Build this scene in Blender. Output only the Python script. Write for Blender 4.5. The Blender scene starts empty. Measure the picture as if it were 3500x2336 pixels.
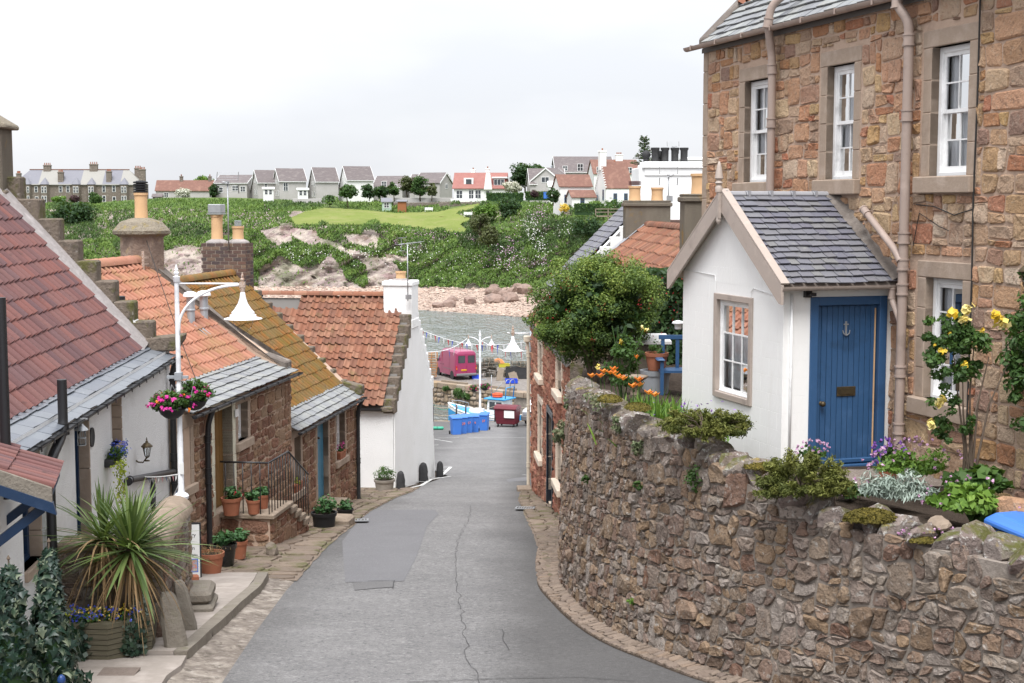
import bpy,math,random
import numpy as np
from mathutils import Vector,Matrix
random.seed(11)
RNG=np.random.default_rng(11)
SC=bpy.context.scene
COL=SC.collection
R=math.radians
# camera
# The eye is the origin; X right, Y down the street, Z up.
FPX=4861.1
TILT=math.atan(468/FPX)
cam_d=bpy.data.cameras.new('camera')
cam_d.lens=50
cam_d.sensor_width=36
cam_d.clip_start=0.1
cam_d.clip_end=6000
cam=bpy.data.objects.new('camera',cam_d)
COL.objects.link(cam)
cam.location=(0,0,0)
cam.rotation_euler=(math.pi/2-TILT,0,0)
SC.camera=cam
# overcast sky
SUN_EL,SUN_AZ=R(62),R(186)
world=bpy.data.worlds.new('World')
SC.world=world
world.use_nodes=True
wn,wl=world.node_tree.nodes,world.node_tree.links
wn.clear()
w_out=wn.new('ShaderNodeOutputWorld')
w_bg=wn.new('ShaderNodeBackground')
w_sky=wn.new('ShaderNodeTexSky')
w_sky.sky_type='NISHITA'
w_sky.sun_disc=False
w_sky.sun_elevation=SUN_EL
w_sky.sun_rotation=SUN_AZ
w_co=wn.new('ShaderNodeTexCoord')
w_map=wn.new('ShaderNodeMapping')
w_map.inputs['Scale'].default_value=(1,1,3.2)
w_n=wn.new('ShaderNodeTexNoise')
w_n.inputs['Scale'].default_value=2.4
w_n.inputs['Detail'].default_value=5
w_n.inputs['Roughness'].default_value=0.5
w_cr=wn.new('ShaderNodeValToRGB')
w_cr.color_ramp.elements[0].position=0.40
w_cr.color_ramp.elements[0].color=(5.6,5.72,6.05,1)
w_cr.color_ramp.elements[1].position=0.60
w_cr.color_ramp.elements[1].color=(6.5,6.56,6.8,1)
w_mix=wn.new('ShaderNodeMix')
w_mix.data_type='RGBA'
w_mix.inputs[0].default_value=0.93
wl.new(w_co.outputs['Generated'],w_map.inputs['Vector'])
wl.new(w_map.outputs['Vector'],w_n.inputs['Vector'])
wl.new(w_n.outputs['Fac'],w_cr.inputs['Fac'])
wl.new(w_sky.outputs['Color'],w_mix.inputs[6])
wl.new(w_cr.outputs['Color'],w_mix.inputs[7])
# overcast luminance rises towards the zenith (1 + 2 sin h) / 3
w_sep=wn.new('ShaderNodeSeparateXYZ')
wl.new(w_co.outputs['Generated'],w_sep.inputs[0])
w_ma=wn.new('ShaderNodeMath')
w_ma.operation='MULTIPLY_ADD'
w_ma.inputs[1].default_value=1.35
w_ma.inputs[2].default_value=1.0
w_mx=wn.new('ShaderNodeMath')
w_mx.operation='MAXIMUM'
w_mx.inputs[1].default_value=0.0
wl.new(w_sep.outputs['Z'],w_mx.inputs[0])
wl.new(w_mx.outputs[0],w_ma.inputs[0])
w_vm=wn.new('ShaderNodeVectorMath')
w_vm.operation='SCALE'
wl.new(w_mix.outputs[2],w_vm.inputs[0])
wl.new(w_ma.outputs[0],w_vm.inputs['Scale'])
wl.new(w_vm.outputs[0],w_bg.inputs['Color'])
w_bg.inputs['Strength'].default_value=0.075
wl.new(w_bg.outputs[0],w_out.inputs['Surface'])
sun_d=bpy.data.lights.new('sun','SUN')
sun_d.energy=2.3
sun_d.angle=R(30)
sun_d.color=(1.0,0.985,0.975)
sun=bpy.data.objects.new('sun',sun_d)
COL.objects.link(sun)
_sd=Vector((math.sin(SUN_AZ)*math.cos(SUN_EL),math.cos(SUN_AZ)*math.cos(SUN_EL),math.sin(SUN_EL)))
sun.rotation_euler=(-_sd).to_track_quat('-Z','Y').to_euler()
vs=SC.view_settings
vs.view_transform='Standard'
vs.look='None'
vs.gamma=1
vs.use_curve_mapping=False
vs.exposure=0.97
SC.cycles.max_bounces=6
SC.cycles.diffuse_bounces=3
SC.cycles.glossy_bounces=2
SC.cycles.transmission_bounces=4
SC.cycles.transparent_max_bounces=8
SC.cycles.caustics_reflective=False
SC.cycles.caustics_refractive=False
# geometry helpers
CT,ST=math.cos(TILT),math.sin(TILT)
def P(u,v,Y):
 """world point at forward distance Y on the sight line through (u, v) of the 3500x2336 survey photograph"""
 dx,dy=(u-1750)/FPX,(1168-v)/FPX
 d=Vector((dx,CT+dy*ST,-ST+dy*CT))
 return d*(Y/d.y)
def proj(p):
 x,y,z=p
 f=y*CT-z*ST
 if f<.1:
  return(-9e3,-9e3,1)
 return(1750+FPX*x/f,1168-FPX*(y*ST+z*CT)/f,f)
_RP=[(-20,-1.0),(0,-3.4),(15.4,-5.19),(33.5,-7.3),(42,-8.47),(60,-10.75),(86,-13.55),(98,-14.1),(140,-14.6)]
def RZ(y):
 return float(np.interp(y,[a for a,b in _RP],[b for a,b in _RP]))
def G(u,v,h=0.0):
 """street surface (plus h) under a survey sight line"""
 lo,hi=5.0,130.0
 for _ in range(50):
  m=(lo+hi)/2
  if P(u,v,m).z>RZ(m)+h:
   lo=m
  else:
   hi=m
 return P(u,v,lo)
def lerp(a,b,t):
 return a+(b-a)*t
class MB:
 """collects faces, builds one mesh object"""
 def __init__(s):
  s.v,s.f,s.m,s.r=[],[],[],[]
  s.cr=.5
 def add(s,verts,faces,mi=0,rnd=None):
  o=len(s.v)
  s.v.extend([tuple(x)for x in verts])
  s.r.extend([s.cr if rnd is None else rnd]*len(verts))
  for f in faces:
   s.f.append(tuple(i+o for i in f))
   s.m.append(mi)
  return s
 def box(s,x0,x1,y0,y1,z0,z1,mi=0,rnd=None):
  v=[(x,y,z)for z in(z0,z1)for y in(y0,y1)for x in(x0,x1)]
  return s.add(v,[(0,2,3,1),(4,5,7,6),(0,1,5,4),(2,6,7,3),(0,4,6,2),(1,3,7,5)],mi,rnd)
 def cbox(s,x0,x1,y0,y1,z0,z1,c=.01,mi=0,rnd=None):
  """box with chamfered top/bottom and side edges (rings)"""
  def ring(i,z):
   return[(x0+i,y0+c,z),(x0+c,y0+i,z),(x1-c,y0+i,z),(x1-i,y0+c,z),(x1-i,y1-c,z),(x1-c,y1-i,z),(x0+c,y1-i,z),(x0+i,y1-c,z)]
  def inner(z):
   return[(x0+c,y0+c*1.6,z),(x0+c*1.6,y0+c,z),(x1-c*1.6,y0+c,z),(x1-c,y0+c*1.6,z),(x1-c,y1-c*1.6,z),(x1-c*1.6,y1-c,z),(x0+c*1.6,y1-c,z),(x0+c,y1-c*1.6,z)]
  rs=inner(z0)+ring(0,z0+c)+ring(0,z1-c)+inner(z1)
  fs=[tuple(reversed(range(8))),tuple(range(24,32))]
  for k in range(3):
   for i in range(8):
    j=(i+1)%8
    fs.append((k*8+i,k*8+j,k*8+8+j,k*8+8+i))
  return s.add(rs,fs,mi,rnd)
 def hexa(s,p,mi=0,rnd=None):
  """8 corners, ordered as box()"""
  return s.add(p,[(0,2,3,1),(4,5,7,6),(0,1,5,4),(2,6,7,3),(0,4,6,2),(1,3,7,5)],mi,rnd)
 def beam(s,a,b,w,h,up=(0,0,1),mi=0,rnd=None):
  a,b,up=Vector(a),Vector(b),Vector(up)
  d=(b-a).normalized()
  x=d.cross(up)
  if x.length<1e-4:
   x=d.cross(Vector((0,1,0)))
  x.normalize()
  y=x.cross(d)
  p=[q+x*sx*w/2+y*sy*h/2 for q in(a,b)for sy in(-1,1)for sx in(-1,1)]
  return s.hexa(p,mi,rnd)
 def tube(s,pts,r,n=8,mi=0,rnd=None,caps=True):
  pts=[Vector(p)for p in pts]
  k=len(pts)
  rr=list(r)if hasattr(r,'__len__')else[r]*k
  vs,fs=[],[]
  t0=(pts[1]-pts[0]).normalized()
  ref=Vector((0,0,1))if abs(t0.z)<.9 else Vector((1,0,0))
  nx=t0.cross(ref).normalized()
  for i in range(k):
   t=(pts[min(i+1,k-1)]-pts[max(i-1,0)])
   t=t.normalized()if t.length>1e-9 else t0
   nx=nx-t*nx.dot(t)
   nx=nx.normalized()if nx.length>1e-6 else t.orthogonal().normalized()
   ny=t.cross(nx)
   for j in range(n):
    a=2*math.pi*j/n
    vs.append(pts[i]+(nx*math.cos(a)+ny*math.sin(a))*rr[i])
  for i in range(k-1):
   for j in range(n):
    q=(j+1)%n
    fs.append((i*n+j,i*n+q,i*n+n+q,i*n+n+j))
  if caps:
   fs.append(tuple(reversed(range(n))))
   fs.append(tuple(range((k-1)*n,k*n)))
  return s.add(vs,fs,mi,rnd)
 def lathe(s,prof,c=(0,0,0),n=16,mi=0,rnd=None,squash=1.0):
  vs,fs=[],[]
  for r,z in prof:
   for j in range(n):
    a=2*math.pi*j/n
    vs.append((c[0]+r*math.cos(a),c[1]+squash*r*math.sin(a),c[2]+z))
  for i in range(len(prof)-1):
   for j in range(n):
    q=(j+1)%n
    fs.append((i*n+j,i*n+q,i*n+n+q,i*n+n+j))
  fs.append(tuple(reversed(range(n))))
  fs.append(tuple(range((len(prof)-1)*n,len(prof)*n)))
  return s.add(vs,fs,mi,rnd)
 def extrude(s,poly,a,b,mi=0,rnd=None):
  """poly: list of 3-D points; extruded by vector from a to b"""
  a,b=Vector(a),Vector(b)
  n=len(poly)
  vs=[Vector(p)+a for p in poly]+[Vector(p)+b for p in poly]
  fs=[tuple(reversed(range(n))),tuple(range(n,2*n))]
  for i in range(n):
   j=(i+1)%n
   fs.append((i,j,n+j,n+i))
  return s.add(vs,fs,mi,rnd)
 def quad(s,a,b,c,d,mi=0,rnd=None):
  return s.add([a,b,c,d],[(0,1,2,3)],mi,rnd)
 def grid(s,rows,mi=0,rnd=None):
  n,m=len(rows),len(rows[0])
  vs=[p for r in rows for p in r]
  fs=[(i*m+j,i*m+j+1,(i+1)*m+j+1,(i+1)*m+j)for i in range(n-1)for j in range(m-1)]
  return s.add(vs,fs,mi,rnd)
 def build(s,name,mats,parent=None,smooth=False,bevel=0,seg=1,loc=None,rz=0,auto=None):
  me=bpy.data.meshes.new(name)
  me.from_pydata(s.v,[],s.f)
  mats=mats if isinstance(mats,(list,tuple))else[mats]
  for m in mats:
   me.materials.append(m)
  if len(mats)>1:
   me.polygons.foreach_set('material_index',s.m)
  me.attributes.new('rnd','FLOAT','POINT').data.foreach_set('value',s.r)
  fix_normals(me)
  if smooth:
   me.polygons.foreach_set('use_smooth',[True]*len(s.f))
   if auto:
    try:
     me.set_sharp_from_angle(angle=R(auto))
    except Exception:
     pass
  me.update()
  o=bpy.data.objects.new(name,me)
  COL.objects.link(o)
  if parent is not None:
   o.parent=parent
  if loc is not None:
   o.location=loc
  o.rotation_euler.z=rz
  if bevel:
   b=o.modifiers.new('bevel','BEVEL')
   b.width=bevel
   b.segments=seg
   b.limit_method='ANGLE'
  return o
import bmesh
def fix_normals(me):
 if len(me.polygons)>60000:
  return
 bm=bmesh.new()
 bm.from_mesh(me)
 bmesh.ops.recalc_face_normals(bm,faces=bm.faces)
 bm.to_mesh(me)
 bm.free()
def npmesh(name,V,Fq,mats,parent=None,rnd=None,smooth=False,mi=None):
 """fast mesh from numpy arrays; Fq (n,3) or (n,4)"""
 me=bpy.data.meshes.new(name)
 k=Fq.shape[1]
 me.vertices.add(len(V))
 me.vertices.foreach_set('co',np.ascontiguousarray(V,dtype=np.float32).ravel())
 me.loops.add(Fq.size)
 me.loops.foreach_set('vertex_index',np.ascontiguousarray(Fq,dtype=np.int32).ravel())
 me.polygons.add(len(Fq))
 me.polygons.foreach_set('loop_start',np.arange(0,Fq.size,k,dtype=np.int32))
 for m in(mats if isinstance(mats,(list,tuple))else[mats]):
  me.materials.append(m)
 if mi is not None:
  me.polygons.foreach_set('material_index',np.asarray(mi,dtype=np.int32))
 if rnd is not None:
  me.attributes.new('rnd','FLOAT','POINT').data.foreach_set('value',np.asarray(rnd,dtype=np.float32))
 if smooth:
  me.polygons.foreach_set('use_smooth',np.ones(len(Fq),dtype=bool))
 me.update(calc_edges=True)
 o=bpy.data.objects.new(name,me)
 COL.objects.link(o)
 if parent is not None:
  o.parent=parent
 return o
def tag(o,label=None,cat=None,group=None,kind=None):
 if label:
  o['label']=label
 if cat:
  o['category']=cat
 if group:
  o['group']=group
 if kind:
  o['kind']=kind
 return o
def thing(name,label,cat,loc=(0,0,0),rz=0,group=None):
 o=bpy.data.objects.new(name,None)
 COL.objects.link(o)
 o.location=loc
 o.rotation_euler.z=rz
 o.empty_display_size=.2
 return tag(o,label,cat,group)
def clone(o,loc=None,rz=None,label=None,parent=None):
 c=o.copy()
 COL.objects.link(c)
 if parent is not None:
  c.parent=parent
 if loc is not None:
  c.location=loc
 if rz is not None:
  c.rotation_euler.z=rz
 if label:
  c['label']=label
 for ch in list(o.children):
  clone(ch,parent=c)
 return c
def mat_of(loc,rz):
 return Matrix.Translation(Vector(loc))@Matrix.Rotation(rz,4,'Z')
def pieces(parent,name,items,mats,W=None,limit=300,smooth=False,stuffname=None,group=None):
 """items: ('g', verts, faces, rnd) geometry or ('m', mesh, Matrix, verts, faces, rnd). The LIMIT largest in view become objects, the rest one part."""
 W=W or Matrix.Identity(4)
 sc=[]
 for it in items:
  if it[0]=='g':
   vs=it[1]
   c=Vector((sum(p[0]for p in vs)/len(vs),sum(p[1]for p in vs)/len(vs),sum(p[2]for p in vs)/len(vs)))
   sz=max((Vector(p)-c).length for p in vs[::2])
  else:
   c=it[2].translation
   sz=.2
  u,v,f=proj(W@c)
  inside=-80<u<3580 and-80<v<2416 and f>1
  sc.append((sz/f)if inside else-1)
 order=sorted(range(len(items)),key=lambda i:-sc[i])
 keep=set(order[:limit])
 rest=MB()
 for i,it in enumerate(items):
  if it[0]=='g':
   if i in keep:
    me=bpy.data.meshes.new(name)
    me.from_pydata([tuple(p)for p in it[1]],[],it[2])
    for m in(mats if isinstance(mats,list)else[mats]):
     me.materials.append(m)
    me.attributes.new('rnd','FLOAT','POINT').data.foreach_set('value',[it[3]]*len(it[1]))
    if smooth:
     me.polygons.foreach_set('use_smooth',[True]*len(it[2]))
    o=bpy.data.objects.new(name,me)
    COL.objects.link(o)
    o.parent=parent
   else:
    rest.add(it[1],it[2],0,it[3])
  else:
   if i in keep:
    o=bpy.data.objects.new(name,it[1])
    COL.objects.link(o)
    o.parent=parent
    o.matrix_basis=it[2]
   else:
    rest.add([it[2]@Vector(p)for p in it[3]],it[4],0,it[5])
 if rest.v:
  me=bpy.data.meshes.new(stuffname or name+'_field')
  me.from_pydata(rest.v,[],rest.f)
  for m in(mats if isinstance(mats,list)else[mats]):
   me.materials.append(m)
  me.attributes.new('rnd','FLOAT','POINT').data.foreach_set('value',rest.r)
  if smooth:
   me.polygons.foreach_set('use_smooth',[True]*len(rest.f))
  o=bpy.data.objects.new(stuffname or name+'_field',me)
  COL.objects.link(o)
  o.parent=parent
  o['kind']='stuff'
  # lettering outlines, evaluated once while the scene is still empty
TXT={}
def _letters():
 for b in('Gallery','il','nd','Room','Fresh ground coffee','K178 WLK','KY10','SV5','29','17','6','37'):
  c=bpy.data.curves.new('lettering','FONT')
  c.body=b
  c.size=1
  c.align_x=c.align_y='CENTER'
  c.resolution_u=3
  c.extrude=.01
  o=bpy.data.objects.new('lettering',c)
  COL.objects.link(o)
  TXT[b]=bpy.data.meshes.new_from_object(o.evaluated_get(bpy.context.evaluated_depsgraph_get()))
  bpy.data.objects.remove(o)
  bpy.data.curves.remove(c)
_letters()
# rubble masonry
def clip(poly,nx,nz,c):
 """keep the side nx*x + nz*z <= c"""
 out=[]
 for i in range(len(poly)):
  a,b=poly[i],poly[(i+1)%len(poly)]
  da,db=nx*a[0]+nz*a[1]-c,nx*b[0]+nz*b[1]-c
  if da<=0:
   out.append(a)
  if da*db<0:
   t=da/(da-db)
   out.append((a[0]+(b[0]-a[0])*t,a[1]+(b[1]-a[1])*t))
 return out
def area(p):
 return abs(sum(p[i][0]*p[(i+1)%len(p)][1]-p[(i+1)%len(p)][0]*p[i][1]for i in range(len(p))))/2 if len(p)>2 else 0
def rubble(x0,x1,z0,z1,cw,ch,jit,seed,sizes,holes=(),planes=(),gap=.012,ashlar=False,npt=10):
 rg=random.Random(seed)
 nx,nz=max(1,round((x1-x0)/cw)),max(1,round((z1-z0)/ch))
 cw,ch=(x1-x0)/nx,(z1-z0)/nz
 rowsh=[rg.uniform(-.35,.35)*ch if 0<j<nz else 0 for j in range(nz+1)]
 pt={}
 for i in range(nx+1):
  for j in range(nz+1):
   pt[i,j]=(x0+i*cw+(rg.uniform(-jit,jit)*cw if 0<i<nx else 0),z0+j*ch+rowsh[j]+(rg.uniform(-jit,jit)*ch*.8 if 0<j<nz else 0))
 used=set()
 out=[]
 tot=sum(s[2]for s in sizes)
 cells=[(i,j)for j in range(nz)for i in range(nx)]
 if not ashlar:
  rg.shuffle(cells)
 for i,j in cells:
  if(i,j)in used:
   continue
  for _ in range(6):
   q=rg.uniform(0,tot)
   for w,h,p in sizes:
    q-=p
    if q<=0:
     break
   blk=[(a,b)for a in range(i,i+w)for b in range(j,j+h)]
   if i+w<=nx and j+h<=nz and not any(c in used for c in blk):
    break
  else:
   w=h=1
   blk=[(i,j)]
  used.update(blk)
  if ashlar:
   poly=[pt[i,j],pt[i+w,j],pt[i+w,j+h],pt[i,j+h]]
  else:
   poly=[pt[a,j]for a in range(i,i+w)]+[pt[i+w,b]for b in range(j,j+h)]+[pt[a,j+h]for a in range(i+w,i,-1)]+[pt[i,b]for b in range(j+h,j,-1)]
  a0=area(poly)
  for hx0,hx1,hz0,hz1 in holes:
   if len(poly)<3:
    break
   xs,zs=[p[0]for p in poly],[p[1]for p in poly]
   if min(xs)<hx1 and max(xs)>hx0 and min(zs)<hz1 and max(zs)>hz0:
    cand=[clip(poly,1,0,hx0),clip(poly,-1,0,-hx1),clip(poly,0,1,hz0),clip(poly,0,-1,-hz1)]
    poly=max(cand,key=area)
  for n1,n2,c in planes:
   if len(poly)>2:
    poly=clip(poly,n1,n2,c)
  if len(poly)<3 or area(poly)<.16*a0 or area(poly)<.0012:
   continue
  cx,cz=sum(p[0]for p in poly)/len(poly),sum(p[1]for p in poly)/len(poly)
  sh=[]
  for p in poly:
   d=math.hypot(p[0]-cx,p[1]-cz)+1e-6
   k=max(.3,1-gap*rg.uniform(.6,1.5)*1.4/d)
   sh.append((cx+(p[0]-cx)*k,cz+(p[1]-cz)*k))
  c=.12 if ashlar else .24
  cc=[]
  for q in range(len(sh)):
   a,b=sh[q],sh[(q+1)%len(sh)]
   e=c*rg.uniform(.5,1.3)
   cc.append((lerp(a[0],b[0],e),lerp(a[1],b[1],e)))
   e=1-c*rg.uniform(.5,1.3)
   cc.append((lerp(a[0],b[0],e),lerp(a[1],b[1],e)))
  while len(cc)>npt:
   ls=[math.hypot(cc[q][0]-cc[q-1][0],cc[q][1]-cc[q-1][1])for q in range(len(cc))]
   q=ls.index(min(ls))
   m=((cc[q][0]+cc[q-1][0])/2,(cc[q][1]+cc[q-1][1])/2)
   cc[q]=m
   cc.pop(q-1 if q else-1)
  out.append(cc)
 return out
def stone(poly,f,dep,rg,rough=.3,back=-.02,shape=.66):
 """a pillowed stone on a wall surface; f(x, z, d) -> point"""
 n=len(poly)
 cx,cz=sum(p[0]for p in poly)/n,sum(p[1]for p in poly)/n
 vs=[f(x,z,back)for x,z in poly]
 e=dep*.62
 vs+=[f(lerp(cx,x,.965),lerp(cz,z,.965),e*(1+rg.uniform(-rough,rough)))for x,z in poly]
 tx,tz=rg.uniform(-.3,.3)*dep,rg.uniform(-.3,.3)*dep
 sx=max(abs(p[0]-cx)for p in poly)+1e-5
 sz=max(abs(p[1]-cz)for p in poly)+1e-5
 vs+=[f(lerp(cx,x,shape),lerp(cz,z,shape),dep*(1+rg.uniform(-rough,rough)*.6)+tx*(x-cx)/sx+tz*(z-cz)/sz)for x,z in poly]
 vs.append(f(cx,cz,dep*(1+rg.uniform(-rough,rough)*.8)))
 fs=[]
 for i in range(n):
  j=(i+1)%n
  fs+=[(i,j,n+j,n+i),(n+i,n+j,2*n+j,2*n+i),(2*n+i,2*n+j,3*n)]
 return vs,fs
def flat(sgn=-1):
 return lambda x,z,d:(x,sgn*d,z)
def wall_faces(mb,x0,x1,z0,z1,holes,y=0.,rev=.2,top=None,mi=0,rmi=None):
 """plane wall in the x-z plane at y with openings and reveals going to +y"""
 xs=sorted({x0,x1}|{min(max(h[k],x0),x1)for h in holes for k in(0,1)})
 zs=sorted({z0,z1}|{min(max(h[k],z0),z1)for h in holes for k in(2,3)})
 for a,b in zip(xs,xs[1:]):
  for c,d in zip(zs,zs[1:]):
   mx,mz=(a+b)/2,(c+d)/2
   if any(h[0]<mx<h[1]and h[2]<mz<h[3]for h in holes):
    continue
   mb.quad((a,y,c),(b,y,c),(b,y,d),(a,y,d),mi)
 q=mi if rmi is None else rmi
 for h in holes:
  a,b,c,d=h[:4]
  mb.quad((a,y,c),(a,y,d),(a,y+rev,d),(a,y+rev,c),q)
  mb.quad((b,y,c),(b,y+rev,c),(b,y+rev,d),(b,y,d),q)
  mb.quad((a,y,d),(b,y,d),(b,y+rev,d),(a,y+rev,d),q)
  mb.quad((a,y,c),(a,y+rev,c),(b,y+rev,c),(b,y,c),q)
 return mb
# materials
def _mixrgb(nt,fac,a,b,mode='MIX'):
 m=nt.nodes.new('ShaderNodeMix')
 m.data_type='RGBA'
 m.blend_type=mode
 for sock,val in((m.inputs[0],fac),(m.inputs[6],a),(m.inputs[7],b)):
  if hasattr(val,'is_linked'):
   nt.links.new(val,sock)
  elif isinstance(val,(int,float)):
   sock.default_value=val
  else:
   sock.default_value=(*val[:3],1)
 return m.outputs[2]
def _ramp(nt,fac,cols,const=False):
 r=nt.nodes.new('ShaderNodeValToRGB')
 cr=r.color_ramp
 cr.interpolation='CONSTANT' if const else 'LINEAR'
 while len(cr.elements)<len(cols):
  cr.elements.new(.5)
 for i,c in enumerate(cols):
  cr.elements[i].position=i/len(cols)if const else i/max(1,len(cols)-1)
  cr.elements[i].color=(*c,1)
 nt.links.new(fac,r.inputs['Fac'])
 return r.outputs['Color']
def _noise(nt,vec,scale,detail=5,rough=.6,dist=0,out='Fac'):
 n=nt.nodes.new('ShaderNodeTexNoise')
 n.inputs['Scale'].default_value=scale
 n.inputs['Detail'].default_value=detail
 n.inputs['Roughness'].default_value=rough
 n.inputs['Distortion'].default_value=dist
 nt.links.new(vec,n.inputs['Vector'])
 return n.outputs[out]
def _range(nt,val,lo,hi,a=0,b=1):
 m=nt.nodes.new('ShaderNodeMapRange')
 m.inputs['From Min'].default_value=lo
 m.inputs['From Max'].default_value=hi
 m.inputs['To Min'].default_value=a
 m.inputs['To Max'].default_value=b
 nt.links.new(val,m.inputs['Value'])
 return m.outputs['Result']
def _math(nt,op,a,b):
 m=nt.nodes.new('ShaderNodeMath')
 m.operation=op
 for s,x in zip(m.inputs,(a,b)):
  if hasattr(x,'is_linked'):
   nt.links.new(x,s)
  else:
   s.default_value=x
 return m.outputs[0]
def M(name,base,nscale=2.,piece=None,pmix=.75,layers=(),rough=.85,bump=.3,bscale=30.,bdist=.02,spec=.3,metal=0.,stretch=None,coat=0.,const=False,vor=0.,local=False,nlo=.3,nhi=.7):
 m=bpy.data.materials.new(name)
 m.use_nodes=True
 nt=m.node_tree
 bs=nt.nodes['Principled BSDF']
 if local:
  tc=nt.nodes.new('ShaderNodeTexCoord')
  pos=tc.outputs['Object']
 else:
  g=nt.nodes.new('ShaderNodeNewGeometry')
  pos=g.outputs['Position']
 vec=pos
 if stretch:
  mp=nt.nodes.new('ShaderNodeMapping')
  mp.inputs['Scale'].default_value=stretch
  nt.links.new(pos,mp.inputs['Vector'])
  vec=mp.outputs['Vector']
 base=base if isinstance(base[0],(tuple,list))else[base]
 if len(base)>1:
  col=_ramp(nt,_range(nt,_noise(nt,vec,nscale),nlo,nhi),base)
 else:
  rgb=nt.nodes.new('ShaderNodeRGB')
  rgb.outputs[0].default_value=(*base[0],1)
  col=rgb.outputs[0]
 if piece:
  at=nt.nodes.new('ShaderNodeAttribute')
  at.attribute_name='rnd'
  col=_mixrgb(nt,pmix,col,_ramp(nt,at.outputs['Fac'],piece,const))
 for L in layers:
  c,sc,lo,hi,amt=L[:5]
  opt=L[5]if len(L)>5 else ''
  k=_range(nt,_noise(nt,pos if 's' not in opt else vec,sc,6,.65,.3),lo,hi,0,amt)
  if 'u' in opt:
   gn=nt.nodes.new('ShaderNodeNewGeometry')
   sp=nt.nodes.new('ShaderNodeSeparateXYZ')
   nt.links.new(gn.outputs['Normal'],sp.inputs[0])
   k=_math(nt,'MULTIPLY',k,_range(nt,sp.outputs['Z'],.1,.7))
  col=_mixrgb(nt,k,col,c)
 nt.links.new(col,bs.inputs['Base Color'])
 bs.inputs['Roughness'].default_value=rough
 bs.inputs['Specular IOR Level'].default_value=spec
 bs.inputs['Metallic'].default_value=metal
 if coat:
  bs.inputs['Coat Weight'].default_value=coat
  bs.inputs['Coat Roughness'].default_value=.15
 if bump:
  b=nt.nodes.new('ShaderNodeBump')
  b.inputs['Strength'].default_value=bump
  b.inputs['Distance'].default_value=bdist
  h=_noise(nt,vec,bscale,7,.65)
  if vor:
   v=nt.nodes.new('ShaderNodeTexVoronoi')
   v.inputs['Scale'].default_value=vor
   nt.links.new(vec,v.inputs['Vector'])
   h=_math(nt,'ADD',h,v.outputs['Distance'])
  nt.links.new(h,b.inputs['Height'])
  nt.links.new(b.outputs[0],bs.inputs['Normal'])
 return m
def leafmat(name,cols,trans=.25,rough=.55,const=False,spec=.3):
 m=bpy.data.materials.new(name)
 m.use_nodes=True
 nt=m.node_tree
 bs=nt.nodes['Principled BSDF']
 at=nt.nodes.new('ShaderNodeAttribute')
 at.attribute_name='rnd'
 col=_ramp(nt,at.outputs['Fac'],cols,const)
 nt.links.new(col,bs.inputs['Base Color'])
 bs.inputs['Roughness'].default_value=rough
 bs.inputs['Specular IOR Level'].default_value=spec
 if trans:
  tr=nt.nodes.new('ShaderNodeBsdfTranslucent')
  nt.links.new(_mixrgb(nt,.35,col,(.25,.4,.03)),tr.inputs['Color'])
  mx=nt.nodes.new('ShaderNodeMixShader')
  mx.inputs[0].default_value=trans
  nt.links.new(bs.outputs[0],mx.inputs[1])
  nt.links.new(tr.outputs[0],mx.inputs[2])
  nt.links.new(mx.outputs[0],nt.nodes['Material Output'].inputs['Surface'])
 return m
def glassmat(name,tint=(.95,.97,.98),rough=.02,refl=1.3):
 m=bpy.data.materials.new(name)
 m.use_nodes=True
 nt=m.node_tree
 nt.nodes.remove(nt.nodes['Principled BSDF'])
 t=nt.nodes.new('ShaderNodeBsdfTransparent')
 t.inputs['Color'].default_value=(*tint,1)
 g=nt.nodes.new('ShaderNodeBsdfGlossy')
 g.inputs['Roughness'].default_value=rough
 fr=nt.nodes.new('ShaderNodeFresnel')
 fr.inputs['IOR'].default_value=refl
 mx=nt.nodes.new('ShaderNodeMixShader')
 nt.links.new(fr.outputs[0],mx.inputs[0])
 nt.links.new(t.outputs[0],mx.inputs[1])
 nt.links.new(g.outputs[0],mx.inputs[2])
 nt.links.new(mx.outputs[0],nt.nodes['Material Output'].inputs['Surface'])
 return m
def paint(name,c,rough=.45,bump=.06,dirt=.25,spec=.4,nscale=3):
 d=tuple(x*.74 for x in c)
 e=tuple(min(1,x*1.16+.01)for x in c)
 return M(name,[e,c,c,d],nscale,rough=rough,bump=bump+.08,bscale=18,spec=spec,layers=[((.12,.1,.08),5,.58,.78,dirt),(tuple(min(1,x*1.5+.06)for x in c),21,.68,.72,.5)])
moss=(.10,.105,.025)
lichen=(.52,.5,.42)
m_harl=M('white_harling',[(.85,.85,.84),(.79,.79,.78)],1.2,rough=.95,bump=.9,bscale=55,bdist=.03,spec=.1,layers=[((.42,.41,.38),.9,.58,.8,.45),((.5,.46,.40),6,.66,.8,.35)])
m_whitewash=M('whitewash',[(.86,.86,.85),(.80,.80,.78)],.9,rough=.92,bump=.45,bscale=22,bdist=.04,spec=.1,layers=[((.5,.49,.44),1.4,.62,.82,.4),((.45,.42,.34),9,.68,.8,.3)])
m_porchwhite=M('white_painted_block',[(.87,.865,.845),(.83,.825,.80)],.8,rough=.8,bump=.3,bscale=24,bdist=.015,spec=.2,stretch=(1,1,.3),layers=[((.62,.59,.53),2.2,.60,.82,.3,'s'),((.5,.46,.38),7,.66,.8,.3,'s')])
m_mortar=M('lime_mortar',[(.300,.264,.227),(.220,.188,.160),(.360,.314,.274)],3,rough=.95,bump=.7,bscale=35,bdist=.02,spec=.1,layers=[((.12,.10,.08),1.1,.55,.75,.5)])
m_mortar_p=M('pink_lime_mortar',[(.428,.313,.238),(.492,.365,.279),(.343,.250,.193)],2.5,rough=.95,bump=.7,bscale=40,bdist=.015,spec=.1)
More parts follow.
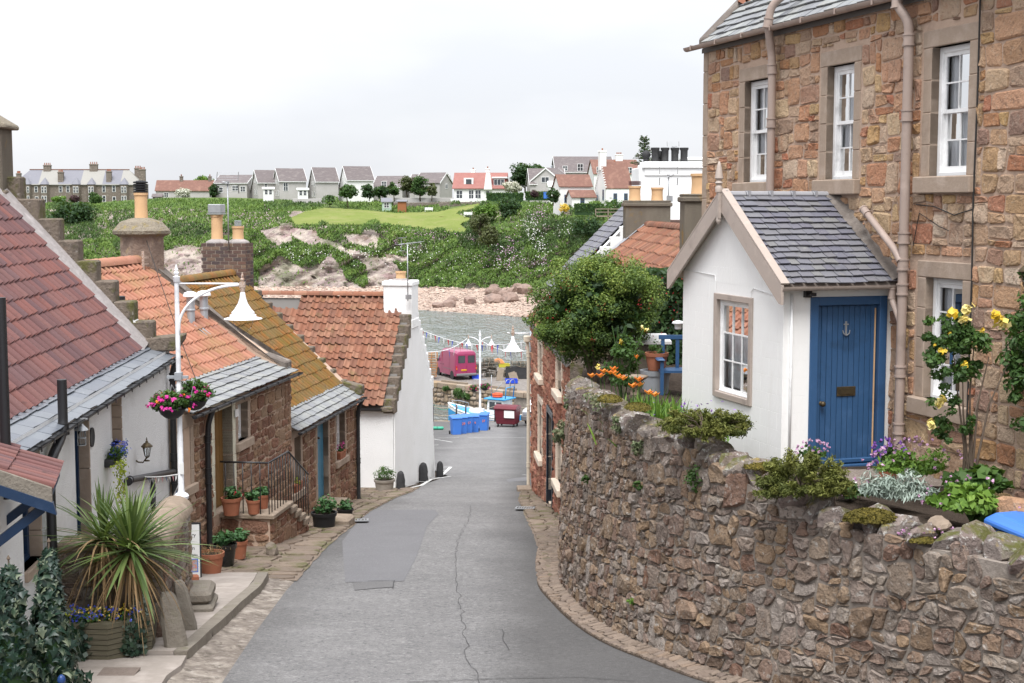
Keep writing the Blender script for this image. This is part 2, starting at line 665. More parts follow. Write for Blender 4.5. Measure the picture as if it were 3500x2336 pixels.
m_wallstone=M('garden_wall_rubble',[(.224,.168,.122),(.305,.249,.203),(.163,.127,.101),(.274,.203,.142)],7,piece=[(.133,.087,.061),(.264,.177,.106),(.335,.285,.238),(.204,.101,.066),(.224,.193,.168),(.366,.243,.141),(.285,.193,.152),(.427,.376,.335),(.173,.132,.111)],pmix=.68,rough=.92,bump=1.,bscale=22,bdist=.06,spec=.15,layers=[((.48,.45,.41),13,.57,.67,.7),((.06,.05,.043),16,.56,.68,.75),((.085,.075,.065),3,.58,.75,.5),((.36,.2,.1),5,.6,.72,.45),((.2,.16,.05),2.2,.66,.8,.4,'u')])
m_cope=M('lichened_coping',[(.166,.136,.117),(.225,.190,.166),(.117,.098,.087)],9,piece=[(.195,.156,.132),(.264,.225,.195),(.166,.136,.127),(.243,.176,.156),(.292,.264,.243)],pmix=.6,rough=.93,bump=.95,bscale=14,bdist=.06,spec=.12,layers=[((.50,.49,.46),14,.55,.62,.85),((.05,.045,.04),18,.57,.67,.7),(moss,2.6,.47,.58,.9,'u'),((.30,.22,.05),5,.58,.66,.8,'u')])
m_sand=M('squared_sandstone',[(.463,.307,.196),(.546,.389,.272),(.390,.245,.155)],4,piece=[(.526,.347,.205),(.468,.202,.108),(.608,.462,.301),(.527,.338,.136),(.386,.119,.063),(.546,.389,.272),(.625,.513,.403),(.401,.234,.132),(.582,.316,.195),(.232,.142,.127),(.503,.369,.251),(.443,.265,.118)],pmix=.74,rough=.92,bump=1.,bscale=24,bdist=.05,spec=.12,layers=[((.15,.10,.075),14,.55,.68,.6),((.5,.43,.34),17,.56,.70,.5),((.17,.12,.09),2.5,.56,.72,.5),((.42,.2,.11),3.3,.6,.7,.45)])
m_dress=M('dressed_sandstone',[(.40,.315,.25),(.34,.265,.205),(.43,.345,.28)],3,rough=.9,bump=.35,bscale=30,bdist=.015,spec=.12,layers=[((.16,.125,.10),1.8,.55,.78,.55),((.48,.42,.36),8,.62,.75,.3)])
m_cotstone=M('cottage_red_rubble',[(.254,.145,.098),(.315,.194,.133),(.193,.106,.071)],6,piece=[(.263,.132,.089),(.210,.097,.067),(.333,.220,.133),(.175,.079,.057),(.289,.177,.116),(.351,.256,.169),(.236,.141,.098)],pmix=.74,rough=.92,bump=1.,bscale=22,bdist=.05,spec=.12,layers=[((.09,.065,.05),13,.55,.67,.6),((.45,.37,.3),15,.58,.72,.5),((.12,.09,.075),3,.57,.75,.5)])
m_redstone=M('red_ashlar_rubble',[(.40,.19,.13),(.33,.15,.10),(.45,.24,.17)],5,piece=[(.40,.19,.125),(.33,.13,.09),(.47,.27,.18),(.28,.11,.08),(.44,.22,.15)],pmix=.7,rough=.92,bump=1.,bscale=12,bdist=.08,spec=.12,layers=[((.14,.06,.045),8,.54,.66,.65),((.55,.36,.26),9,.58,.7,.5)])
m_cream=paint('cream_margin_paint',(.66,.55,.44),.7,.1)
m_cream2=paint('ivory_jamb_paint',(.62,.59,.47),.75,.4)
m_pierstone=M('pier_masonry',[(.34,.27,.2),(.26,.2,.15)],1.5,piece=[(.36,.30,.23),(.28,.22,.17),(.34,.25,.15),(.25,.2,.16),(.40,.35,.29)],pmix=.7,rough=.95,bump=.8,bscale=5,bdist=.08,spec=.1,layers=[((.1,.085,.06),.7,.55,.75,.5)])
m_tile_maroon=M('maroon_pantile',[(.165,.072,.064),(.13,.06,.058)],3,piece=[(.145,.064,.06),(.18,.082,.072),(.11,.054,.054),(.16,.082,.075),(.19,.074,.06),(.095,.055,.06),(.135,.075,.075)],pmix=.8,rough=.62,bump=.2,bscale=26,spec=.3,layers=[((.055,.035,.035),7,.6,.72,.6),((.3,.14,.11),13,.64,.8,.4),((.62,.6,.58),17,.76,.79,.7)])
m_tile_orange=M('orange_pantile',[(.396,.184,.120),(.339,.154,.103)],3,piece=[(.396,.184,.120),(.348,.159,.105),(.434,.213,.145),(.311,.149,.104),(.377,.188,.129)],pmix=.8,rough=.8,bump=.25,bscale=26,spec=.2,layers=[((.27,.18,.085),1.6,.48,.68,.7),((.16,.08,.05),8,.56,.7,.5),((.5,.36,.28),15,.62,.76,.5)])
m_tile_moss=M('mossy_pantile',[(.228,.112,.043),(.167,.101,.037)],2.5,piece=[(.280,.120,.034),(.175,.114,.029),(.229,.099,.032),(.157,.119,.033),(.305,.123,.041),(.185,.096,.030)],pmix=.75,rough=.92,bump=.45,bscale=24,spec=.12,layers=[((.17,.125,.06),1.8,.40,.60,.75),((.12,.105,.05),6,.54,.66,.6),((.08,.06,.04),9,.58,.70,.55),((.37,.16,.085),3.5,.6,.70,.7)])
m_tile_old=M('old_clay_pantile',[(.253,.114,.071),(.204,.093,.060)],3,piece=[(.253,.114,.071),(.204,.093,.061),(.294,.139,.088),(.163,.080,.059),(.229,.127,.086),(.311,.164,.109),(.140,.072,.056)],pmix=.8,rough=.88,bump=.4,bscale=24,spec=.15,layers=[((.13,.075,.055),5,.55,.68,.6),((.40,.27,.19),8,.62,.74,.4),((.14,.12,.05),2.2,.56,.74,.55)])
m_slate=M('porch_slate',[(.125,.125,.145),(.16,.16,.18)],4,piece=[(.115,.115,.145),(.15,.15,.175),(.175,.175,.185),(.13,.125,.155),(.19,.19,.18),(.14,.135,.15)],pmix=.75,rough=.62,bump=.35,bscale=20,spec=.35,layers=[((.30,.31,.27),9,.60,.72,.55),((.19,.17,.09),5,.64,.74,.5),((.07,.07,.08),3,.6,.75,.5)])
m_slate_pale=M('weathered_eave_slate',[(.26,.27,.27),(.20,.205,.21)],4,piece=[(.25,.26,.26),(.20,.205,.22),(.30,.31,.29),(.17,.175,.19),(.27,.27,.25)],pmix=.7,rough=.7,bump=.4,bscale=18,spec=.3,layers=[((.36,.37,.33),7,.56,.7,.5),((.13,.12,.08),4,.62,.74,.6),(moss,3,.66,.76,.6)])
m_slate_new=M('smooth_wet_slate',[(.12,.135,.155),(.155,.17,.19)],3,piece=[(.12,.135,.16),(.15,.165,.185),(.17,.185,.2)],pmix=.7,rough=.34,bump=.12,bscale=16,spec=.55,layers=[((.5,.5,.52),6,.66,.76,.4,'s')],stretch=(1,1,3))
m_cement=M('cement_fillet',[(.38,.345,.335),(.29,.265,.255),(.43,.395,.385)],3,rough=.95,bump=.6,bscale=16,bdist=.04,spec=.1,layers=[((.2,.18,.16),5,.6,.75,.5)])
m_oldstone=M('mossy_skew_stone',[(.14,.115,.09),(.19,.155,.125),(.10,.085,.07)],6,rough=.95,bump=.9,bscale=16,bdist=.05,spec=.1,layers=[(moss,3,.5,.62,.75),((.42,.39,.36),9,.62,.7,.7),((.25,.17,.13),5,.6,.7,.4)])
m_skewcem=M('grey_skew_cement',[(.19,.165,.145),(.14,.12,.105),(.24,.21,.185)],4,rough=.95,bump=.6,bscale=22,bdist=.03,spec=.1,layers=[((.34,.32,.29),3,.62,.74,.5)])
m_roughcast=M('brown_roughcast',[(.17,.145,.115),(.22,.19,.15)],3,rough=.98,bump=1.,bscale=60,bdist=.04,spec=.1,layers=[((.33,.2,.05),2.5,.56,.68,.6),(moss,4,.62,.75,.6)],stretch=(1.5,1.5,.5))
m_oct=M('weathered_chimney_stone',[(.27,.20,.155),(.21,.155,.125),(.33,.25,.2)],4,rough=.95,bump=.9,bscale=12,bdist=.06,spec=.1,layers=[((.36,.26,.10),4,.60,.7,.5),((.12,.1,.08),5,.6,.72,.5)])
m_capstone=M('crumbling_cap',[(.30,.26,.2),(.22,.19,.15)],5,rough=.95,bump=1.,bscale=12,bdist=.08,spec=.1,layers=[((.34,.26,.08),5,.55,.66,.6),((.12,.11,.08),7,.58,.7,.6)])
m_pot=M('buff_clay_pot',[(.62,.40,.22),(.55,.35,.19)],4,rough=.8,bump=.1,bscale=30,spec=.2,layers=[((.2,.14,.09),3,.62,.8,.4)])
m_black=M('black_iron',[(.018,.018,.02)],rough=.38,bump=.05,bscale=20,spec=.5)
m_blackmatt=M('black_weathered',[(.03,.03,.032),(.05,.05,.05)],6,rough=.75,bump=.4,bscale=18,bdist=.03,spec=.3)
m_brick=M('engineering_brick',[(.10,.065,.055),(.07,.055,.055)],5,piece=[(.10,.06,.05),(.055,.05,.055),(.16,.085,.06),(.075,.06,.06),(.12,.07,.055),(.22,.15,.1)],pmix=.8,rough=.8,bump=.4,bscale=25,spec=.25)
m_brickmortar=M('brick_mortar',[(.36,.30,.25),(.28,.23,.19)],6,rough=.95,bump=.5,bscale=30)
m_drain=paint('mushroom_pipe_paint',(.34,.265,.225),.5,.05,.15)
m_taupe=paint('taupe_barge_paint',(.40,.335,.29),.5,.05,.1)
m_creampipe=paint('cream_pipe_paint',(.62,.55,.44),.5,.05,.25)
m_white=paint('white_gloss',(.82,.82,.81),.35,.03,.12)
m_lampwhite=paint('lamp_white',(.80,.81,.83),.35,.03,.1)
m_rust=M('flaking_rust',[(.30,.13,.04),(.5,.42,.36),(.22,.08,.03)],30,rough=.85,bump=.5,bscale=60)
m_doorblue=paint('door_blue',(.032,.088,.19),.42,.04,.1)
m_frameblue=paint('frame_blue',(.034,.092,.20),.42,.04,.1)
m_navy=paint('navy_timber',(.012,.032,.075),.45,.05,.1)
m_doorteal=paint('teal_door',(.05,.20,.31),.45,.03,.1)
m_brown=paint('ochre_brown_door',(.20,.105,.03),.5,.05,.1)
m_blackdoor=paint('black_door',(.012,.016,.024),.35,.03,0)
m_brass=M('aged_brass',[(.12,.09,.05),(.07,.055,.035)],20,rough=.5,metal=.7,bump=.1)
m_steel=M('grey_metal',[(.42,.43,.44),(.34,.35,.36)],6,rough=.45,metal=.6,bump=.08)
m_zinc=M('zinc',[(.50,.53,.56),(.42,.45,.48)],5,rough=.4,metal=.5,bump=.08)
m_lead=M('lead_flashing',[(.34,.34,.35),(.30,.30,.32)],6,rough=.6,metal=.2,bump=.2,bscale=14)
m_wire=M('cable',[(.03,.028,.026)],rough=.6,bump=0)
m_glass=glassmat('window_glass')
m_glass_dark=M('dark_pane',[(.025,.03,.036),(.05,.058,.066)],.6,rough=.08,bump=0,spec=.8)
m_pane_sky=M('sky_lit_pane',[(.10,.125,.15),(.17,.2,.23),(.05,.06,.07)],.5,rough=.06,bump=0,spec=.9)
m_curtain=M('net_curtain',[(.70,.70,.71),(.58,.58,.60)],18,rough=.95,bump=.4,bscale=12,stretch=(6,6,.25),bdist=.04)
m_room=M('room_dark',[(.14,.13,.12)],rough=.9,bump=0)
m_terra=M('terracotta',[(.36,.135,.075),(.29,.11,.06)],5,rough=.85,bump=.15,bscale=25,layers=[((.45,.3,.22),4,.62,.75,.4),((.14,.1,.06),6,.62,.75,.5)])
m_potgrey=M('concrete_pot',[(.33,.3,.26),(.26,.235,.2)],6,rough=.9,bump=.4,bscale=30)
m_potblack=M('black_glazed_pot',[(.012,.012,.013)],rough=.22,bump=.05,spec=.6)
m_plasblack=M('black_plastic',[(.016,.016,.017)],rough=.5,bump=.05)
m_soil=M('soil',[(.055,.042,.033),(.085,.065,.05)],9,rough=1,bump=1.,bscale=25,bdist=.06,spec=.1)
m_gravel=M('gravel',[(.42,.36,.30),(.25,.2,.17),(.5,.44,.38)],45,rough=.95,bump=1.,bscale=60,bdist=.04)
m_road=None
m_conc=M('concrete_paving',[(.34,.30,.265),(.285,.25,.22),(.38,.335,.30)],2.2,rough=.92,bump=.3,bscale=60,bdist=.006,spec=.15,layers=[((.16,.14,.11),3,.6,.78,.45),((.12,.125,.06),1.3,.66,.8,.4),((.44,.40,.36),9,.66,.8,.4)])
m_kerb=M('stone_kerb',[(.24,.215,.18),(.19,.165,.135)],5,rough=.95,bump=.7,bscale=24,bdist=.03,spec=.12,layers=[((.13,.135,.05),2.2,.58,.7,.6),((.36,.33,.29),6,.62,.75,.5)])
m_channel=M('mortar_channel',[(.36,.325,.285),(.26,.225,.19),(.16,.135,.115),(.33,.29,.25)],3.5,rough=.93,bump=.7,bscale=12,bdist=.05,spec=.15,layers=[((.10,.085,.07),6,.54,.62,.8),((.42,.38,.34),9,.6,.7,.5)])
m_cobble=M('gutter_sett',[(.24,.185,.145),(.18,.14,.11)],6,piece=[(.235,.185,.145),(.19,.15,.12),(.27,.21,.165),(.165,.13,.11),(.25,.185,.135)],pmix=.7,rough=.9,bump=.7,bscale=22,bdist=.03,spec=.2,layers=[((.10,.08,.065),5,.58,.72,.5),((.13,.135,.05),2.5,.64,.75,.5)])
m_slab=M('sandstone_slab',[(.30,.235,.18),(.24,.19,.145),(.35,.28,.22)],4,rough=.92,bump=.6,bscale=20,bdist=.03,spec=.12,layers=[((.13,.12,.06),2.5,.56,.7,.6),((.14,.11,.09),6,.6,.74,.5)])
m_sett=M('verge_paving',[(.21,.16,.12),(.16,.12,.09)],4,piece=[(.20,.155,.115),(.16,.125,.10),(.25,.195,.15),(.14,.105,.08)],pmix=.7,rough=.92,bump=.8,bscale=20,bdist=.04,layers=[((.09,.095,.03),1.6,.5,.64,.75),((.075,.06,.045),9,.56,.68,.6)])
m_line=M('white_road_paint',[(.66,.66,.64),(.5,.5,.48)],12,rough=.8,bump=.3,bscale=60,layers=[((.14,.14,.14),16,.66,.74,.7)])
m_timber=M('grey_green_planter_board',[(.13,.115,.075),(.10,.09,.06),(.16,.14,.10)],5,rough=.85,bump=.5,bscale=14,stretch=(.4,.4,6),layers=[((.08,.075,.04),3,.6,.75,.5)])
m_deckwood=M('weathered_wood',[(.26,.21,.16),(.2,.165,.125)],5,rough=.85,bump=.4,bscale=16)
m_binblue=M('blue_bin_plastic',[(.045,.16,.52),(.055,.18,.55)],2,rough=.5,bump=.05,spec=.4,layers=[((.12,.13,.16),4,.66,.8,.25)])
m_binmaroon=M('maroon_bin_plastic',[(.11,.012,.022),(.13,.016,.026)],2,rough=.5,bump=.08,spec=.4)
m_tyre=M('tyre',[(.018,.018,.018)],rough=.85,bump=.1)
m_vanpaint=M('crimson_van_paint',[(.30,.028,.10),(.27,.025,.09)],1,rough=.32,bump=0,spec=.5,coat=.5,layers=[((.2,.1,.1),1.2,.62,.8,.3)])
m_vangrey=M('grey_bumper',[(.16,.155,.16)],rough=.6,bump=.05)
m_plate=M('yellow_plate',[(.75,.42,.015)],rough=.5,bump=0)
m_platewhite=M('white_plate',[(.75,.75,.73)],rough=.5,bump=0)
m_redlamp=M('red_lens',[(.45,.015,.02)],rough=.2,bump=0,spec=.6)
m_amber=M('amber_lens',[(.7,.24,.03)],rough=.2,bump=0,spec=.6)
m_carwhite=M('car_white',[(.78,.79,.80)],rough=.3,bump=0,spec=.5,coat=.4)
m_boatblue=paint('boat_blue',(.03,.27,.55),.4,.04,.2)
m_boatwhite=paint('boat_white',(.76,.76,.74),.45,.04,.3)
m_ring=M('orange_ring',[(.72,.09,.03)],rough=.5,bump=.05)
m_red=M('bunting_red',[(.55,.03,.045)],rough=.85,bump=0)
m_blue=M('bunting_blue',[(.10,.12,.42)],rough=.85,bump=0)
m_whitef=M('bunting_white',[(.78,.78,.77)],rough=.85,bump=0)
m_pinkf=M('bunting_pink',[(.6,.28,.3)],rough=.85,bump=0)
m_slatebluef=M('bunting_slate',[(.14,.18,.28)],rough=.85,bump=0)
m_rope=M('rope',[(.38,.33,.25)],rough=.95,bump=.3,bscale=80)
m_trunk=M('bark',[(.12,.09,.065),(.17,.13,.10)],9,rough=.95,bump=.8,bscale=18,bdist=.04,stretch=(1,1,.25))
m_text_dark=M('sign_ink',[(.02,.02,.025)],rough=.7,bump=0)
m_text_orange=M('bin_number_orange',[(.8,.2,.03)],rough=.6,bump=0)
m_text_white=M('sign_white_ink',[(.7,.7,.7)],rough=.7,bump=0)
m_sign=M('sign_board_white',[(.76,.76,.74),(.70,.70,.68)],3,rough=.5,bump=.02)
m_plaster=M('cement_white',[(.74,.74,.72),(.66,.66,.64)],1.2,rough=.9,bump=.2,bscale=14,layers=[((.42,.41,.37),.8,.6,.8,.4)])
m_farwhite=M('far_white_render',[(.80,.80,.78),(.72,.72,.70)],.3,rough=.9,bump=0,layers=[((.5,.48,.44),.5,.62,.8,.4)])
m_fargrey=M('far_grey_harl',[(.468,.448,.436),(.403,.384,.370)],.5,rough=.95,bump=.3,bscale=6)
m_farroof=M('far_grey_tile',[(.175,.15,.145),(.135,.115,.115),(.21,.185,.175)],.7,rough=.9,bump=.6,bscale=3,bdist=.1,stretch=(1,1,4))
m_farslate=M('far_blue_slate',[(.160,.160,.179),(.133,.133,.152)],.5,rough=.8,bump=.2,bscale=5,piece=[(.20,.20,.225),(.31,.30,.27),(.19,.19,.215),(.33,.315,.275)],pmix=.85,const=True,layers=[((.36,.34,.3),.9,.60,.72,.3)])
m_farred=M('far_red_tile',[(.21,.11,.085),(.17,.09,.07),(.25,.14,.105)],.8,rough=.9,bump=.5,bscale=4,bdist=.08)
m_farpink=M('far_pink_tile',[(.30,.14,.12),(.26,.115,.10)],.8,rough=.9,bump=.4,bscale=4,bdist=.08)
m_farstone=M('far_brown_stone',[(.22,.185,.155),(.15,.125,.105),(.29,.25,.21)],1.6,rough=.95,bump=.6,bscale=3,bdist=.1,stretch=(1,1,2.2))
m_sash=M('far_white_sash',[(.78,.78,.77)],rough=.6,bump=0)
m_shed=M('orange_shed',[(.30,.12,.055)],rough=.9,bump=.3,bscale=9)
m_summer=M('green_summerhouse',[(.36,.46,.38)],rough=.8,bump=.1)
# foliage
lf_dark=leafmat('dark_leaf',[(.018,.04,.016),(.03,.07,.022),(.055,.11,.03)])
lf_mid=leafmat('mid_leaf',[(.03,.065,.018),(.055,.115,.028),(.10,.18,.04)])
lf_bright=leafmat('bright_leaf',[(.07,.14,.025),(.12,.22,.035),(.19,.30,.05)])
lf_olive=leafmat('olive_leaf',[(.055,.065,.028),(.09,.105,.04),(.14,.15,.055)])
lf_fuchsia=leafmat('fuchsia_leaf',[(.035,.065,.02),(.09,.15,.035),(.19,.265,.055),(.34,.38,.085)])
lf_ivy=leafmat('variegated_ivy',[(.007,.02,.014),(.011,.03,.02),(.018,.042,.026),(.035,.06,.035),(.2,.23,.15)],.06,.42,spec=.4)
lf_silver=leafmat('silver_leaf',[(.17,.22,.18),(.28,.34,.29),(.40,.45,.40)],.1)
lf_palm=leafmat('cordyline_leaf',[(.05,.085,.025),(.10,.15,.045),(.17,.22,.075)],.2,.4)
lf_dead=leafmat('dead_leaf',[(.13,.075,.035),(.24,.15,.075),(.34,.24,.13)],.2,.8)
lf_juniper=leafmat('heath_needle',[(.03,.045,.012),(.07,.085,.02),(.13,.14,.03),(.19,.19,.045)],.1,.7)
lf_geran=leafmat('geranium_leaf',[(.025,.07,.025),(.05,.12,.04),(.09,.18,.06)],.15,.5)
lf_moss=leafmat('moss_tuft',[(.06,.052,.012),(.13,.105,.02),(.22,.165,.03)],.1,.9)
lf_sedum=leafmat('wall_sedum',[(.08,.11,.05),(.16,.19,.10),(.22,.14,.10)],.1,.7)
fl_magenta=leafmat('magenta_petal',[(.42,.01,.20),(.60,.02,.28),(.68,.06,.34)],.2,.6)
fl_orange=leafmat('orange_petal',[(.70,.12,.01),(.80,.20,.02),(.82,.28,.06)],.2,.6)
fl_yellow=leafmat('yellow_petal',[(.72,.48,.03),(.80,.60,.10),(.82,.74,.38)],.2,.6)
fl_pink=leafmat('pink_petal',[(.45,.22,.40),(.56,.32,.50),(.64,.44,.58)],.2,.6)
fl_purple=leafmat('purple_petal',[(.12,.03,.25),(.22,.08,.40),(.34,.18,.52)],.2,.6)
fl_blue=leafmat('blue_petal',[(.04,.06,.42),(.08,.12,.58),(.14,.18,.66)],.2,.6)
fl_red=leafmat('red_petal',[(.40,.01,.03),(.55,.02,.05)],.2,.6)
fl_white=leafmat('white_petal',[(.72,.72,.68),(.80,.80,.76)],.2,.6)
fl_lime=leafmat('lime_leaf',[(.20,.26,.02),(.32,.38,.04),(.40,.45,.06)],.2,.6)
# foliage helpers
def unit(a):
 return a/(np.linalg.norm(a,axis=1,keepdims=True)+1e-9)
def cards(C,S,bias=(0,0,.6),asp=.55,out=None,outw=.8,axis=None,axw=0.):
 """rhombus leaves: centres C (n,3), half lengths S (n,), returns verts, quads"""
 n=len(C)
 N=RNG.normal(size=(n,3))*.6+np.array(bias)
 if out is not None:
  N=N+out*outw
 N=unit(N)
 A=RNG.normal(size=(n,3))
 if axis is not None:
  A=A*(1-axw)+np.array(axis)*axw*2
 A=unit(A-N*(A*N).sum(1,keepdims=True))
 B=np.cross(N,A)
 S=np.asarray(S).reshape(-1,1)
 a=asp if np.isscalar(asp)else np.asarray(asp).reshape(-1,1)
 V=np.stack([C-A*S,C+B*S*a+N*S*.12-A*S*.1,C+A*S,C-B*S*a+N*S*.12-A*S*.1],1).reshape(-1,3)
 return V,np.arange(4*n).reshape(-1,4)
def leaves(name,C,S,rnd,mat,parent=None,**k):
 V,Q=cards(np.asarray(C,float),S,**k)
 o=npmesh(name,V,Q,mat,parent,np.repeat(np.clip(rnd,0.001,.999),4))
 if parent is not None:
  o['kind']='stuff'
 return o
def clumps(n,rad,nc,cr,seed=0,flat=1.,shell=.65,squash=None):
 """points of a clumpy crown in an ellipsoid of radii rad; returns positions, outward normals, clump index"""
 rg=np.random.default_rng(seed)
 rad=np.array(rad,float)
 d=unit(rg.normal(size=(nc,3)))
 rr=(rg.random(nc)**(1/3))*(1-shell)+shell*rg.random(nc)**.35
 cen=d*rr[:,None]*rad*(1-cr*.6)
 cs=cr*rg.uniform(.6,1.25,nc)
 k=rg.integers(0,nc,n)
 dd=unit(rg.normal(size=(n,3)))
 q=rg.random(n)**.4
 pos=cen[k]+dd*(q*cs[k])[:,None]*rad.mean()*np.array([1,1,flat])
 return pos,dd,k,rg.random(nc)[k],rg
def bush(name,parent,c,rad,n,size,mat,nc=26,cr=.42,seed=0,flat=.8,minz=None,asp=.55,**kw):
 pos,dd,k,cv,rg=clumps(n,rad,nc,cr,seed,flat)
 if minz is not None:
  pos[:,2]=np.maximum(pos[:,2],minz+rg.random(n)*.05)
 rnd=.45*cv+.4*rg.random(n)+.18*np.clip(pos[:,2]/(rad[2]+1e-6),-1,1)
 return leaves(name,pos+np.array(c),size*rg.uniform(.6,1.3,n),rnd,mat,parent,out=dd,asp=asp,**kw)
def tree(name,label,loc,h,rad,n,size,mat,seed=0,trunk=.12,nc=34,group=None,low=.25,cr=.36,cat='tree'):
 t=thing(name,label,cat,loc,group=group)
 rg=random.Random(seed)
 mb=MB()
 cz=h-rad[2]
 mb.tube([(0,0,-.3),(rg.uniform(-.1,.1)*h,0,cz*.6),(rg.uniform(-.1,.1)*h,rg.uniform(-.1,.1)*h,h*.85)],[trunk*1.3,trunk,trunk*.25],7)
 for i in range(6):
  a=rg.uniform(0,6.28)
  z0=cz*rg.uniform(.5,1.0)
  mb.tube([(0,0,z0),(rad[0]*.4*math.cos(a),rad[1]*.4*math.sin(a),z0+h*.15),(rad[0]*.8*math.cos(a),rad[1]*.8*math.sin(a),z0+h*rg.uniform(.15,.35))],[trunk*.5,trunk*.35,trunk*.1],5)
 mb.build('trunk',m_trunk,t,smooth=True)
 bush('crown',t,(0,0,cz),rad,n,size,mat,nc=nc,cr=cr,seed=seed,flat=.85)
 return t
# street ground
def road_mat():
 m=M('asphalt',[(.14,.137,.135),(.165,.161,.158),(.195,.19,.186)],.55,rough=.88,bump=.8,bscale=45,bdist=.02,spec=.3,layers=[((.33,.32,.31),34,.53,.66,.6),((.07,.068,.07),40,.54,.68,.6),((.29,.28,.275),12,.53,.64,.55),((.06,.058,.06),14,.53,.64,.55),((.30,.29,.28),3.2,.55,.7,.3),((.12,.117,.12),.8,.55,.78,.5),((.11,.105,.10),6,.6,.75,.35)])
 nt=m.node_tree
 bs=nt.nodes['Principled BSDF']
 src=bs.inputs['Base Color'].links[0].from_socket
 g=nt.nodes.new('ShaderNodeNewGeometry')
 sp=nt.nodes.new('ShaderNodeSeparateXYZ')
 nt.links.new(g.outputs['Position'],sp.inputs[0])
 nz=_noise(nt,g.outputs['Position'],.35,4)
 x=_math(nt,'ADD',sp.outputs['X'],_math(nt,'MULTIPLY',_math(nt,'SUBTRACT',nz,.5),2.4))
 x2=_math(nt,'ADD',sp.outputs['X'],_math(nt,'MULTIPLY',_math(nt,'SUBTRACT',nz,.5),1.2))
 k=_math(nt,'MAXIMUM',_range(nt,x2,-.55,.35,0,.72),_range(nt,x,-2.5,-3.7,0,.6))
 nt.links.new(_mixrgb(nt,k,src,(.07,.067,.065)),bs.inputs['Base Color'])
 return m
m_road=road_mat()
m_patch=M('asphalt_patch',[(.15,.148,.152),(.135,.132,.136)],1.2,rough=.85,bump=.6,bscale=50,bdist=.014,spec=.3,layers=[((.30,.295,.295),36,.54,.68,.5),((.085,.085,.088),42,.55,.68,.55),((.11,.11,.115),2,.55,.72,.4)])
m_patchdark=M('asphalt_patch_dark',[(.12,.117,.116),(.135,.131,.13)],1.5,rough=.9,bump=.5,bscale=100,bdist=.01,spec=.3,layers=[((.24,.23,.225),34,.55,.68,.55),((.05,.05,.05),38,.56,.68,.5)])
m_crack=M('tar_crack',[(.06,.058,.058)],rough=.8,bump=0)
def road_edge(y):
 l=np.interp(y,[0,13,15.4,18,21.3,27,33,38,40,44,48,52,60,75,100],[-2.9,-3.0,-3.15,-3.3,-3.45,-3.55,-3.4,-3.15,-2.9,-2.75,-2.2,-3,-12,-26,-34])
 r=np.interp(y,[0,11,12.3,13.4,14.4,15.3,16.1,17,18,19.5,21.6,23,25,28,33,37,41,44,60,100],[7,5.2,4.2,3.35,2.65,2.1,1.75,1.4,1.13,.88,.66,.6,.55,.5,.32,.2,.3,1.2,14,20])
 return float(l),float(r)
def street_sheet(name,m,y0,y1,fl,fr,dz,ny=60,nx=14,wob=0.):
 rows=[]
 for i in range(ny+1):
  y=lerp(y0,y1,i/ny)
  a,b=fl(y),fr(y)
  rows.append([(lerp(a,b,j/nx)+(random.uniform(-wob,wob)if j in(0,nx)else 0),y,RZ(y)+dz+.012*math.sin(lerp(a,b,j/nx)*1.1+y*.3))for j in range(nx+1)])
 mb=MB()
 mb.grid(rows)
 return mb.build(name,m,smooth=True)
tag(street_sheet('ground',m_soil,-8,89.6,lambda y:-60,lambda y:60,-.07,80,10),kind='structure')
tag(street_sheet('road',m_road,-6,89.55,lambda y:road_edge(y)[0],lambda y:road_edge(y)[1],0,260,16),kind='structure')
def street_poly(name,m,px,dz=.006,kind='structure',parent=None):
 pts=[G(u,v)for u,v in px]
 mb=MB()
 n=len(pts)
 # subdivide as a fan of strips so it follows the surface
 c=sum(pts,Vector())/n
 rows=[]
 for k in(0,.34,.67,1.0):
  r=[]
  for i in range(n):
   a,b=pts[i],pts[(i+1)%n]
   for t in(0,.25,.5,.75):
    p=c.lerp(a.lerp(b,t),k)
    r.append((p.x,p.y,RZ(p.y)+dz+.012*math.sin(p.x*1.1+p.y*.3)))
  rows.append(r+[r[0]])
 mb.grid(rows)
 o=mb.build(name,m,parent)
 return tag(o,kind=kind)
 # repairs and cracks in the carriageway
street_poly('road_patch',m_patch,[(1170,1850),(1250,1745),(1485,1745),(1500,1760),(1460,1800),(1425,1900),(1380,1985),(1180,1990)],.005)
street_poly('road_patch',m_patchdark,[(1205,1992),(1262,1988),(1340,1986),(1343,2006),(1290,2010),(1212,2018)],.008)
street_poly('road_patch',m_patch,[(1730,1640),(1800,1632),(1805,1645),(1735,1650)],.006)
def ribbon(name,m,px,w,dz=.011,kind='structure',wob=0.):
 pts=[G(u,v)for u,v in px]
 fine=[]
 for a,b in zip(pts,pts[1:]):
  k=max(2,int((b-a).length/.22))
  fine+=[a.lerp(b,i/k)+Vector((random.uniform(-wob,wob),0,0))for i in range(k)]
 fine.append(pts[-1])
 rows=[]
 for i,p in enumerate(fine):
  d=(fine[min(i+1,len(fine)-1)]-fine[max(i-1,0)])
  d.z=0
  n=Vector((-d.y,d.x,0)).normalized()*w/2*random.uniform(.75,1.25)
  rows.append([(q.x,q.y,RZ(q.y)+dz+.012*math.sin(q.x*1.1+q.y*.3))for q in(p-n,p+n)])
 mb=MB()
 mb.grid(rows)
 return tag(mb.build(name,m),kind=kind)
ribbon('road_crack',m_crack,[(1610,1730),(1603,1775),(1565,1850),(1555,1900),(1553,1970),(1580,2090),(1592,2180),(1600,2250),(1640,2320),(1650,2345)],.007,wob=.04)
ribbon('road_crack',m_crack,[(1720,2150),(1722,2190),(1740,2220)],.011,wob=.03)
ribbon('road_crack',m_crack,[(1255,1986),(1345,1984),(1342,2010)],.022,wob=.02)
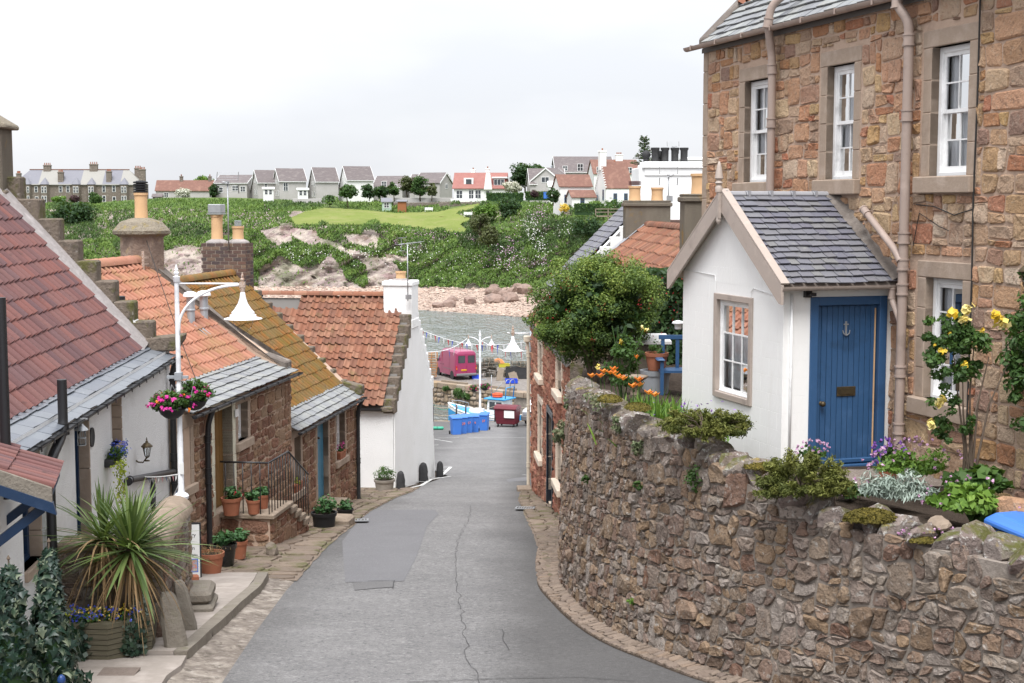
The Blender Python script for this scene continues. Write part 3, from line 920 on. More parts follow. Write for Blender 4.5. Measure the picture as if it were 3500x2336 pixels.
ribbon('road_crack',m_crack,[(1390,2335),(1700,2318),(1990,2314),(2170,2330)],.014,wob=.01)
# white hatching round the foot of the corner house
HL=[[(1378,1674),(1440,1660),(1475,1638),(1540,1629)],[(1510,1626),(1532,1606),(1541,1598)],[(1502,1599),(1541,1598)],[(1375,1659),(1427,1659)],[(1408,1645),(1457,1648)],[(1447,1638),(1487,1639)],[(1470,1631),(1516,1634)],[(1503,1618),(1512,1618)],[(1502,1609),(1521,1610)],[(1475,1500),(1546,1512)],[(1475,1523),(1498,1521)],[(1600,1498),(1680,1496),(1812,1497)],[(1495,1498),(1570,1497)],[(1786,1625),(1816,1627)]]
for i,l in enumerate(HL):
 ribbon('white_marking',m_line,l,.11 if i<3 else .075)
# pavement on the left
pv=tag(MB().build('pavement',m_conc),kind='structure')
def pav(y0,y1,xl,xr,h,name='paving_slab',m=m_conc,jag=.0):
 mb=MB()
 n=max(2,int((y1-y0)/.5))
 for i in range(n):
  pass
 ys=[lerp(y0,y1,i/n)for i in range(n+1)]
 L=[(xl(y),y)for y in ys]
 Rr=[(xr(y)+random.uniform(-jag,jag),y)for y in ys]
 top=[[(x,y,RZ(y)+h)for x,y in L],[(x,y,RZ(y)+h)for x,y in Rr]]
 mb.grid(top)
 mb.grid([[(x,y,RZ(y)+h)for x,y in Rr],[(x+.02,y,RZ(y)-.1)for x,y in Rr]])
 a,b=L[0],Rr[0]
 mb.quad((a[0],a[1],RZ(y0)+h),(a[0],a[1],RZ(y0)-.1),(b[0],b[1],RZ(y0)-.1),(b[0],b[1],RZ(y0)+h))
 a,b=L[-1],Rr[-1]
 mb.quad((a[0],a[1],RZ(y1)+h),(b[0],b[1],RZ(y1)+h),(b[0],b[1],RZ(y1)-.1),(a[0],a[1],RZ(y1)-.1))
 return mb.build(name,m,pv,bevel=.015)
xk=lambda y:float(np.interp(y,[8,13,16,19,21,22.3],[-3.5,-3.6,-3.72,-3.76,-3.76,-3.9]))
pav(8,12.2,lambda y:-6,lambda y:xk(y)-.02,.10,jag=.04)
pav(12.215,15.9,lambda y:-6,lambda y:xk(y)-.02,.10,jag=.05)
for a,b in((15.915,17.5),(17.515,19.4),(19.415,20.7),(20.715,22.2)):
 pav(a,b,lambda y:-6,lambda y:xk(y)-.17,.15)
ys=[15.9,17.3,18.6,20.0,21.2,22.2]
for a,b in zip(ys,ys[1:]):
 pav(a+.008,b-.008,lambda y:xk(y)-.162,lambda y:xk(y),.155,'kerb_stone',m_kerb,.012)
 # rough mortared channel between kerb and carriageway
mb=MB()
rows=[]
for i in range(61):
 y=lerp(10,22.6,i/60)
 e=road_edge(y)[0]+.22
 rows.append([(lerp(xk(y)-.01,e,t),y,RZ(y)+.045-.075*t+random.uniform(-.012,.012))for t in(0,.15,.3,.45,.6,.75,.9,1)])
mb.grid(rows)
tag(mb.build('gutter_channel',m_channel,smooth=True),kind='structure')
# flat verge stones from the pavement end to the corner house
vl=lambda y:float(np.interp(y,[22,25,31,37,39,43],[-6.2,-6.0,-5.0,-4.2,-4.9,-4.4]))
vr=lambda y:road_edge(y)[0]+.02
vg=tag(street_sheet('verge',m_sett,22.2,42.3,vl,vr,.012,60,6,.02),kind='structure')
items=[]
rg=random.Random(5)
polys=rubble(22.3,41.6,0,1,.42,.28,.3,3,[(1,1,3),(2,1,2),(1,2,1)],gap=.02)
for p in polys:
 def f(y,t,d):
  return(lerp(vl(y),vr(y),t),y,RZ(y)+.02+d)
 v,fc=stone(p,f,.03,rg,.3,-.03,.8)
 items.append(('g',v,fc,rg.random()))
pieces(vg,'verge_stone',items,m_sett,limit=140,smooth=False)
# right verge of setts along the garden wall
WALL=[(31.5,1.5),(28,1.12),(25,.9),(23,.82),(21.6,.82),(19.5,1.03),(18,1.29),(17,1.57),(16.1,1.95),(15.3,2.3),(14.4,2.85),(13.4,3.55),(12.3,4.35),(11,5.3),(9.5,6.4)]
def spline(pts,n):
 out=[]
 for i in range(len(pts)-1):
  p0,p1,p2,p3=(np.array(pts[max(0,min(len(pts)-1,k))],float)for k in(i-1,i,i+1,i+2))
  for t in np.linspace(0,1,n,endpoint=False):
   out.append(.5*((2*p1)+(-p0+p2)*t+(2*p0-5*p1+4*p2-p3)*t*t+(-p0+3*p1-3*p2+p3)*t**3))
 out.append(np.array(pts[-1],float))
 return np.array(out)
_w=spline(WALL,14)
WXY=np.stack([_w[:,1],_w[:,0]],1)
_d=np.r_[0,np.cumsum(np.linalg.norm(np.diff(WXY,axis=0),axis=1))]
WLEN=float(_d[-1])
def wpos(s):
 return float(np.interp(s,_d,WXY[:,0])),float(np.interp(s,_d,WXY[:,1]))
def wnorm(s):
 a,b=wpos(max(0,s-.25)),wpos(min(WLEN,s+.25))
 dx,dy=b[0]-a[0],b[1]-a[1]
 l=math.hypot(dx,dy)
 return(dy/l,-dx/l)
if wnorm(WLEN*.5)[0]>0:
 _wn0=wnorm
 wnorm=lambda s:(-_wn0(s)[0],-_wn0(s)[1])
sv=[]
mb=MB()
rows=[]
for i in range(121):
 s=WLEN*i/120
 x,y=wpos(s)
 e=road_edge(y)[1]
 n=wnorm(s)
 wd=float(np.interp(y,[20,26],[.36,.5]))
 rows.append([(x+n[0]*t*wd,y+n[1]*t*wd,RZ(y+n[1]*t*wd)+.008+.03*(1-t))for t in(-.2,0,.5,1.05)])
mb.grid(rows)
cv=tag(mb.build('cobbled_gutter',m_soil,smooth=True),kind='structure')
items=[]
rg=random.Random(9)
s=0.
while s<WLEN-.1:
 ln=rg.uniform(.075,.13)
 x,y=wpos(s+ln/2)
 wd=float(np.interp(y,[20,26],[.36,.5]))
 t0=0.02
 while t0<wd-.05:
  w=rg.uniform(.13,.24)
  w=min(w,wd-t0)
  if w<.05:
   break
  sk=.25*t0
  pl=[(s+sk+.006,t0+.006),(s+ln+sk-.006,t0+.006),(s+ln+sk-.004,t0+w-.008),(s+sk+.004,t0+w-.008)]
  pl=[(a+rg.uniform(-.008,.008),b+rg.uniform(-.01,.01))for a,b in pl]
  cc=[]
  for q in range(4):
   a,b=pl[q],pl[(q+1)%4]
   cc+=[(lerp(a[0],b[0],.16),lerp(a[1],b[1],.16)),(lerp(a[0],b[0],.84),lerp(a[1],b[1],.84))]
  def f(a,t,d):
   a=min(max(a,0),WLEN)
   x,y=wpos(a)
   n=wnorm(a)
   return(x+n[0]*t,y+n[1]*t,RZ(y+n[1]*t)+.012+.03*(1-t/wd)-.02*math.sin(math.pi*t/wd)+d)
  v,fc=stone(cc,f,.032+rg.uniform(-.008,.01),rg,.25,-.03,.7)
  items.append(('g',v,fc,rg.random()))
  t0+=w
 s+=ln
pieces(cv,'sett',items,m_cobble,limit=300,smooth=False)
# rough verge between the setts and the red house
ql=lambda y:road_edge(y)[1]-.04
qr=lambda y:float(np.interp(y,[21,25,28,31,42],[.95,1.0,1.2,1.35,.75]))
vq=tag(street_sheet('verge',m_sett,22,42.5,ql,qr,.010,60,6,.02),kind='structure')
items=[]
for p in rubble(22.2,42.3,0,1,.34,.34,.3,19,[(1,1,3),(2,1,1.5),(1,2,2)],gap=.02):
 v,fc=stone(p,lambda y,t,d:(lerp(ql(y),qr(y),t),y,RZ(y)+.012+d),.03,rg,.3,-.03,.8)
 items.append(('g',v,fc,rg.random()))
pieces(vq,'verge_stone',items,m_sett,limit=110)
# sea
m_sea=M('sea_water',[(.13,.15,.145),(.17,.19,.18)],.05,rough=.16,bump=0,spec=.5)
nt=m_sea.node_tree
g=nt.nodes.new('ShaderNodeNewGeometry')
mp=nt.nodes.new('ShaderNodeMapping')
mp.inputs['Scale'].default_value=(.75,.2,1)
nt.links.new(g.outputs['Position'],mp.inputs['Vector'])
n1=_noise(nt,mp.outputs[0],.7,3,.6)
n2=_noise(nt,mp.outputs[0],2.2,3,.6)
b=nt.nodes.new('ShaderNodeBump')
b.inputs['Strength'].default_value=1.
b.inputs['Distance'].default_value=1.0
nt.links.new(_math(nt,'ADD',n1,_math(nt,'MULTIPLY',n2,.45)),b.inputs['Height'])
nt.links.new(b.outputs[0],nt.nodes['Principled BSDF'].inputs['Normal'])
SEA=-17.2
mb=MB()
xs=[-3500,-400,-120,-40,0,40,120,400,3500]
yy=[89.8,130,170,220,300,600,4500]
mb.grid([[(x,y,SEA)for x in xs]for y in yy])
tag(mb.build('sea',m_sea),kind='structure')
# far headland
UC=[-1400,-400,100,350,560,800,1000,1200,1420,1620,1800,1950,2100,2300,2700,3800]
#        rows: below water, waterline, beach head, cliff foot, cliff, cliff edge, lawn back, house line, plateau
VR={'sub':([1120]*9+[1118,1125,1135,1150,1160,1180,1200],[225,225,225,225,225,228,230,230,230,226,222,216,206,196,186,180]),'wat':([1055,1055,1055,1055,1055,1055,1055,1055,1058,1072,1086,1092,1100,1110,1120,1130],None),'bea':([985,985,985,985,985,985,984,984,986,990,990,990,990,1000,1000,1000],[276,276,276,276,276,276,274,272,270,264,258,246,228,214,200,190]),'foot':([930,930,930,930,925,925,930,935,940,950,955,940,930,930,930,930],[281,281,281,281,281,280,278,276,274,269,262,249,231,217,203,193]),'mid':([850,850,850,850,840,850,862,868,880,890,880,860,840,840,840,840],[292,292,292,292,289,285,281,279,277,274,266,252,234,221,207,197]),'edge':([770,770,760,770,765,775,776,788,800,808,790,770,750,760,760,760],[325,325,322,312,305,297,291,288,286,282,273,257,240,228,214,204]),'back':([720,720,718,715,708,728,722,722,735,712,722,718,712,720,720,720],[370,370,368,352,325,318,322,322,318,312,300,268,252,240,226,216]),'house':([694,694,694,692,676,676,684,690,692,690,690,705,706,708,708,708],[398,398,396,394,350,344,344,344,342,338,318,284,270,262,250,240]),'top':([697,697,697,695,684,684,690,694,695,694,694,696,698,700,700,700],[900]*16),}
ROWN=['sub','wat','bea','foot','mid','edge','back','house','top']
_rc={}
def rows_at(u):
 u=round(u/4)*4
 if u not in _rc:
  _rc[u]=_rows_at(u)
 return _rc[u]
def _rows_at(u):
 vs,ys=[],[]
 for r in ROWN:
  v=float(np.interp(u,UC,VR[r][0]))
  y=-SEA*FPX/(v-700)*1.0 if VR[r][1]is None else float(np.interp(u,UC,VR[r][1]))
  vs.append(v)
  ys.append(y)
 return vs,ys
_nz=[(RNG.uniform(.01,.05),RNG.uniform(.02,.09),RNG.uniform(0,6.3))for _ in range(14)]
def hn(u,v):
 return sum(math.sin(a*u*2+b*v*2+c)for a,b,c in _nz)/14
def terr(u,v):
 vs,ys=rows_at(u)
 y=float(np.interp(-v,[-a for a in vs],ys))
 return P(u,v,y+(hn(u,v)*3.2 if 1050>v>745 else 0))
m_rock=M('cliff_rock',[(.40,.345,.295),(.29,.225,.215),(.47,.41,.345),(.34,.245,.235)],.16,rough=.95,bump=1.,bscale=.9,bdist=.9,spec=.1,nlo=.36,nhi=.64,layers=[((.15,.095,.06),.22,.53,.64,.65),((.48,.43,.37),.3,.56,.68,.6),((.05,.045,.035),.7,.58,.7,.5),((.055,.09,.025),.12,.52,.62,.55)],stretch=(1,1,2.4))
m_shingle=M('pink_shingle',[(.36,.27,.215),(.43,.34,.28),(.27,.20,.16)],.9,rough=.95,bump=1.,bscale=1.3,bdist=.4,spec=.1,layers=[((.2,.14,.11),.9,.58,.7,.6),((.62,.53,.45),1.4,.58,.7,.5)])
def inpoly(x,y,poly):
 c=False
 for i in range(len(poly)):
  (x1,y1),(x2,y2)=poly[i],poly[i-1]
  if(y1>y)!=(y2>y)and x<(x2-x1)*(y-y1)/(y2-y1)+x1:
   c=not c
 return c
ROCKS=[[(985,778),(1080,790),(1090,815),(1150,830),(1180,850),(1290,880),(1305,905),(1270,930),(1200,880),(1120,840),(1050,840),(1000,815)],[(1170,800),(1300,808),(1290,850),(1230,845),(1180,830)],[(890,920),(960,895),(1010,905),(1060,930),(1080,920),(1130,870),(1165,915),(1180,950),(1230,985),(880,990)],[(1250,900),(1310,880),(1355,905),(1385,960),(1380,988),(1260,985)],[(560,860),(640,838),(770,870),(800,985),(560,985)],[(1310,870),(1390,880),(1400,905),(1330,895)],[(890,790),(990,775),(1000,830),(930,845)]]
us=list(range(-1400,-200,60))+list(range(-200,2400,12))+list(range(2400,3801,70))
grid,mats_i=[],[]
tv=[]
for u in us:
 vs,ys=rows_at(u)
 col=[]
 for k in range(len(ROWN)-1):
  sub=[2,5,5,9,9,8,5,4][k]
  for q in range(sub):
   t=q/sub
   v=lerp(vs[k],vs[k+1],t)
   col.append((v,lerp(ys[k],ys[k+1],t),k))
 col.append((vs[-1],ys[-1],7))
 grid.append([(P(u,v,y+(hn(u,v)*3.2 if 1050>v>745 else 0)+(random.gauss(0,.32)if k in(2,3,4)and any(inpoly(u,v,r)for r in ROCKS)else 0)),k)for v,y,k in col])
nr=len(grid[0])
V=np.array([tuple(c[0])for col in grid for c in col])
F_,MI=[],[]
for i in range(len(us)-1):
 for j in range(nr-1):
  F_.append((i*nr+j,(i+1)*nr+j,(i+1)*nr+j+1,i*nr+j+1))
  MI.append(1 if grid[i][j][1]<=1 else(2 if grid[i][j][1]>=6 else 0))
m_turf=M('rough_turf',[(.07,.11,.03),(.11,.15,.04)],.2,rough=.95,bump=.6,bscale=3,bdist=.2)
tag(npmesh('headland',V,np.array(F_),[m_rock,m_shingle,m_turf],None,np.full(len(V),.5),True,MI),kind='structure')
# mown lawn on the cliff top
LAWN=[(985,752),(1040,727),(1110,714),(1230,720),(1350,732),(1500,727),(1570,711),(1650,697),(1625,714),(1560,733),(1612,752),(1575,772),(1606,800),(1510,797),(1430,782),(1300,770),(1200,773),(1010,772)]
m_lawn=M('mown_lawn',[(.13,.165,.04),(.16,.195,.05),(.195,.21,.07)],.12,rough=.95,bump=.4,bscale=4,bdist=.1,spec=.1,layers=[((.24,.225,.10),.25,.5,.68,.6),((.10,.14,.03),.5,.56,.7,.5)])
mb=MB()
q={}
for v in np.arange(694,806,2.):
 for u in range(980,1656,6):
  if inpoly(u+3,v+1,LAWN):
   idx=[]
   for a,b in((u,v),(u+6,v),(u+6,v+2),(u,v+2)):
    if(a,b)not in q:
     q[a,b]=len(mb.v)
     p=terr(a,b)
     mb.v.append((p.x,p.y,p.z+.22))
     mb.r.append(.5)
    idx.append(q[a,b])
   mb.f.append(tuple(idx))
   mb.m.append(0)
tag(mb.build('lawn',m_lawn,smooth=True),kind='structure')
# scrub and flowers: one uncountable mass on the slopes
DARK=[(250,770,110,80),(430,760,60,40),(1720,850,80,40),(1600,800,40,60),(1850,800,70,70),(1950,790,60,40),(640,790,80,25),(1020,700,120,14),(1180,735,90,10),(1640,750,50,40),(2000,850,60,60)]
N=140000
uu=RNG.uniform(-150,2250,N*2)
vv=RNG.uniform(684,1000,N*2)
keep_u,keep_v=[],[]
dome=[(RNG.uniform(-100,2200),RNG.uniform(700,985),RNG.uniform(9,36),RNG.random())for _ in range(190)]
dome=[d for d in dome if not inpoly(d[0],d[1],LAWN)]
DU=np.array(dome)
C,S,RN=[],[],[]
FL=[]
cnt=0
for a,b in zip(uu,vv):
 if cnt>=N:
  break
 vs,ys=rows_at(a)if cnt%1==0 else(vs,ys)
 if b>vs[2]-3 or b<vs[7]-1:
  continue
 if inpoly(a,b,LAWN):
  continue
 if any(inpoly(a,b,r)for r in ROCKS)and RNG.random()<.985:
  continue
 y=float(np.interp(-b,[-k for k in vs],ys))
 dd=np.hypot(DU[:,0]-a,(DU[:,1]-b)*1.5)/DU[:,2]
 j=int(np.argmin(dd))
 lift=0
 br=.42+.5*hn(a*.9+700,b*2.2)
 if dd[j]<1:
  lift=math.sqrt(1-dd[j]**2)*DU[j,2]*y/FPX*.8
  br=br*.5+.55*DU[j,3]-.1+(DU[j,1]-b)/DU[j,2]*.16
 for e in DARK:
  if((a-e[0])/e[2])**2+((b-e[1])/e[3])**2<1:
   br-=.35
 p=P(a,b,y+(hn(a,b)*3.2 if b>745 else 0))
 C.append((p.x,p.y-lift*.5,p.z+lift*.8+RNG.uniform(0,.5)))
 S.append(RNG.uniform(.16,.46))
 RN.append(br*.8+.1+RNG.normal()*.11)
 cnt+=1
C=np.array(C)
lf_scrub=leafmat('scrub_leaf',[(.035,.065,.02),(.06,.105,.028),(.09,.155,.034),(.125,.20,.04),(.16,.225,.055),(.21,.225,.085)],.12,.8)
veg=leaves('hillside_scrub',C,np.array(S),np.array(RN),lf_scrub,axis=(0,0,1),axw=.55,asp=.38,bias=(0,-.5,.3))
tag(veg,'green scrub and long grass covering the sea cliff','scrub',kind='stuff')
def drift(name,label,mat,spots,n,size=.16):
 C,k=[],0
 for(u,v,ru,rv,w)in spots:
  for _ in range(int(n*w)):
   a,b=u+RNG.normal()*ru,v+RNG.normal()*rv
   p=terr(a,b)
   C.append((p.x,p.y-.9,p.z+RNG.uniform(.4,1.3)))
 o=leaves(name,np.array(C),RNG.uniform(.5,1.2,len(C))*size,RNG.random(len(C)),mat,bias=(0,-1,.4),asp=.8)
 return tag(o,label,'flowers',kind='stuff')
drift('white_wildflowers','drifts of white wildflowers on the steep green bank',fl_white,[(1815,790,18,26,.16),(1845,880,14,36,.16),(1740,900,40,28,.12),(1230,885,45,14,.1),(1420,870,30,20,.12),(1060,880,60,18,.1),(1330,800,30,8,.05),(1560,900,90,40,.1),(1950,800,30,14,.06)],800,.12)
drift('pink_wildflowers','drifts of magenta wildflowers on the steep green bank',fl_pink,[(1840,745,16,14,.14),(1745,865,18,26,.18),(1700,905,50,16,.1),(1860,905,12,10,.06),(1490,810,40,10,.08),(890,760,40,18,.14),(1400,830,40,10,.06),(1760,930,40,12,.06),(330,800,120,20,.02)],600,.12)
# shingle beach: loose stones too many to count, and the larger boulders one by one
C=[]
rg=random.Random(21)
bst=MB()
for i in range(5200):
 u=rg.uniform(820,2000)
 vs,ys=rows_at(u)
 v=lerp(vs[2]-3,vs[1],rg.random()**1.2)
 p=P(u,v,float(np.interp(-v,[-k for k in vs],ys)))
 s=rg.uniform(.12,.42)*(1.4 if v<1000 else 1)
 e=[(rg.uniform(.6,1.2)*s,rg.uniform(.6,1.2)*s,rg.uniform(.3,.7)*s)]
 a=rg.uniform(0,3.14)
 vv_=[]
 for(x,y,z)in((1,0,0),(0,1,0),(-1,0,0),(0,-1,0)):
  x,y=x*e[0][0],y*e[0][1]
  vv_.append((p.x+x*math.cos(a)-y*math.sin(a),p.y+x*math.sin(a)+y*math.cos(a),p.z+rg.uniform(-.05,.12)))
 vv_.append((p.x+rg.uniform(-.1,.1),p.y,p.z+e[0][2]))
 bst.add(vv_,[(0,1,4),(1,2,4),(2,3,4),(3,0,4)],0,rg.random())
m_beachstone=M('beach_stone',[(.48,.36,.28),(.4,.3,.24)],1,piece=[(.40,.31,.245),(.5,.41,.34),(.28,.2,.16),(.19,.14,.12),(.42,.29,.23)],pmix=.8,rough=.95,bump=.3,bscale=6)
o=bst.build('beach_stones',m_beachstone)
tag(o,'loose pink and buff stones covering the shore','stones',kind='stuff')
def boulder(name,loc,r,mat,seed,label,group=None,flat=.6,sub=2,cat='boulder'):
 bm=bmesh.new()
 bmesh.ops.create_icosphere(bm,subdivisions=sub,radius=1)
 rg=random.Random(seed)
 ph=[(Vector((rg.gauss(0,1),rg.gauss(0,1),rg.gauss(0,1))).normalized(),rg.uniform(.55,.95))for _ in range(9)]
 for v in bm.verts:
  c=v.co.copy()
  for n,d in ph:
   e=c.dot(n)
   if e>d:
    c-=n*(e-d)
  c*=rg.uniform(.96,1.04)
  v.co=Vector((c.x*r[0],c.y*r[1],c.z*r[2]))
 me=bpy.data.meshes.new(name)
 bm.to_mesh(me)
 bm.free()
 me.materials.append(mat)
 me.attributes.new('rnd','FLOAT','POINT').data.foreach_set('value',[rg.random()]*len(me.vertices))
 o=bpy.data.objects.new(name,me)
 COL.objects.link(o)
 o.location=loc
 o.rotation_euler=(rg.uniform(-.2,.2),rg.uniform(-.2,.2),rg.uniform(0,6))
 return tag(o,label,cat,group)
m_boulder=M('shore_boulder',[(.20,.145,.12),(.28,.2,.165),(.15,.115,.10)],.7,rough=.95,bump=.9,bscale=2.5,bdist=.2,layers=[((.1,.1,.04),.9,.6,.72,.5)])
BO=[(1498,1052,1.1,'low weedy boulder at the water edge, left of two'),(1536,1050,1.3,'weedy two toned boulder at the water edge beside a lower one'),(1550,1030,1.0,'brown boulder just above the weedy pair on the shore'),(1606,1040,1.2,'lone pinkish boulder in the middle of the shingle beach'),(1600,1026,.7,'small dark boulder behind the lone pinkish one'),(1688,1005,1.5,'grey block at the left end of the rockfall'),(1720,1010,1.1,'buff boulder in the rockfall under the bank'),(1745,1030,1.6,'big tilted slab boulder at the front of the rockfall'),(1752,1000,1.3,'long flat boulder on top of the rockfall'),(1690,1035,1.6,'long dark slab boulder at the foot of the rockfall'),(1797,1005,1.8,'grey squared boulder at the right end of the rockfall'),(1690,990,1.1,'dark boulder high against the green bank'),(1770,988,1.1,'brown boulder against the bank at the right')]
for i,(u,v,r,lb)in enumerate(BO):
 boulder('boulder',terr(u,v)+Vector((0,0,r*.25)),(r*1.25,r,r*.75),m_boulder,i+40,lb,'boulders on the shore')
# building helpers
class House:
 """local frame: x along the front wall, y into the house, z up from BASE (heights are given as world z)"""
 def __init__(s,name,label,cat,ox,oy,base,dirx,group=None):
  s.rz=math.atan2(dirx[1],dirx[0])
  s.base=base
  s.loc=Vector((ox,oy,base))
  s.e=thing(name,label,cat,s.loc,s.rz,group)
  s.W=mat_of(s.loc,s.rz)
  s.Wi=s.W.inverted()
 def z(s,w):
  return w-s.base
 def px(s,u,v,Y):
  return s.Wi@P(u,v,Y)
 def at_u(s,u,y=0.,v=1450):
  """local x of the point of the wall plane y (local) seen in column u"""
  r=(u-1750)/FPX/(CT+(1168-v)/FPX*ST)
  o=s.W@Vector((0,y,0))
  d=s.W.to_3x3()@Vector((1,0,0))
  t=(r*o.y-o.x)/(d.x-r*d.y)
  return t
 def zpx(s,u,v,y=0.):
  t=s.at_u(u,y,v)
  p=s.W@Vector((t,y,0))
  return P(u,v,p.y).z-s.base
def tile_geo(w,L,h=.07,th=.024,lip=.028):
 """one pantile: x across (cover w), y upslope, z off the roof; lower end at y=0; the roll's free edge stands at x = 0"""
 pr=[(0,lip),(.06,lip+h*.45),(.15,lip*.7+h*.92),(.23,lip*.5+h),(.33,h*.86),(.44,h*.40),(.55,h*.08),(.75,-h*.02),(1.05,.004)]
 pr=[(x*w,z)for x,z in pr]
 lift=.044
 n=len(pr)
 vs=[(x,0,z+lift)for x,z in pr]+[(x,L,z)for x,z in pr]+[(x,.004,z+lift-th)for x,z in pr]+[(.004,0,lift-.02),(.004,L,-.02)]
 fs=[(i,i+1,n+i+1,n+i)for i in range(n-1)]+[(2*n+i,2*n+i+1,i+1,i)for i in range(n-1)]
 fs+=[(0,n,3*n+1,3*n),(n-1,3*n-1,2*n-1)]
 return vs,fs
_TV={}
def tile_variants(key,w,L,mat,k=14,**kw):
 if key in _TV:
  return _TV[key]
 out=[]
 for i in range(k):
  vs,fs=tile_geo(w,L,**kw)
  rg=random.Random(i)
  vs=[(x+rg.uniform(-.001,.001),y,z)for x,y,z in vs]
  me=bpy.data.meshes.new(key)
  me.from_pydata(vs,[],fs)
  me.materials.append(mat)
  me.attributes.new('rnd','FLOAT','POINT').data.foreach_set('value',[(i+.5)/k]*len(vs))
  me.polygons.foreach_set('use_smooth',[True]*(len(fs)))
  try:
   me.set_sharp_from_angle(angle=R(50))
  except Exception:
   pass
  out.append((me,vs,fs,(i+.5)/k))
 _TV[key]=out
 return out
def basis(o,ex,ey,ez):
 m=Matrix.Identity(4)
 for i,a in enumerate((ex,ey,ez)):
  m[0][i],m[1][i],m[2][i]=a
 m.translation=Vector(o)
 return m
def tiled(H,parent,key,mat,x0,x1,y0,z0,y1,z1,cov,exp_,limit=300,name='pantile',skip=None,jit=.006,h=.06,wob=.01):
 """tiles on the slope from eave (y0,z0) to ridge (y1,z1), local coordinates"""
 sl=math.hypot(y1-y0,z1-z0)
 es=Vector((0,(y1-y0)/sl,(z1-z0)/sl))
 en=Vector((0,-es.z,es.y))
 nr,ncol=max(1,round(sl/exp_)),max(1,round((x1-x0)/cov))
 cov,exp_=(x1-x0)/ncol,sl/nr
 vr=tile_variants(key,cov,exp_*1.2,mat,h=h)
 items=[]
 rg=random.Random(hash(key)%1000 if False else len(key)*7+nr)
 for r in range(nr):
  rz_=rg.uniform(-wob,wob)
  for c in range(ncol):
   x=x0+c*cov
   if skip and skip(x+cov/2,(r+.5)/nr):
    continue
   sag=-.02*math.sin(math.pi*c/ncol)+.008*math.sin(c*.9+r)
   o=Vector((x,y0,z0))+es*(r*exp_+rg.uniform(-jit,jit)*1.5+rz_)+en*(sag+rg.uniform(0,jit))
   a=rg.uniform(-.012,.012)
   ex=Vector((1,0,0))+es*a
   ex.normalize()
   ey=(es-Vector((1,0,0))*a+en*rg.uniform(-.012,.012)).normalized()
   me,vs,fs,q=vr[rg.randrange(len(vr))]
   items.append(('m',me,basis(o,ex,ey,ex.cross(ey)),vs,fs,q))
 pieces(parent,name,items,mat,H.W,limit)
def slated(H,parent,mat,x0,x1,y0,z0,y1,z1,w,exp_,limit=300,name='slate',seed=1,skip=None,th=.012,f=None):
 """overlapping slates on a slope"""
 sl=math.hypot(y1-y0,z1-z0)
 es=Vector((0,(y1-y0)/sl,(z1-z0)/sl))
 en=Vector((0,-es.z,es.y))
 nr=max(1,round(sl/exp_))
 exp_=sl/nr
 rg=random.Random(seed)
 items=[]
 for r in range(nr):
  x=x0-rg.uniform(0,w*.6)
  while x<x1-.02:
   ww=w*rg.uniform(.72,1.25)
   a,b=max(x,x0),min(x+ww,x1)
   x+=ww
   if b-a<.05 or(skip and skip((a+b)/2,(r+.5)/nr)):
    continue
   lo=-rg.uniform(0,.018)
   t=th*rg.uniform(.8,1.7)
   k=rg.uniform(0,.006)
   o=Vector((0,y0,z0))+es*(r*exp_)
   c1,c2=rg.uniform(-.012,.012),rg.uniform(-.012,.012)
   pts=[]
   for(xx,yy)in((a+.004,lo+c1),(b-.004,lo+c2),(b-.004,exp_*1.35),(a+.004,exp_*1.35)):
    lift=(.026+k)*(1-yy/(exp_*1.35))+.002
    pts.append(o+Vector((xx,0,0))+es*yy+en*lift)
   top=[p+en*t for p in pts[:2]]+[p+en*t*.5 for p in pts[2:]]
   v=pts+top
   fs=[(4,5,6,7),(0,1,5,4),(1,2,6,5),(3,0,4,7)]
   if f:
    v=[f(p)for p in v]
   items.append(('g',v,fs,rg.random()))
 pieces(parent,name,items,mat,H.W,limit)
def roof_deck(H,parent,m,x0,x1,y0,z0,y1,z1,y2=None,z2=None,th=.12,name='roof'):
 """solid under-roof: front slope and back slope to the wall heads"""
 mb=MB()
 if y2 is None:
  y2,z2=2*y1-y0,z0
 e=.05
 sec=[(y0,z0-.05-e),(y1,z1-.03-e),(y2,z2-.05-e),(y2,z2-th-.1-e),(y1,z1-th-.15-e),(y0,z0-th-e)]
 mb.extrude([(x0,y,z)for y,z in sec],(0,0,0),(x1-x0,0,0))
 return mb.build(name,m,parent)
def gutter(H,parent,x0,x1,y,z,m,r=.055,hooks=.9,name='gutter'):
 mb=MB()
 n=7
 prof=[(r*math.cos(a),r*math.sin(a))for a in[math.pi+math.pi*i/n for i in range(n+1)]]
 rows=[[(x,y+a,z+b)for a,b in prof]for x in(x0,x1)]
 mb.grid(rows)
 rows=[[(x,y+a*.86,z+b*.86)for a,b in prof]for x in(x0,x1)]
 mb.grid(rows)
 for x in(x0,x1):
  mb.add([(x,y+a,z+b)for a,b in prof],[tuple(range(n+1))])
 g=mb.build(name,m,parent,smooth=True,auto=40)
 x=x0+.3
 while x<x1:
  k=MB()
  k.box(x-.012,x+.012,y-r-.012,y+.22,z+.0,z+.012)
  k.box(x-.012,x+.012,y-r-.014,y-r-.002,z-r,z+.012)
  k.build('gutter_bracket',m,g)
  x+=hooks
 return g
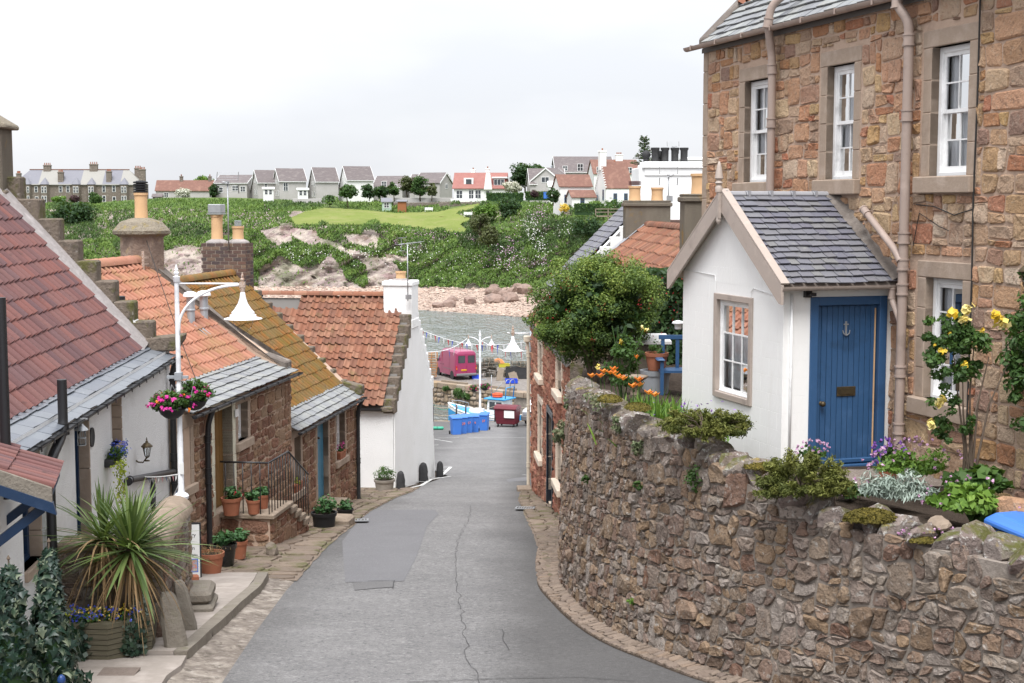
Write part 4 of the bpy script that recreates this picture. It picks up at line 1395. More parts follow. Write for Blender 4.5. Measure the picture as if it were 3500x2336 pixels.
def pipe(parent,pts,r,m,collars=(),name='downpipe',n=12,ears=None):
 """pts polyline smoothed at the corners; collars: list of (point index fraction) positions as points"""
 P_=[Vector(p)for p in pts]
 out=[P_[0]]
 for i in range(1,len(P_)-1):
  a,b,c=P_[i-1],P_[i],P_[i+1]
  k=min((b-a).length,(c-b).length)*.45
  k=min(k,r*3.2)
  p,q=b+(a-b).normalized()*k,b+(c-b).normalized()*k
  for t in(0,.25,.5,.75,1):
   out.append(p*(1-t)**2+b*2*t*(1-t)+q*t*t)
 out.append(P_[-1])
 mb=MB()
 mb.tube(out,r,n)
 o=mb.build(name,m,parent,smooth=True,auto=50)
 for c in collars:
  c=Vector(c)
  d=Vector((0,0,1))
  best=9e9
  for a,b in zip(P_,P_[1:]):
   ab=b-a
   t=max(0,min(1,(c-a).dot(ab)/ab.length_squared))
   if(a+ab*t-c).length<best:
    best=(a+ab*t-c).length
    d=ab.normalized()
    cc=a+ab*t
  k=MB()
  k.tube([cc-d*.07,cc-d*.05,cc-d*.049,cc+d*.049,cc+d*.05,cc+d*.07],[r*1.28,r*1.28,r*1.13,r*1.13,r*1.28,r*1.28],n)
  k.build('collar',m,o,smooth=True,auto=40)
 return o
def sash(parent,x0,x1,z0,z1,y,nx=2,nz=2,m=None,curtain='sides',name='window',fr=.07,bar=.018,glass=None,lower=True):
 """sliding sash window facing -y; part with panes, bars and curtains as sub-parts"""
 m=m or m_white
 glass=glass or m_glass
 mb=MB()
 d=.09
 mb.cbox(x0,x0+fr,y,y+d,z0,z1,.006)
 mb.cbox(x1-fr,x1,y,y+d,z0,z1,.006)
 mb.cbox(x0+fr-.003,x1-fr+.003,y+.001,y+d,z1-fr,z1,.006)
 mb.cbox(x0+fr-.003,x1-fr+.003,y-.02,y+d,z0,z0+fr*.7,.006)
 w=mb.build(name,m,parent)
 zm=(z0+z1)/2 if lower else z0+fr
 st=.045
 parts=[(zm-.02,z1-fr,y+.02,nz)]
 if lower:
  parts.append((z0+fr*.7,zm+.02,y+.055,nz))
 for k,(a,b,yy,nn)in enumerate(parts):
  s=MB()
  xa,xb=x0+fr,x1-fr
  s.box(xa,xa+st,yy,yy+.035,a,b)
  s.box(xb-st,xb,yy,yy+.035,a,b)
  s.box(xa+st,xb-st,yy+.001,yy+.034,b-st,b)
  s.box(xa+st,xb-st,yy+.001,yy+.034,a,a+st*(1.5 if k else 1))
  xi,xj,zi,zj=xa+st,xb-st,a+st*(1.5 if k else 1),b-st
  for i in range(1,nx):
   x=lerp(xi,xj,i/nx)
   s.box(x-bar/2,x+bar/2,yy+.003,yy+.032,zi,zj)
  for j in range(1,nn):
   z=lerp(zi,zj,j/nn)
   s.box(xi,xj,yy+.005,yy+.030,z-bar/2,z+bar/2)
  s.build('sash_frame',m,w)
  for i in range(nx):
   for j in range(nn):
    g=MB()
    g.quad((lerp(xi,xj,i/nx),yy+.018,lerp(zi,zj,j/nn)),(lerp(xi,xj,(i+1)/nx),yy+.018,lerp(zi,zj,j/nn)),(lerp(xi,xj,(i+1)/nx),yy+.018+random.uniform(-.003,.003),lerp(zi,zj,(j+1)/nn)),(lerp(xi,xj,i/nx),yy+.018,lerp(zi,zj,(j+1)/nn)))
    g.build('pane',glass,w)
 if curtain:
  def drape(a,b,lab):
   c=MB()
   n=18
   rows=[]
   for z in(z0+.06,(z0+z1)/2,z1-.05):
    rows.append([(lerp(a,b,i/n),y+.115+.016*math.sin(i*1.9)+.008*math.sin(i*3.7),z)for i in range(n+1)])
   c.grid(rows)
   c.build('curtain',m_curtain,w,smooth=True)
  if curtain=='full':
   drape(x0+fr,x1-fr,'')
  else:
   q=(x1-x0)*.30
   drape(x0+fr,x0+fr+q,'')
   drape(x1-fr-q,x1-fr,'')
 r=MB()
 r.quad((x0,y+.34,z0),(x1,y+.34,z0),(x1,y+.34,z1),(x0,y+.34,z1))
 r.build('room_recess',m_room,w)
 for x in(x0+.004,x1-.004):
  r=MB()
  r.box(x-.004,x+.004,y+.09,y+.34,z0,z1)
  r.build('shutter',m_curtain,w)
 return w
def surround(parent,x0,x1,z0,z1,m,y=-.012,jw=.14,lh=.26,sh=.17,sproud=.07,rg=None,rev=.2,sill=True):
 """dressed margin: lintel, jamb blocks, sill round the opening x0..x1, z0..z1"""
 s=MB()
 s.cbox(x0-jw-.02,x1+jw+.02,y,rev,z1,z1+lh,.012)
 o=s.build('lintel',m,parent)
 n=4
 for side in(-1,1):
  for i in range(n):
   a,b=lerp(z0,z1,i/n),lerp(z0,z1,(i+1)/n)-.006
   s=MB()
   if side<0:
    s.cbox(x0-jw,x0,y+random.uniform(-.004,.004),rev,a,b,.008)
   else:
    s.cbox(x1,x1+jw,y+random.uniform(-.004,.004),rev,a,b,.008)
   s.build('jamb_stone',m,parent)
 if sill:
  s=MB()
  s.cbox(x0-jw-.04,x1+jw+.04,y-sproud,rev,z0-sh,z0,.014)
  s.build('window_sill',m,parent)
 return o
def rubble_front(H,wall,x0,x1,z0,z1,cw,ch,holes,mat,seed,sizes,jit=.22,dep=.028,limit=300,planes=(),gap=.012,ashlar=False,f=None,rough=.35,npt=10):
 rg=random.Random(seed+100)
 items=[]
 for p in rubble(x0,x1,z0,z1,cw,ch,jit,seed,sizes,holes,planes,gap,ashlar,npt):
  v,fc=stone(p,f or flat(),dep*rg.uniform(.5,1.4),rg,rough,-.015,.8 if ashlar else .72)
  items.append(('g',v,fc,rg.random()))
 pieces(wall,'stone',items,mat,H.W,limit,smooth=False)
def crow_steps(H,parent,m,x0,x1,y0,z0,n,dy,dz,h=.2,name='crow_step',mir=False,yc=None):
 for i in range(n):
  s=MB()
  a=y0+i*dy
  b=a+dy+.08
  if mir:
   a,b=2*yc-b,2*yc-a
  zz=z0+i*dz
  s.cbox(x0+random.uniform(-.01,.01),x1+random.uniform(-.012,.012),a+random.uniform(-.01,.01),b,zz-.25,zz+h+random.uniform(-.015,.015),.025)
  s.build(name,m,parent)
def chimney_pot(parent,c,r,h,m,cowl=None,name='chimney_pot'):
 mb=MB()
 mb.lathe([(r*1.05,0),(r,.03),(r*.94,h*.5),(r*.97,h-.06),(r*1.08,h-.055),(r*1.08,h),(r*.85,h),(r*.82,h-.2)],c,18)
 o=mb.build(name,m,parent,smooth=True,auto=45)
 if cowl=='louvre':
  k=MB()
  for i in range(5):
   z=h+.0+i*.052
   k.lathe([(r*.9,z),(r*1.12,z+.004),(r*1.12,z+.03),(r*.9,z+.04)],c,18)
  k.lathe([(r*.7,h-.05),(r*.7,h+.26),(0.02,h+.27)],c,12)
  k.build('cowl',m_plasblack,o,smooth=True,auto=40)
 if cowl=='rib':
  k=MB()
  for i in range(5):
   z=h+i*.03
   k.lathe([(r*.55,z),(r*.62,z+.006),(r*.62,z+.016),(r*.55,z+.022)],c,14)
  k.build('cowl',m_zinc,o,smooth=True,auto=40)
 if cowl=='box':
  k=MB()
  s=r*1.15
  k.cbox(c[0]-s,c[0]+s,c[1]-s,c[1]+s,c[2]+h+.04,c[2]+h+.27,.015)
  k.box(c[0]-s*1.05,c[0]+s*1.05,c[1]-s*1.05,c[1]+s*1.05,c[2]+h+.005,c[2]+h+.035)
  k.build('cowl',m_steel,o)
 return o
def ridge_tiles(H,parent,x0,x1,y,z,m,r=.13,L=.42,name='ridge_tile'):
 n=max(1,round((x1-x0)/L))
 L=(x1-x0)/n
 for i in range(n):
  mb=MB()
  a,b=x0+i*L,x0+(i+1)*L+.03
  rows=[]
  for x,rr in((a,r*.96),(b,r*1.04)):
   rows.append([(x,y+rr*math.cos(t),z-r*.35+rr*math.sin(t))for t in[math.pi*k/8 for k in range(9)]])
  mb.grid(rows)
  rows2=[[(b,y+rr*math.cos(t),z-r*.35+rr*math.sin(t))for t in[math.pi*k/8 for k in range(9)]]for rr in(r*1.04,r*.88)]
  mb.grid(rows2)
  mb.cr=random.random()
  mb.r=[mb.cr]*len(mb.v)
  mb.build(name,m,parent,smooth=True,auto=40)
def text(body,parent,size,mat,M4,name='lettering',ext=.002):
 me=TXT[body].copy()
 me.materials.clear()
 me.materials.append(mat)
 o=bpy.data.objects.new(name,me)
 COL.objects.link(o)
 o.parent=parent
 o.matrix_basis=M4@Matrix.Scale(size,4)
 return o
def facing(o,right,up):
 """matrix for text lying in the plane right/up"""
 r,u=Vector(right).normalized(),Vector(up).normalized()
 return basis(o,r,u,r.cross(u))
def gable_wall(mb,x,ya,yb,z0,ze,zr,t,yr=None,mi=0):
 yr=(ya+yb)/2 if yr is None else yr
 mb.extrude([(x,ya,z0),(x,yb,z0),(x,yb,ze),(x,yr,zr),(x,ya,ze)],(0,0,0),(t,0,0),mi)
# cottage 1: white harled, maroon pantiles
n1=math.hypot(1,.067)
B1=RZ(24)+.1
H1=House('harled_cottage','white harled cottage with maroon pantile roof and slate eaves, nearest on the left','cottage',-4.308-.067*7,7,B1,(-.067/n1,1/n1))
L1=(24.6-7)*n1
z=H1.z
ops=[(H1.at_u(66),H1.at_u(129),z(-4.0),z(-2.78)),(H1.at_u(253),H1.at_u(302),z(-5.6),z(-2.72)),(H1.at_u(378),H1.at_u(415),z(-3.42),z(-2.72))]
mb=MB()
wall_faces(mb,0,L1,-1.2,z(-2.5),ops,0,.22,rmi=1)
gable_wall(mb,L1-.35,0.002,6.3,-1.2,z(-2.5),z(.72),.35,3.2)
gable_wall(mb,0,0.002,6.3,-1.2,z(-2.5),z(.72),.35,3.2)
mb.quad((0,6.3,-1.2),(L1,6.3,-1.2),(L1,6.3,z(-2.5)),(0,6.3,z(-2.5)))
w1=mb.build('wall',[m_harl,m_dress],H1.e)
for k,(a,b,c,d)in enumerate(ops):
# far reveal of dressed stone, in blocks, standing 1 cm proud of the harl
 n=4
 for i in range(n):
  s=MB()
  za,zb=lerp(c,d,i/n),lerp(c,d,(i+1)/n)-.008
  s.cbox(b-.02,b+.012,-.012,.2,za,zb,.006)
  s.build('jamb_stone',m_dress,w1)
 if k==1:
  s=MB()
  s.box(a,a+.07,.14,.22,c,d)
  s.box(b-.09,b-.02,.13,.22,c,d)
  s.box(a+.07,b-.09,.15,.21,c,d)
  s.build('door',m_navy,H1.e)
 else:
  s=MB()
  s.cbox(a,b,-.05,.2,c-.12,c,.012)
  s.build('window_sill',m_dress,w1)
  sash(H1.e,a,b-.02,c,d,.13,2,2,m_navy if k==0 else m_white,None)
rf1=roof_deck(H1,H1.e,m_room,0,L1-.02,.3,z(-2.45),3.2,z(.81))
tiled(H1,rf1,'maroon_pantile',m_tile_maroon,0,L1-.80,.36,z(-2.45),3.2,z(.81),.27,.288,h=.075)
slated(H1,rf1,m_slate_new,3,L1-.12,-.14,z(-2.62),.46,z(-2.40),.42,.22,300,'eave_slate',4,th=.008)
# cement fillet up the gable
mb=MB()
rows=[]
for i in range(25):
 t=i/24
 y,zz=lerp(.28,2.75,t),z(lerp(-2.52,.30,t))
 rows.append([(L1-.92+random.uniform(-.04,.04),y,zz+.06),(L1-.74,y,zz+.11),(L1-.5,y,zz+.15+random.uniform(-.015,.015)),(L1-.3,y,zz+.19)])
mb.grid(rows)
mb.build('cement_fillet',m_cement,rf1,smooth=True)
mb=MB()
rows=[]
for i in range(40):
 x=lerp(4,L1-.6,i/39)
 rows.append([(x,.30,z(-2.47)+random.uniform(-.005,.01)),(x,.40,z(-2.40)+.03)])
mb.grid(rows)
mb.build('mortar_bedding',m_cement,rf1)
crow_steps(H1,rf1,m_oldstone,L1-.36,L1+.06,.22,z(-2.22),8,.305,.352,.22)
s=MB()
s.extrude([(L1-.4,-.16,z(-2.5)),(L1-.4,.35,z(-2.5)),(L1-.4,.35,z(-2.28)),(L1-.4,-.30,z(-2.22)),(L1-.4,-.28,z(-2.32))],(0,0,0),(.48,0,0))
s.build('skewputt',m_oldstone,rf1,bevel=.02)
ch=MB()
ya,yb=2.57,3.75
ch.cbox(L1-.62,L1+.06,ya,yb,z(-.2),z(1.28),.02)
c1=ch.build('chimney',m_roughcast,H1.e)
s=MB()
s.cbox(L1-.66,L1+.12,ya-.05,yb+.05,z(.12),z(.24),.03)
s.build('chimney_base_course',m_oldstone,c1)
s=MB()
s.extrude([(L1-.70,ya-.10,z(1.26)),(L1-.70,yb+.1,z(1.26)),(L1-.70,yb+.1,z(1.33)),(L1-.70,(ya+yb)/2,z(1.75)),(L1-.70,ya-.1,z(1.33))],(0,0,0),(.84,0,0))
s.build('chimney_cap',m_capstone,c1,bevel=.02)
gutter(H1,H1.e,3,L1+.05,-.17,z(-2.62),m_black,.05,.55)
# pipes on the front
yo=-.12
xa=H1.at_u(517,-.1)
pipe(H1.e,[(L1-.30,-.17,z(-2.64)),(L1-.32,-.1,z(-2.85)),(L1-.32,-.09,z(-3.4)),(L1-.30,-.09,-.4)],.052,m_black,[(L1-.32,-.1,z(-2.95)),(L1-.31,-.09,z(-4.35)),(L1-.31,-.09,z(-4.75))])
a=H1.px(211,1298,16.6)
b_=H1.px(211,1480,16.6)
c_=H1.px(160,1572,16.4)
xq=H1.at_u(170,-.1,1600)
pipe(H1.e,[(a.x,a.y,a.z),(b_.x,a.y,b_.z),(xq,-.10,c_.z+.03),(xq,-.10,-.9)],.058,m_black,[(b_.x,a.y,b_.z+.05),(xq,-.10,c_.z-.15)],'vent_pipe')
a=H1.px(6,1150,14.6)
pipe(H1.e,[(a.x,a.y,a.z+.4),(a.x,a.y,a.z-1.7)],.055,m_black,[],'vent_pipe')
# soil pipe run low on the wall at the far end
a=H1.px(430,1630,21.0)
xq=H1.at_u(436,-.08)
pipe(H1.e,[(xq-.1,-.08,z(-4.02)),(xq+.05,-.08,z(-4.02)),(L1-.3,-.08,z(-4.6))],.05,m_black,[(xq,-.08,z(-4.02))],'waste_pipe')
for uu_,vv_,rr_ in((310,1496,.10),):
 x=H1.at_u(uu_)
 s=MB()
 s.lathe([(.13,0),(.13,.02),(.11,.022),(.105,.018)],(0,0,0),20)
 o=s.build('wall_plaque',m_blackmatt,H1.e,smooth=True,auto=40)
 o.matrix_basis=basis((x,-.002,H1.zpx(uu_,vv_)),(1,0,0),(0,0,1),(0,-1,0))
x=H1.at_u(513)
s=MB()
s.lathe([(.26,0),(.26,.025),(.24,.03),(.02,.03)],(0,0,0),24,squash=.6)
o=s.build('oval_sign',m_blackmatt,H1.e,smooth=True,auto=40)
o.matrix_basis=basis((x,-.01,H1.zpx(513,1700)),(0,0,1),(-1,0,0),(0,-1,0))
text('Gallery',o,.09,m_text_white,facing((0,0,.032),(0,-1,0),(1,0,0)))
def lantern(H,u,v,label,hang=False,out=.28):
 x=H.at_u(u,-out)
 t=thing('wall_lantern',label,'lantern',H.W@Vector((x,-out,H.zpx(u,v,-out))),H.rz)
 t.scale=(.66,)*3
 out/=.66
 mb=MB()
 if hang:
  mb.box(-.012,.012,-.12,out,.30,.325)
  mb.tube([(0,out-.03,.05),(0,out-.02,.32)],.012,6)
  mb.tube([(0,0,.22),(0,0,.31)],.008,6)
  mb.build('bracket',m_steel,t)
  mb=MB()
  mb.lathe([(.125,.10),(.115,.125),(.05,.19),(.03,.22),(.005,.225)],n=14)
  mb.lathe([(.075,-.19),(.08,-.185),(.08,-.17),(.02,-.17)],n=14)
  for i in range(6):
   a=i*math.pi/3
   mb.tube([(.078*math.cos(a),.078*math.sin(a),-.18),(.078*math.cos(a),.078*math.sin(a),.1)],.005,4)
  mb.lathe([(.081,-.05),(.085,-.045),(.081,-.04)],n=14)
  mb.build('lamp_cage',m_steel,t,smooth=True,auto=40)
  g=MB()
  g.lathe([(.07,-.17),(.07,.1)],n=14)
  g.build('lamp_glass',m_glass,t,smooth=True)
  return t
 mb.tube([(0,out,.02),(0,out-.05,-.02),(0,out-.16,-.03),(0,.06,.02),(0,0,.09)],[.02,.018,.016,.016,.02],8)
 k=MB()
 mb.add(*(lambda q:(q.v,q.f))(k.lathe([(.06,0),(.06,.02),(.02,.03)],n=12)))
 mb.build('bracket',m_brass,t,smooth=True,auto=40)
 mb=MB()
 mb.lathe([(.03,.08),(.05,.10),(.055,.115),(.03,.118)],n=8)
 mb.lathe([(.135,.335),(.13,.36),(.07,.42),(.035,.44),(.03,.47),(.012,.49),(.018,.51),(.004,.56)],n=10)
 for i in range(8):
  a=i*math.pi/4
  mb.tube([(.052*math.cos(a),.052*math.sin(a),.115),(.098*math.cos(a),.098*math.sin(a),.335)],.006,4)
 mb.build('lamp_cage',m_brass,t,smooth=True,auto=40)
 g=MB()
 g.lathe([(.046,.118),(.09,.335)],n=8)
 g.build('lamp_glass',m_glass,t)
 g=MB()
 g.lathe([(.014,.13),(.016,.22),(.02,.26),(.004,.29)],n=8)
 g.build('bulb',m_whitef,t,smooth=True)
 return t
lantern(H1,278,1490,'glass lantern hanging from a bracket by the cottage door',True,.17)
lantern(H1,500,1580,'antique carriage lantern on the white wall near the downpipe',False,.17)
# cottage 2: red rubble, orange pantiles
def front(H,L,depth,ztop,ops,m,base=-1.0,rev=.25,rm=None,zr=None,yr=None):
 mb=MB()
 wall_faces(mb,0,L,base,ztop,ops,0,rev,rmi=1)
 yr=depth/2 if yr is None else yr
 for x in(0,L-.3):
  gable_wall(mb,x,.002,depth,base,ztop,zr,.3,yr)
 mb.quad((0,depth,base),(L,depth,base),(L,depth,ztop),(0,depth,ztop))
 return mb.build('wall',[m,rm or m_dress],H.e)
n2=math.hypot(1,.1345)
B2=RZ(26)
H2=House('rubble_cottage','red rubble cottage with bright orange pantiles and an iron railed stair','cottage',-9.075+.1345*24.66,24.66,B2,(.1345/n2,1/n2))
L2=(31.15-24.66)*n2
z=H2.z
ops=[(H2.at_u(612),H2.at_u(649),z(-4.95),z(-3.92)),(H2.at_u(731),H2.at_u(794),z(-5.80),z(-3.86)),(H2.at_u(813),H2.at_u(847),z(-4.64),z(-3.90))]
w2=front(H2,L2,6.5,z(-3.58),ops,m_mortar_p,zr=z(-1.4),yr=3.25)
holes=[(a-.16,b+.16,c-.2,d+.3)for a,b,c,d in ops]
rubble_front(H2,w2,.02,L2-.02,-.7,z(-3.62),.24,.17,holes,m_cotstone,31,[(1,1,3),(2,1,4),(1,2,1),(2,2,1.2),(3,1,1)],limit=240,dep=.03)
surround(w2,*ops[0],m_dress,rev=.25)
surround(w2,*ops[1],m_cream2,rev=.25,sill=False,jw=.17)
surround(w2,*ops[2],m_dress,rev=.25)
sash(H2.e,*ops[0],.16,2,2,m_white,'full')
sash(H2.e,*ops[2],.14,2,2,m_white,'full')
a,b,c,d=ops[1]
s=MB()
s.box(a,b,.20,.245,c,d)
for i in range(5):
 s.box(a+.04+i*(b-a-.08)/5,a+.03+(i+1)*(b-a-.08)/5,.185,.2,c+.05,d-.05)
o=s.build('door',m_brown,H2.e)
s=MB()
s.lathe([(.025,0),(.03,.04),(.02,.06)],(0,0,0),10)
k=s.build('door_knob',m_brass,o,smooth=True)
k.matrix_basis=basis((a+.12,.185,c+.95),(1,0,0),(0,0,1),(0,-1,0))
x=H2.at_u(803)
s=MB()
s.cbox(x-.1,x+.1,-.05,-.03,H2.zpx(803,1425),H2.zpx(803,1399),.004)
s.build('name_plate',m_sign,H2.e)
rf2=roof_deck(H2,H2.e,m_room,0,L2,.62,z(-3.45),3.25,z(-1.27))
tiled(H2,rf2,'orange_pantile',m_tile_orange,-.2,L2-.28,.70,z(-3.37),3.25,z(-1.27),.235,.27,h=.068)
slated(H2,rf2,m_slate_pale,0,L2-.02,-.16,z(-3.66),.80,z(-3.30),.24,.19,300,'eave_slate',14,th=.014)
s=MB()
s.extrude([(L2-.3,.0,z(-3.62)),(L2-.3,.0,z(-3.42)),(L2-.3,.72,z(-3.17)),(L2-.3,3.2,z(-1.12)),(L2-.3,3.2,z(-1.5))],(0,0,0),(.42,0,0))
s.build('skew',m_skewcem,rf2,bevel=.025)
ridge_tiles(H2,rf2,0,L2-.5,3.25,z(-1.20),m_tile_orange,.16,.42)
gutter(H2,H2.e,.02,L2+.15,-.2,z(-3.69),m_black,.055,.75)
# octagonal chimney
cx,cy=L2-.12,3.3
ch=MB()
ch.lathe([(.50,z(-1.75)),(.50,z(-.62))],(cx,cy,0),8)
c2=ch.build('chimney',m_oct,H2.e)
s=MB()
s.lathe([(.48,z(-.72)),(.50,z(-.70)),(.62,z(-.64)),(.63,z(-.57)),(.46,z(-.38)),(.26,z(-.31)),(.16,z(-.29))],(cx,cy,0),9)
s.build('chimney_cap',m_capstone,c2)
chimney_pot(c2,(cx,cy,z(-.34)),.145,.60,m_pot,'louvre')
s=MB()
for zz in(z(-1.3),z(-1.16)):
 s.box(cx-.75,cx-.42,cy-.32,cy-.29,zz,zz+.03)
s.tube([(cx-.72,cy-.31,z(-1.45)),(cx-.72,cy-.31,z(-1.0))],.03,8)
s.build('iron_bracket',m_rust,c2)
# twin flue terminals on the roof
es=Vector((0,2.55,2.1)).normalized()
for u,v in((655,1206),(700,1190)):
 y=1.75 if u<680 else 1.72
 x=H2.at_u(u,y,v)
 zz=z(-3.37)+(y-.70)*.824
 s=MB()
 s.lathe([(.085,-.1),(.085,.26),(.10,.27),(.10,.30),(.088,.31),(.088,.56)],(x,y,zz),14)
 o=s.build('flue_terminal',m_zinc,rf2,smooth=True,auto=40)
 s=MB()
 s.lathe([(.10,.55),(.155,.57),(.155,.60),(.13,.65),(.06,.675),(.005,.68)],(x,y,zz),14)
 s.build('flue_cap',m_lampwhite,o,smooth=True,auto=50)
 s=MB()
 s.quad((x-.12,y-.10,zz-.02),(x+.14,y-.10,zz-.02),(x+.16,y-.38,zz-.24),(x-.1,y-.38,zz-.24))
 s.build('flashing',m_lead,o)
y=2.1
x=H2.at_u(413,y,1030)
zz=z(-3.37)+(y-.70)*.824
s=MB()
s.lathe([(.07,-.1),(.07,.2),(.10,.21),(.10,.26),(.07,.28),(.07,.36),(.085,.37),(.085,.46),(.06,.47)],(x,y,zz),12)
s.build('flue_terminal',m_black,rf2,smooth=True,auto=40)
xp=H2.at_u(712,-.1,1600)
pipe(H2.e,[(xp+.02,-.2,z(-3.72)),(xp,-.12,z(-3.95)),(xp,-.10,z(-4.3)),(xp,-.10,-.25)],.052,m_black,[(xp,-.1,z(-4.25)),(xp,-.1,z(-4.85)),(xp,-.1,z(-5.0))])
# stair and landing (its own masonry thing)
S0=H2.px(734,1767,26.5)
lz=z(-5.80)
xs0=S0.x-.02
xs1=xs0+1.25
ys=-1.0
st=thing('stone_stair','rubble forestair with sandstone landing and iron railing before the orange roofed cottage','stair',H2.W@Vector((xs0,0,-.1)),H2.rz)
WS=mat_of(st.matrix_basis.translation if False else(H2.W@Vector((xs0,0,-.1))),H2.rz)
oz=-.1
lw=xs1-xs0
hz=lz-oz
nst=5
rise=hz/(nst)
going=.30
lt=lw+nst*going
mb=MB()
prof=[(0,-.6),(0,hz-.1),(lw,hz-.1)]
for i in range(nst-1):
 prof+=[(lw+(i+.0)*going+.02,hz-.1-(i+.0)*rise),(lw+(i+1)*going+.02,hz-.1-(i+1)*rise)]if False else[]
mb.extrude([(x,0,zz)for x,zz in[(0,-.6),(0,hz-.10),(lw,hz-.10),(lt-.15,-.05),(lt-.15,-.6)]],(0,ys+.04,0),(0,-.03,0))
sb=mb.build('stair_wall',m_mortar_p,st)
rg=random.Random(77)
items=[]
for p in rubble(0,lt-.15,-.45,hz-.1,.22,.16,.25,41,[(1,1,3),(2,1,3),(2,2,1)],planes=[((hz-.05)/(lt-.15-lw),1,hz-.1+lw*(hz-.05)/(lt-.15-lw))]):
 v,fc=stone(p,lambda x,q,d:(x,ys+.04-d,q),.03,rg)
 items.append(('g',v,fc,rg.random()))
for p in rubble(ys+.04,0,-.45,hz-.1,.3,.2,.25,42,[(1,1,3),(2,1,3),(2,2,1)]):
 v,fc=stone(p,lambda x,q,d:(-d,x,q),.03,rg)
 items.append(('g',v,fc,rg.random()))
pieces(sb,'stone',items,m_cotstone,WS)
s=MB()
s.cbox(-.06,lw+.02,ys-.06,-.0,hz-.1,hz,.02)
s.build('landing_slab',m_slab,st)
for i in range(nst-1):
 s=MB()
 s.cbox(lw+i*going-.05,lw+(i+1)*going+.06,ys-.04,-.02,hz-(i+1)*rise-.12,hz-(i+1)*rise,.018)
 s.build('step',m_slab,st)
s=MB()
for x0_,x1_,za,zb in[(lw,lt+.0,hz-rise,-.5)]:
 s.extrude([(lw,0,-.6),(lw,0,hz-rise-.1),(lt-.3,0,-.05),(lt-.3,0,-.6)],(0,-.03,0),(0,ys+.12,0))
s.build('stair_core',m_mortar_p,st)
rail=MB()
rh=.98
ry=ys+.04
A,B_,C_=(-.02,-.02,hz+rh),(-.02,ry,hz+rh),(lw,ry,hz+rh)
D_=(lt-.12,ry,rh+.02)
for p,q in((A,B_),(B_,C_),(C_,D_)):
 rail.tube([p,q],.018,8)
rl=rail.build('railing',m_black,st,smooth=True)
bal=[]
for i in range(6):
 bal.append(((-.02,lerp(-.12,ry,i/5),hz),hz+rh))
for i in range(1,8):
 bal.append(((lerp(-.02,lw,i/7),ry,hz),hz+rh))
for i in range(1,9):
 t=i/8
 bal.append(((lerp(lw,lt-.12,t),ry,lerp(hz,.0,t)),lerp(hz+rh,rh+.02,t)))
for(x,y,z0_),z1_ in bal:
 s=MB()
 s.tube([(x,y,z0_-.06),(x,y,z1_)],.011,6)
 s.build('baluster',m_black,rl,smooth=True)
# cottage 3: mossy pantiles
n3=math.hypot(1,.14)
B3=RZ(35)
H3=House('mossy_cottage','low rubble cottage with mossy pantiles, crow steps and a teal door','cottage',-9.296+.14*31.25,31.25,B3,(.14/n3,1/n3))
L3=(37.15-31.25)*n3
z=H3.z
ops=[(H3.at_u(994),H3.at_u(1026),z(-6.44),z(-5.22)),(H3.at_u(1083),H3.at_u(1121),z(-7.10),z(-5.14)),(H3.at_u(1149),H3.at_u(1178),z(-6.38),z(-5.16))]
w3=front(H3,L3,6.3,z(-4.92),ops,m_mortar_p,zr=z(-1.95),yr=3.15)
holes=[(a-.16,b+.16,c-.2,d+.3)for a,b,c,d in ops]
rubble_front(H3,w3,.02,L3-.02,-.9,z(-4.95),.25,.18,holes,m_cotstone,57,[(1,1,3),(2,1,4),(1,2,1.5),(2,2,1.2)],limit=200,dep=.03)
for k,o_ in enumerate(ops):
 surround(w3,*o_,m_dress,rev=.25,sill=k!=1,jw=.13,lh=.2)
sash(H3.e,*ops[0],.14,2,2,m_white,'full')
sash(H3.e,*ops[2],.14,2,2,m_white,'full')
a,b,c,d=ops[1]
s=MB()
s.box(a,b,.13,.18,c,d)
for i in range(5):
 s.box(a+.06+i*(b-a-.1)/5,a+.05+(i+1)*(b-a-.1)/5,.115,.13,c+.05,d-.05)
o=s.build('door',m_doorteal,H3.e)
s=MB()
s.box(a+.1,a+.14,.08,.116,c+.9,c+1.08)
s.tube([(a+.12,.07,c+1.0),(a+.24,.07,c+1.0)],.012,6)
s.lathe([(.05,0),(.06,.02),(.03,.05)],(a+.4,.09,c+1.5),10)
s.build('door_handle',m_black,o)
rf3=roof_deck(H3,H3.e,m_room,0,L3,.3,z(-4.8),3.15,z(-1.83))
tiled(H3,rf3,'mossy_pantile',m_tile_moss,-.1,L3-.2,.36,z(-4.72),3.15,z(-1.83),.225,.31,h=.066,wob=.02,jit=.012)
slated(H3,rf3,m_slate_pale,-.05,L3-.02,-.18,z(-5.02),.46,z(-4.62),.25,.19,300,'eave_slate',24,th=.014)
crow_steps(H3,rf3,m_oldstone,L3-.26,L3+.08,.26,z(-4.74),10,.287,.290,.16)
s=MB()
s.extrude([(L3-.3,-.2,z(-4.95)),(L3-.3,.32,z(-4.95)),(L3-.3,.32,z(-4.6)),(L3-.3,-.2,z(-4.72))],(0,0,0),(.4,0,0))
s.build('skewputt',m_oldstone,rf3,bevel=.02)
ridge_tiles(H3,rf3,0,L3-.55,3.15,z(-1.76),m_tile_moss,.14,.4)
gutter(H3,H3.e,.0,L3+.1,-.22,z(-5.05),m_black,.055,.8)
xp=L3-.22
pipe(H3.e,[(xp,-.22,z(-5.08)),(xp,-.11,z(-5.3)),(xp,-.09,z(-5.5)),(xp,-.09,-.6)],.05,m_blackmatt,[(xp,-.09,z(-5.45)),(xp,-.09,z(-6.7))])
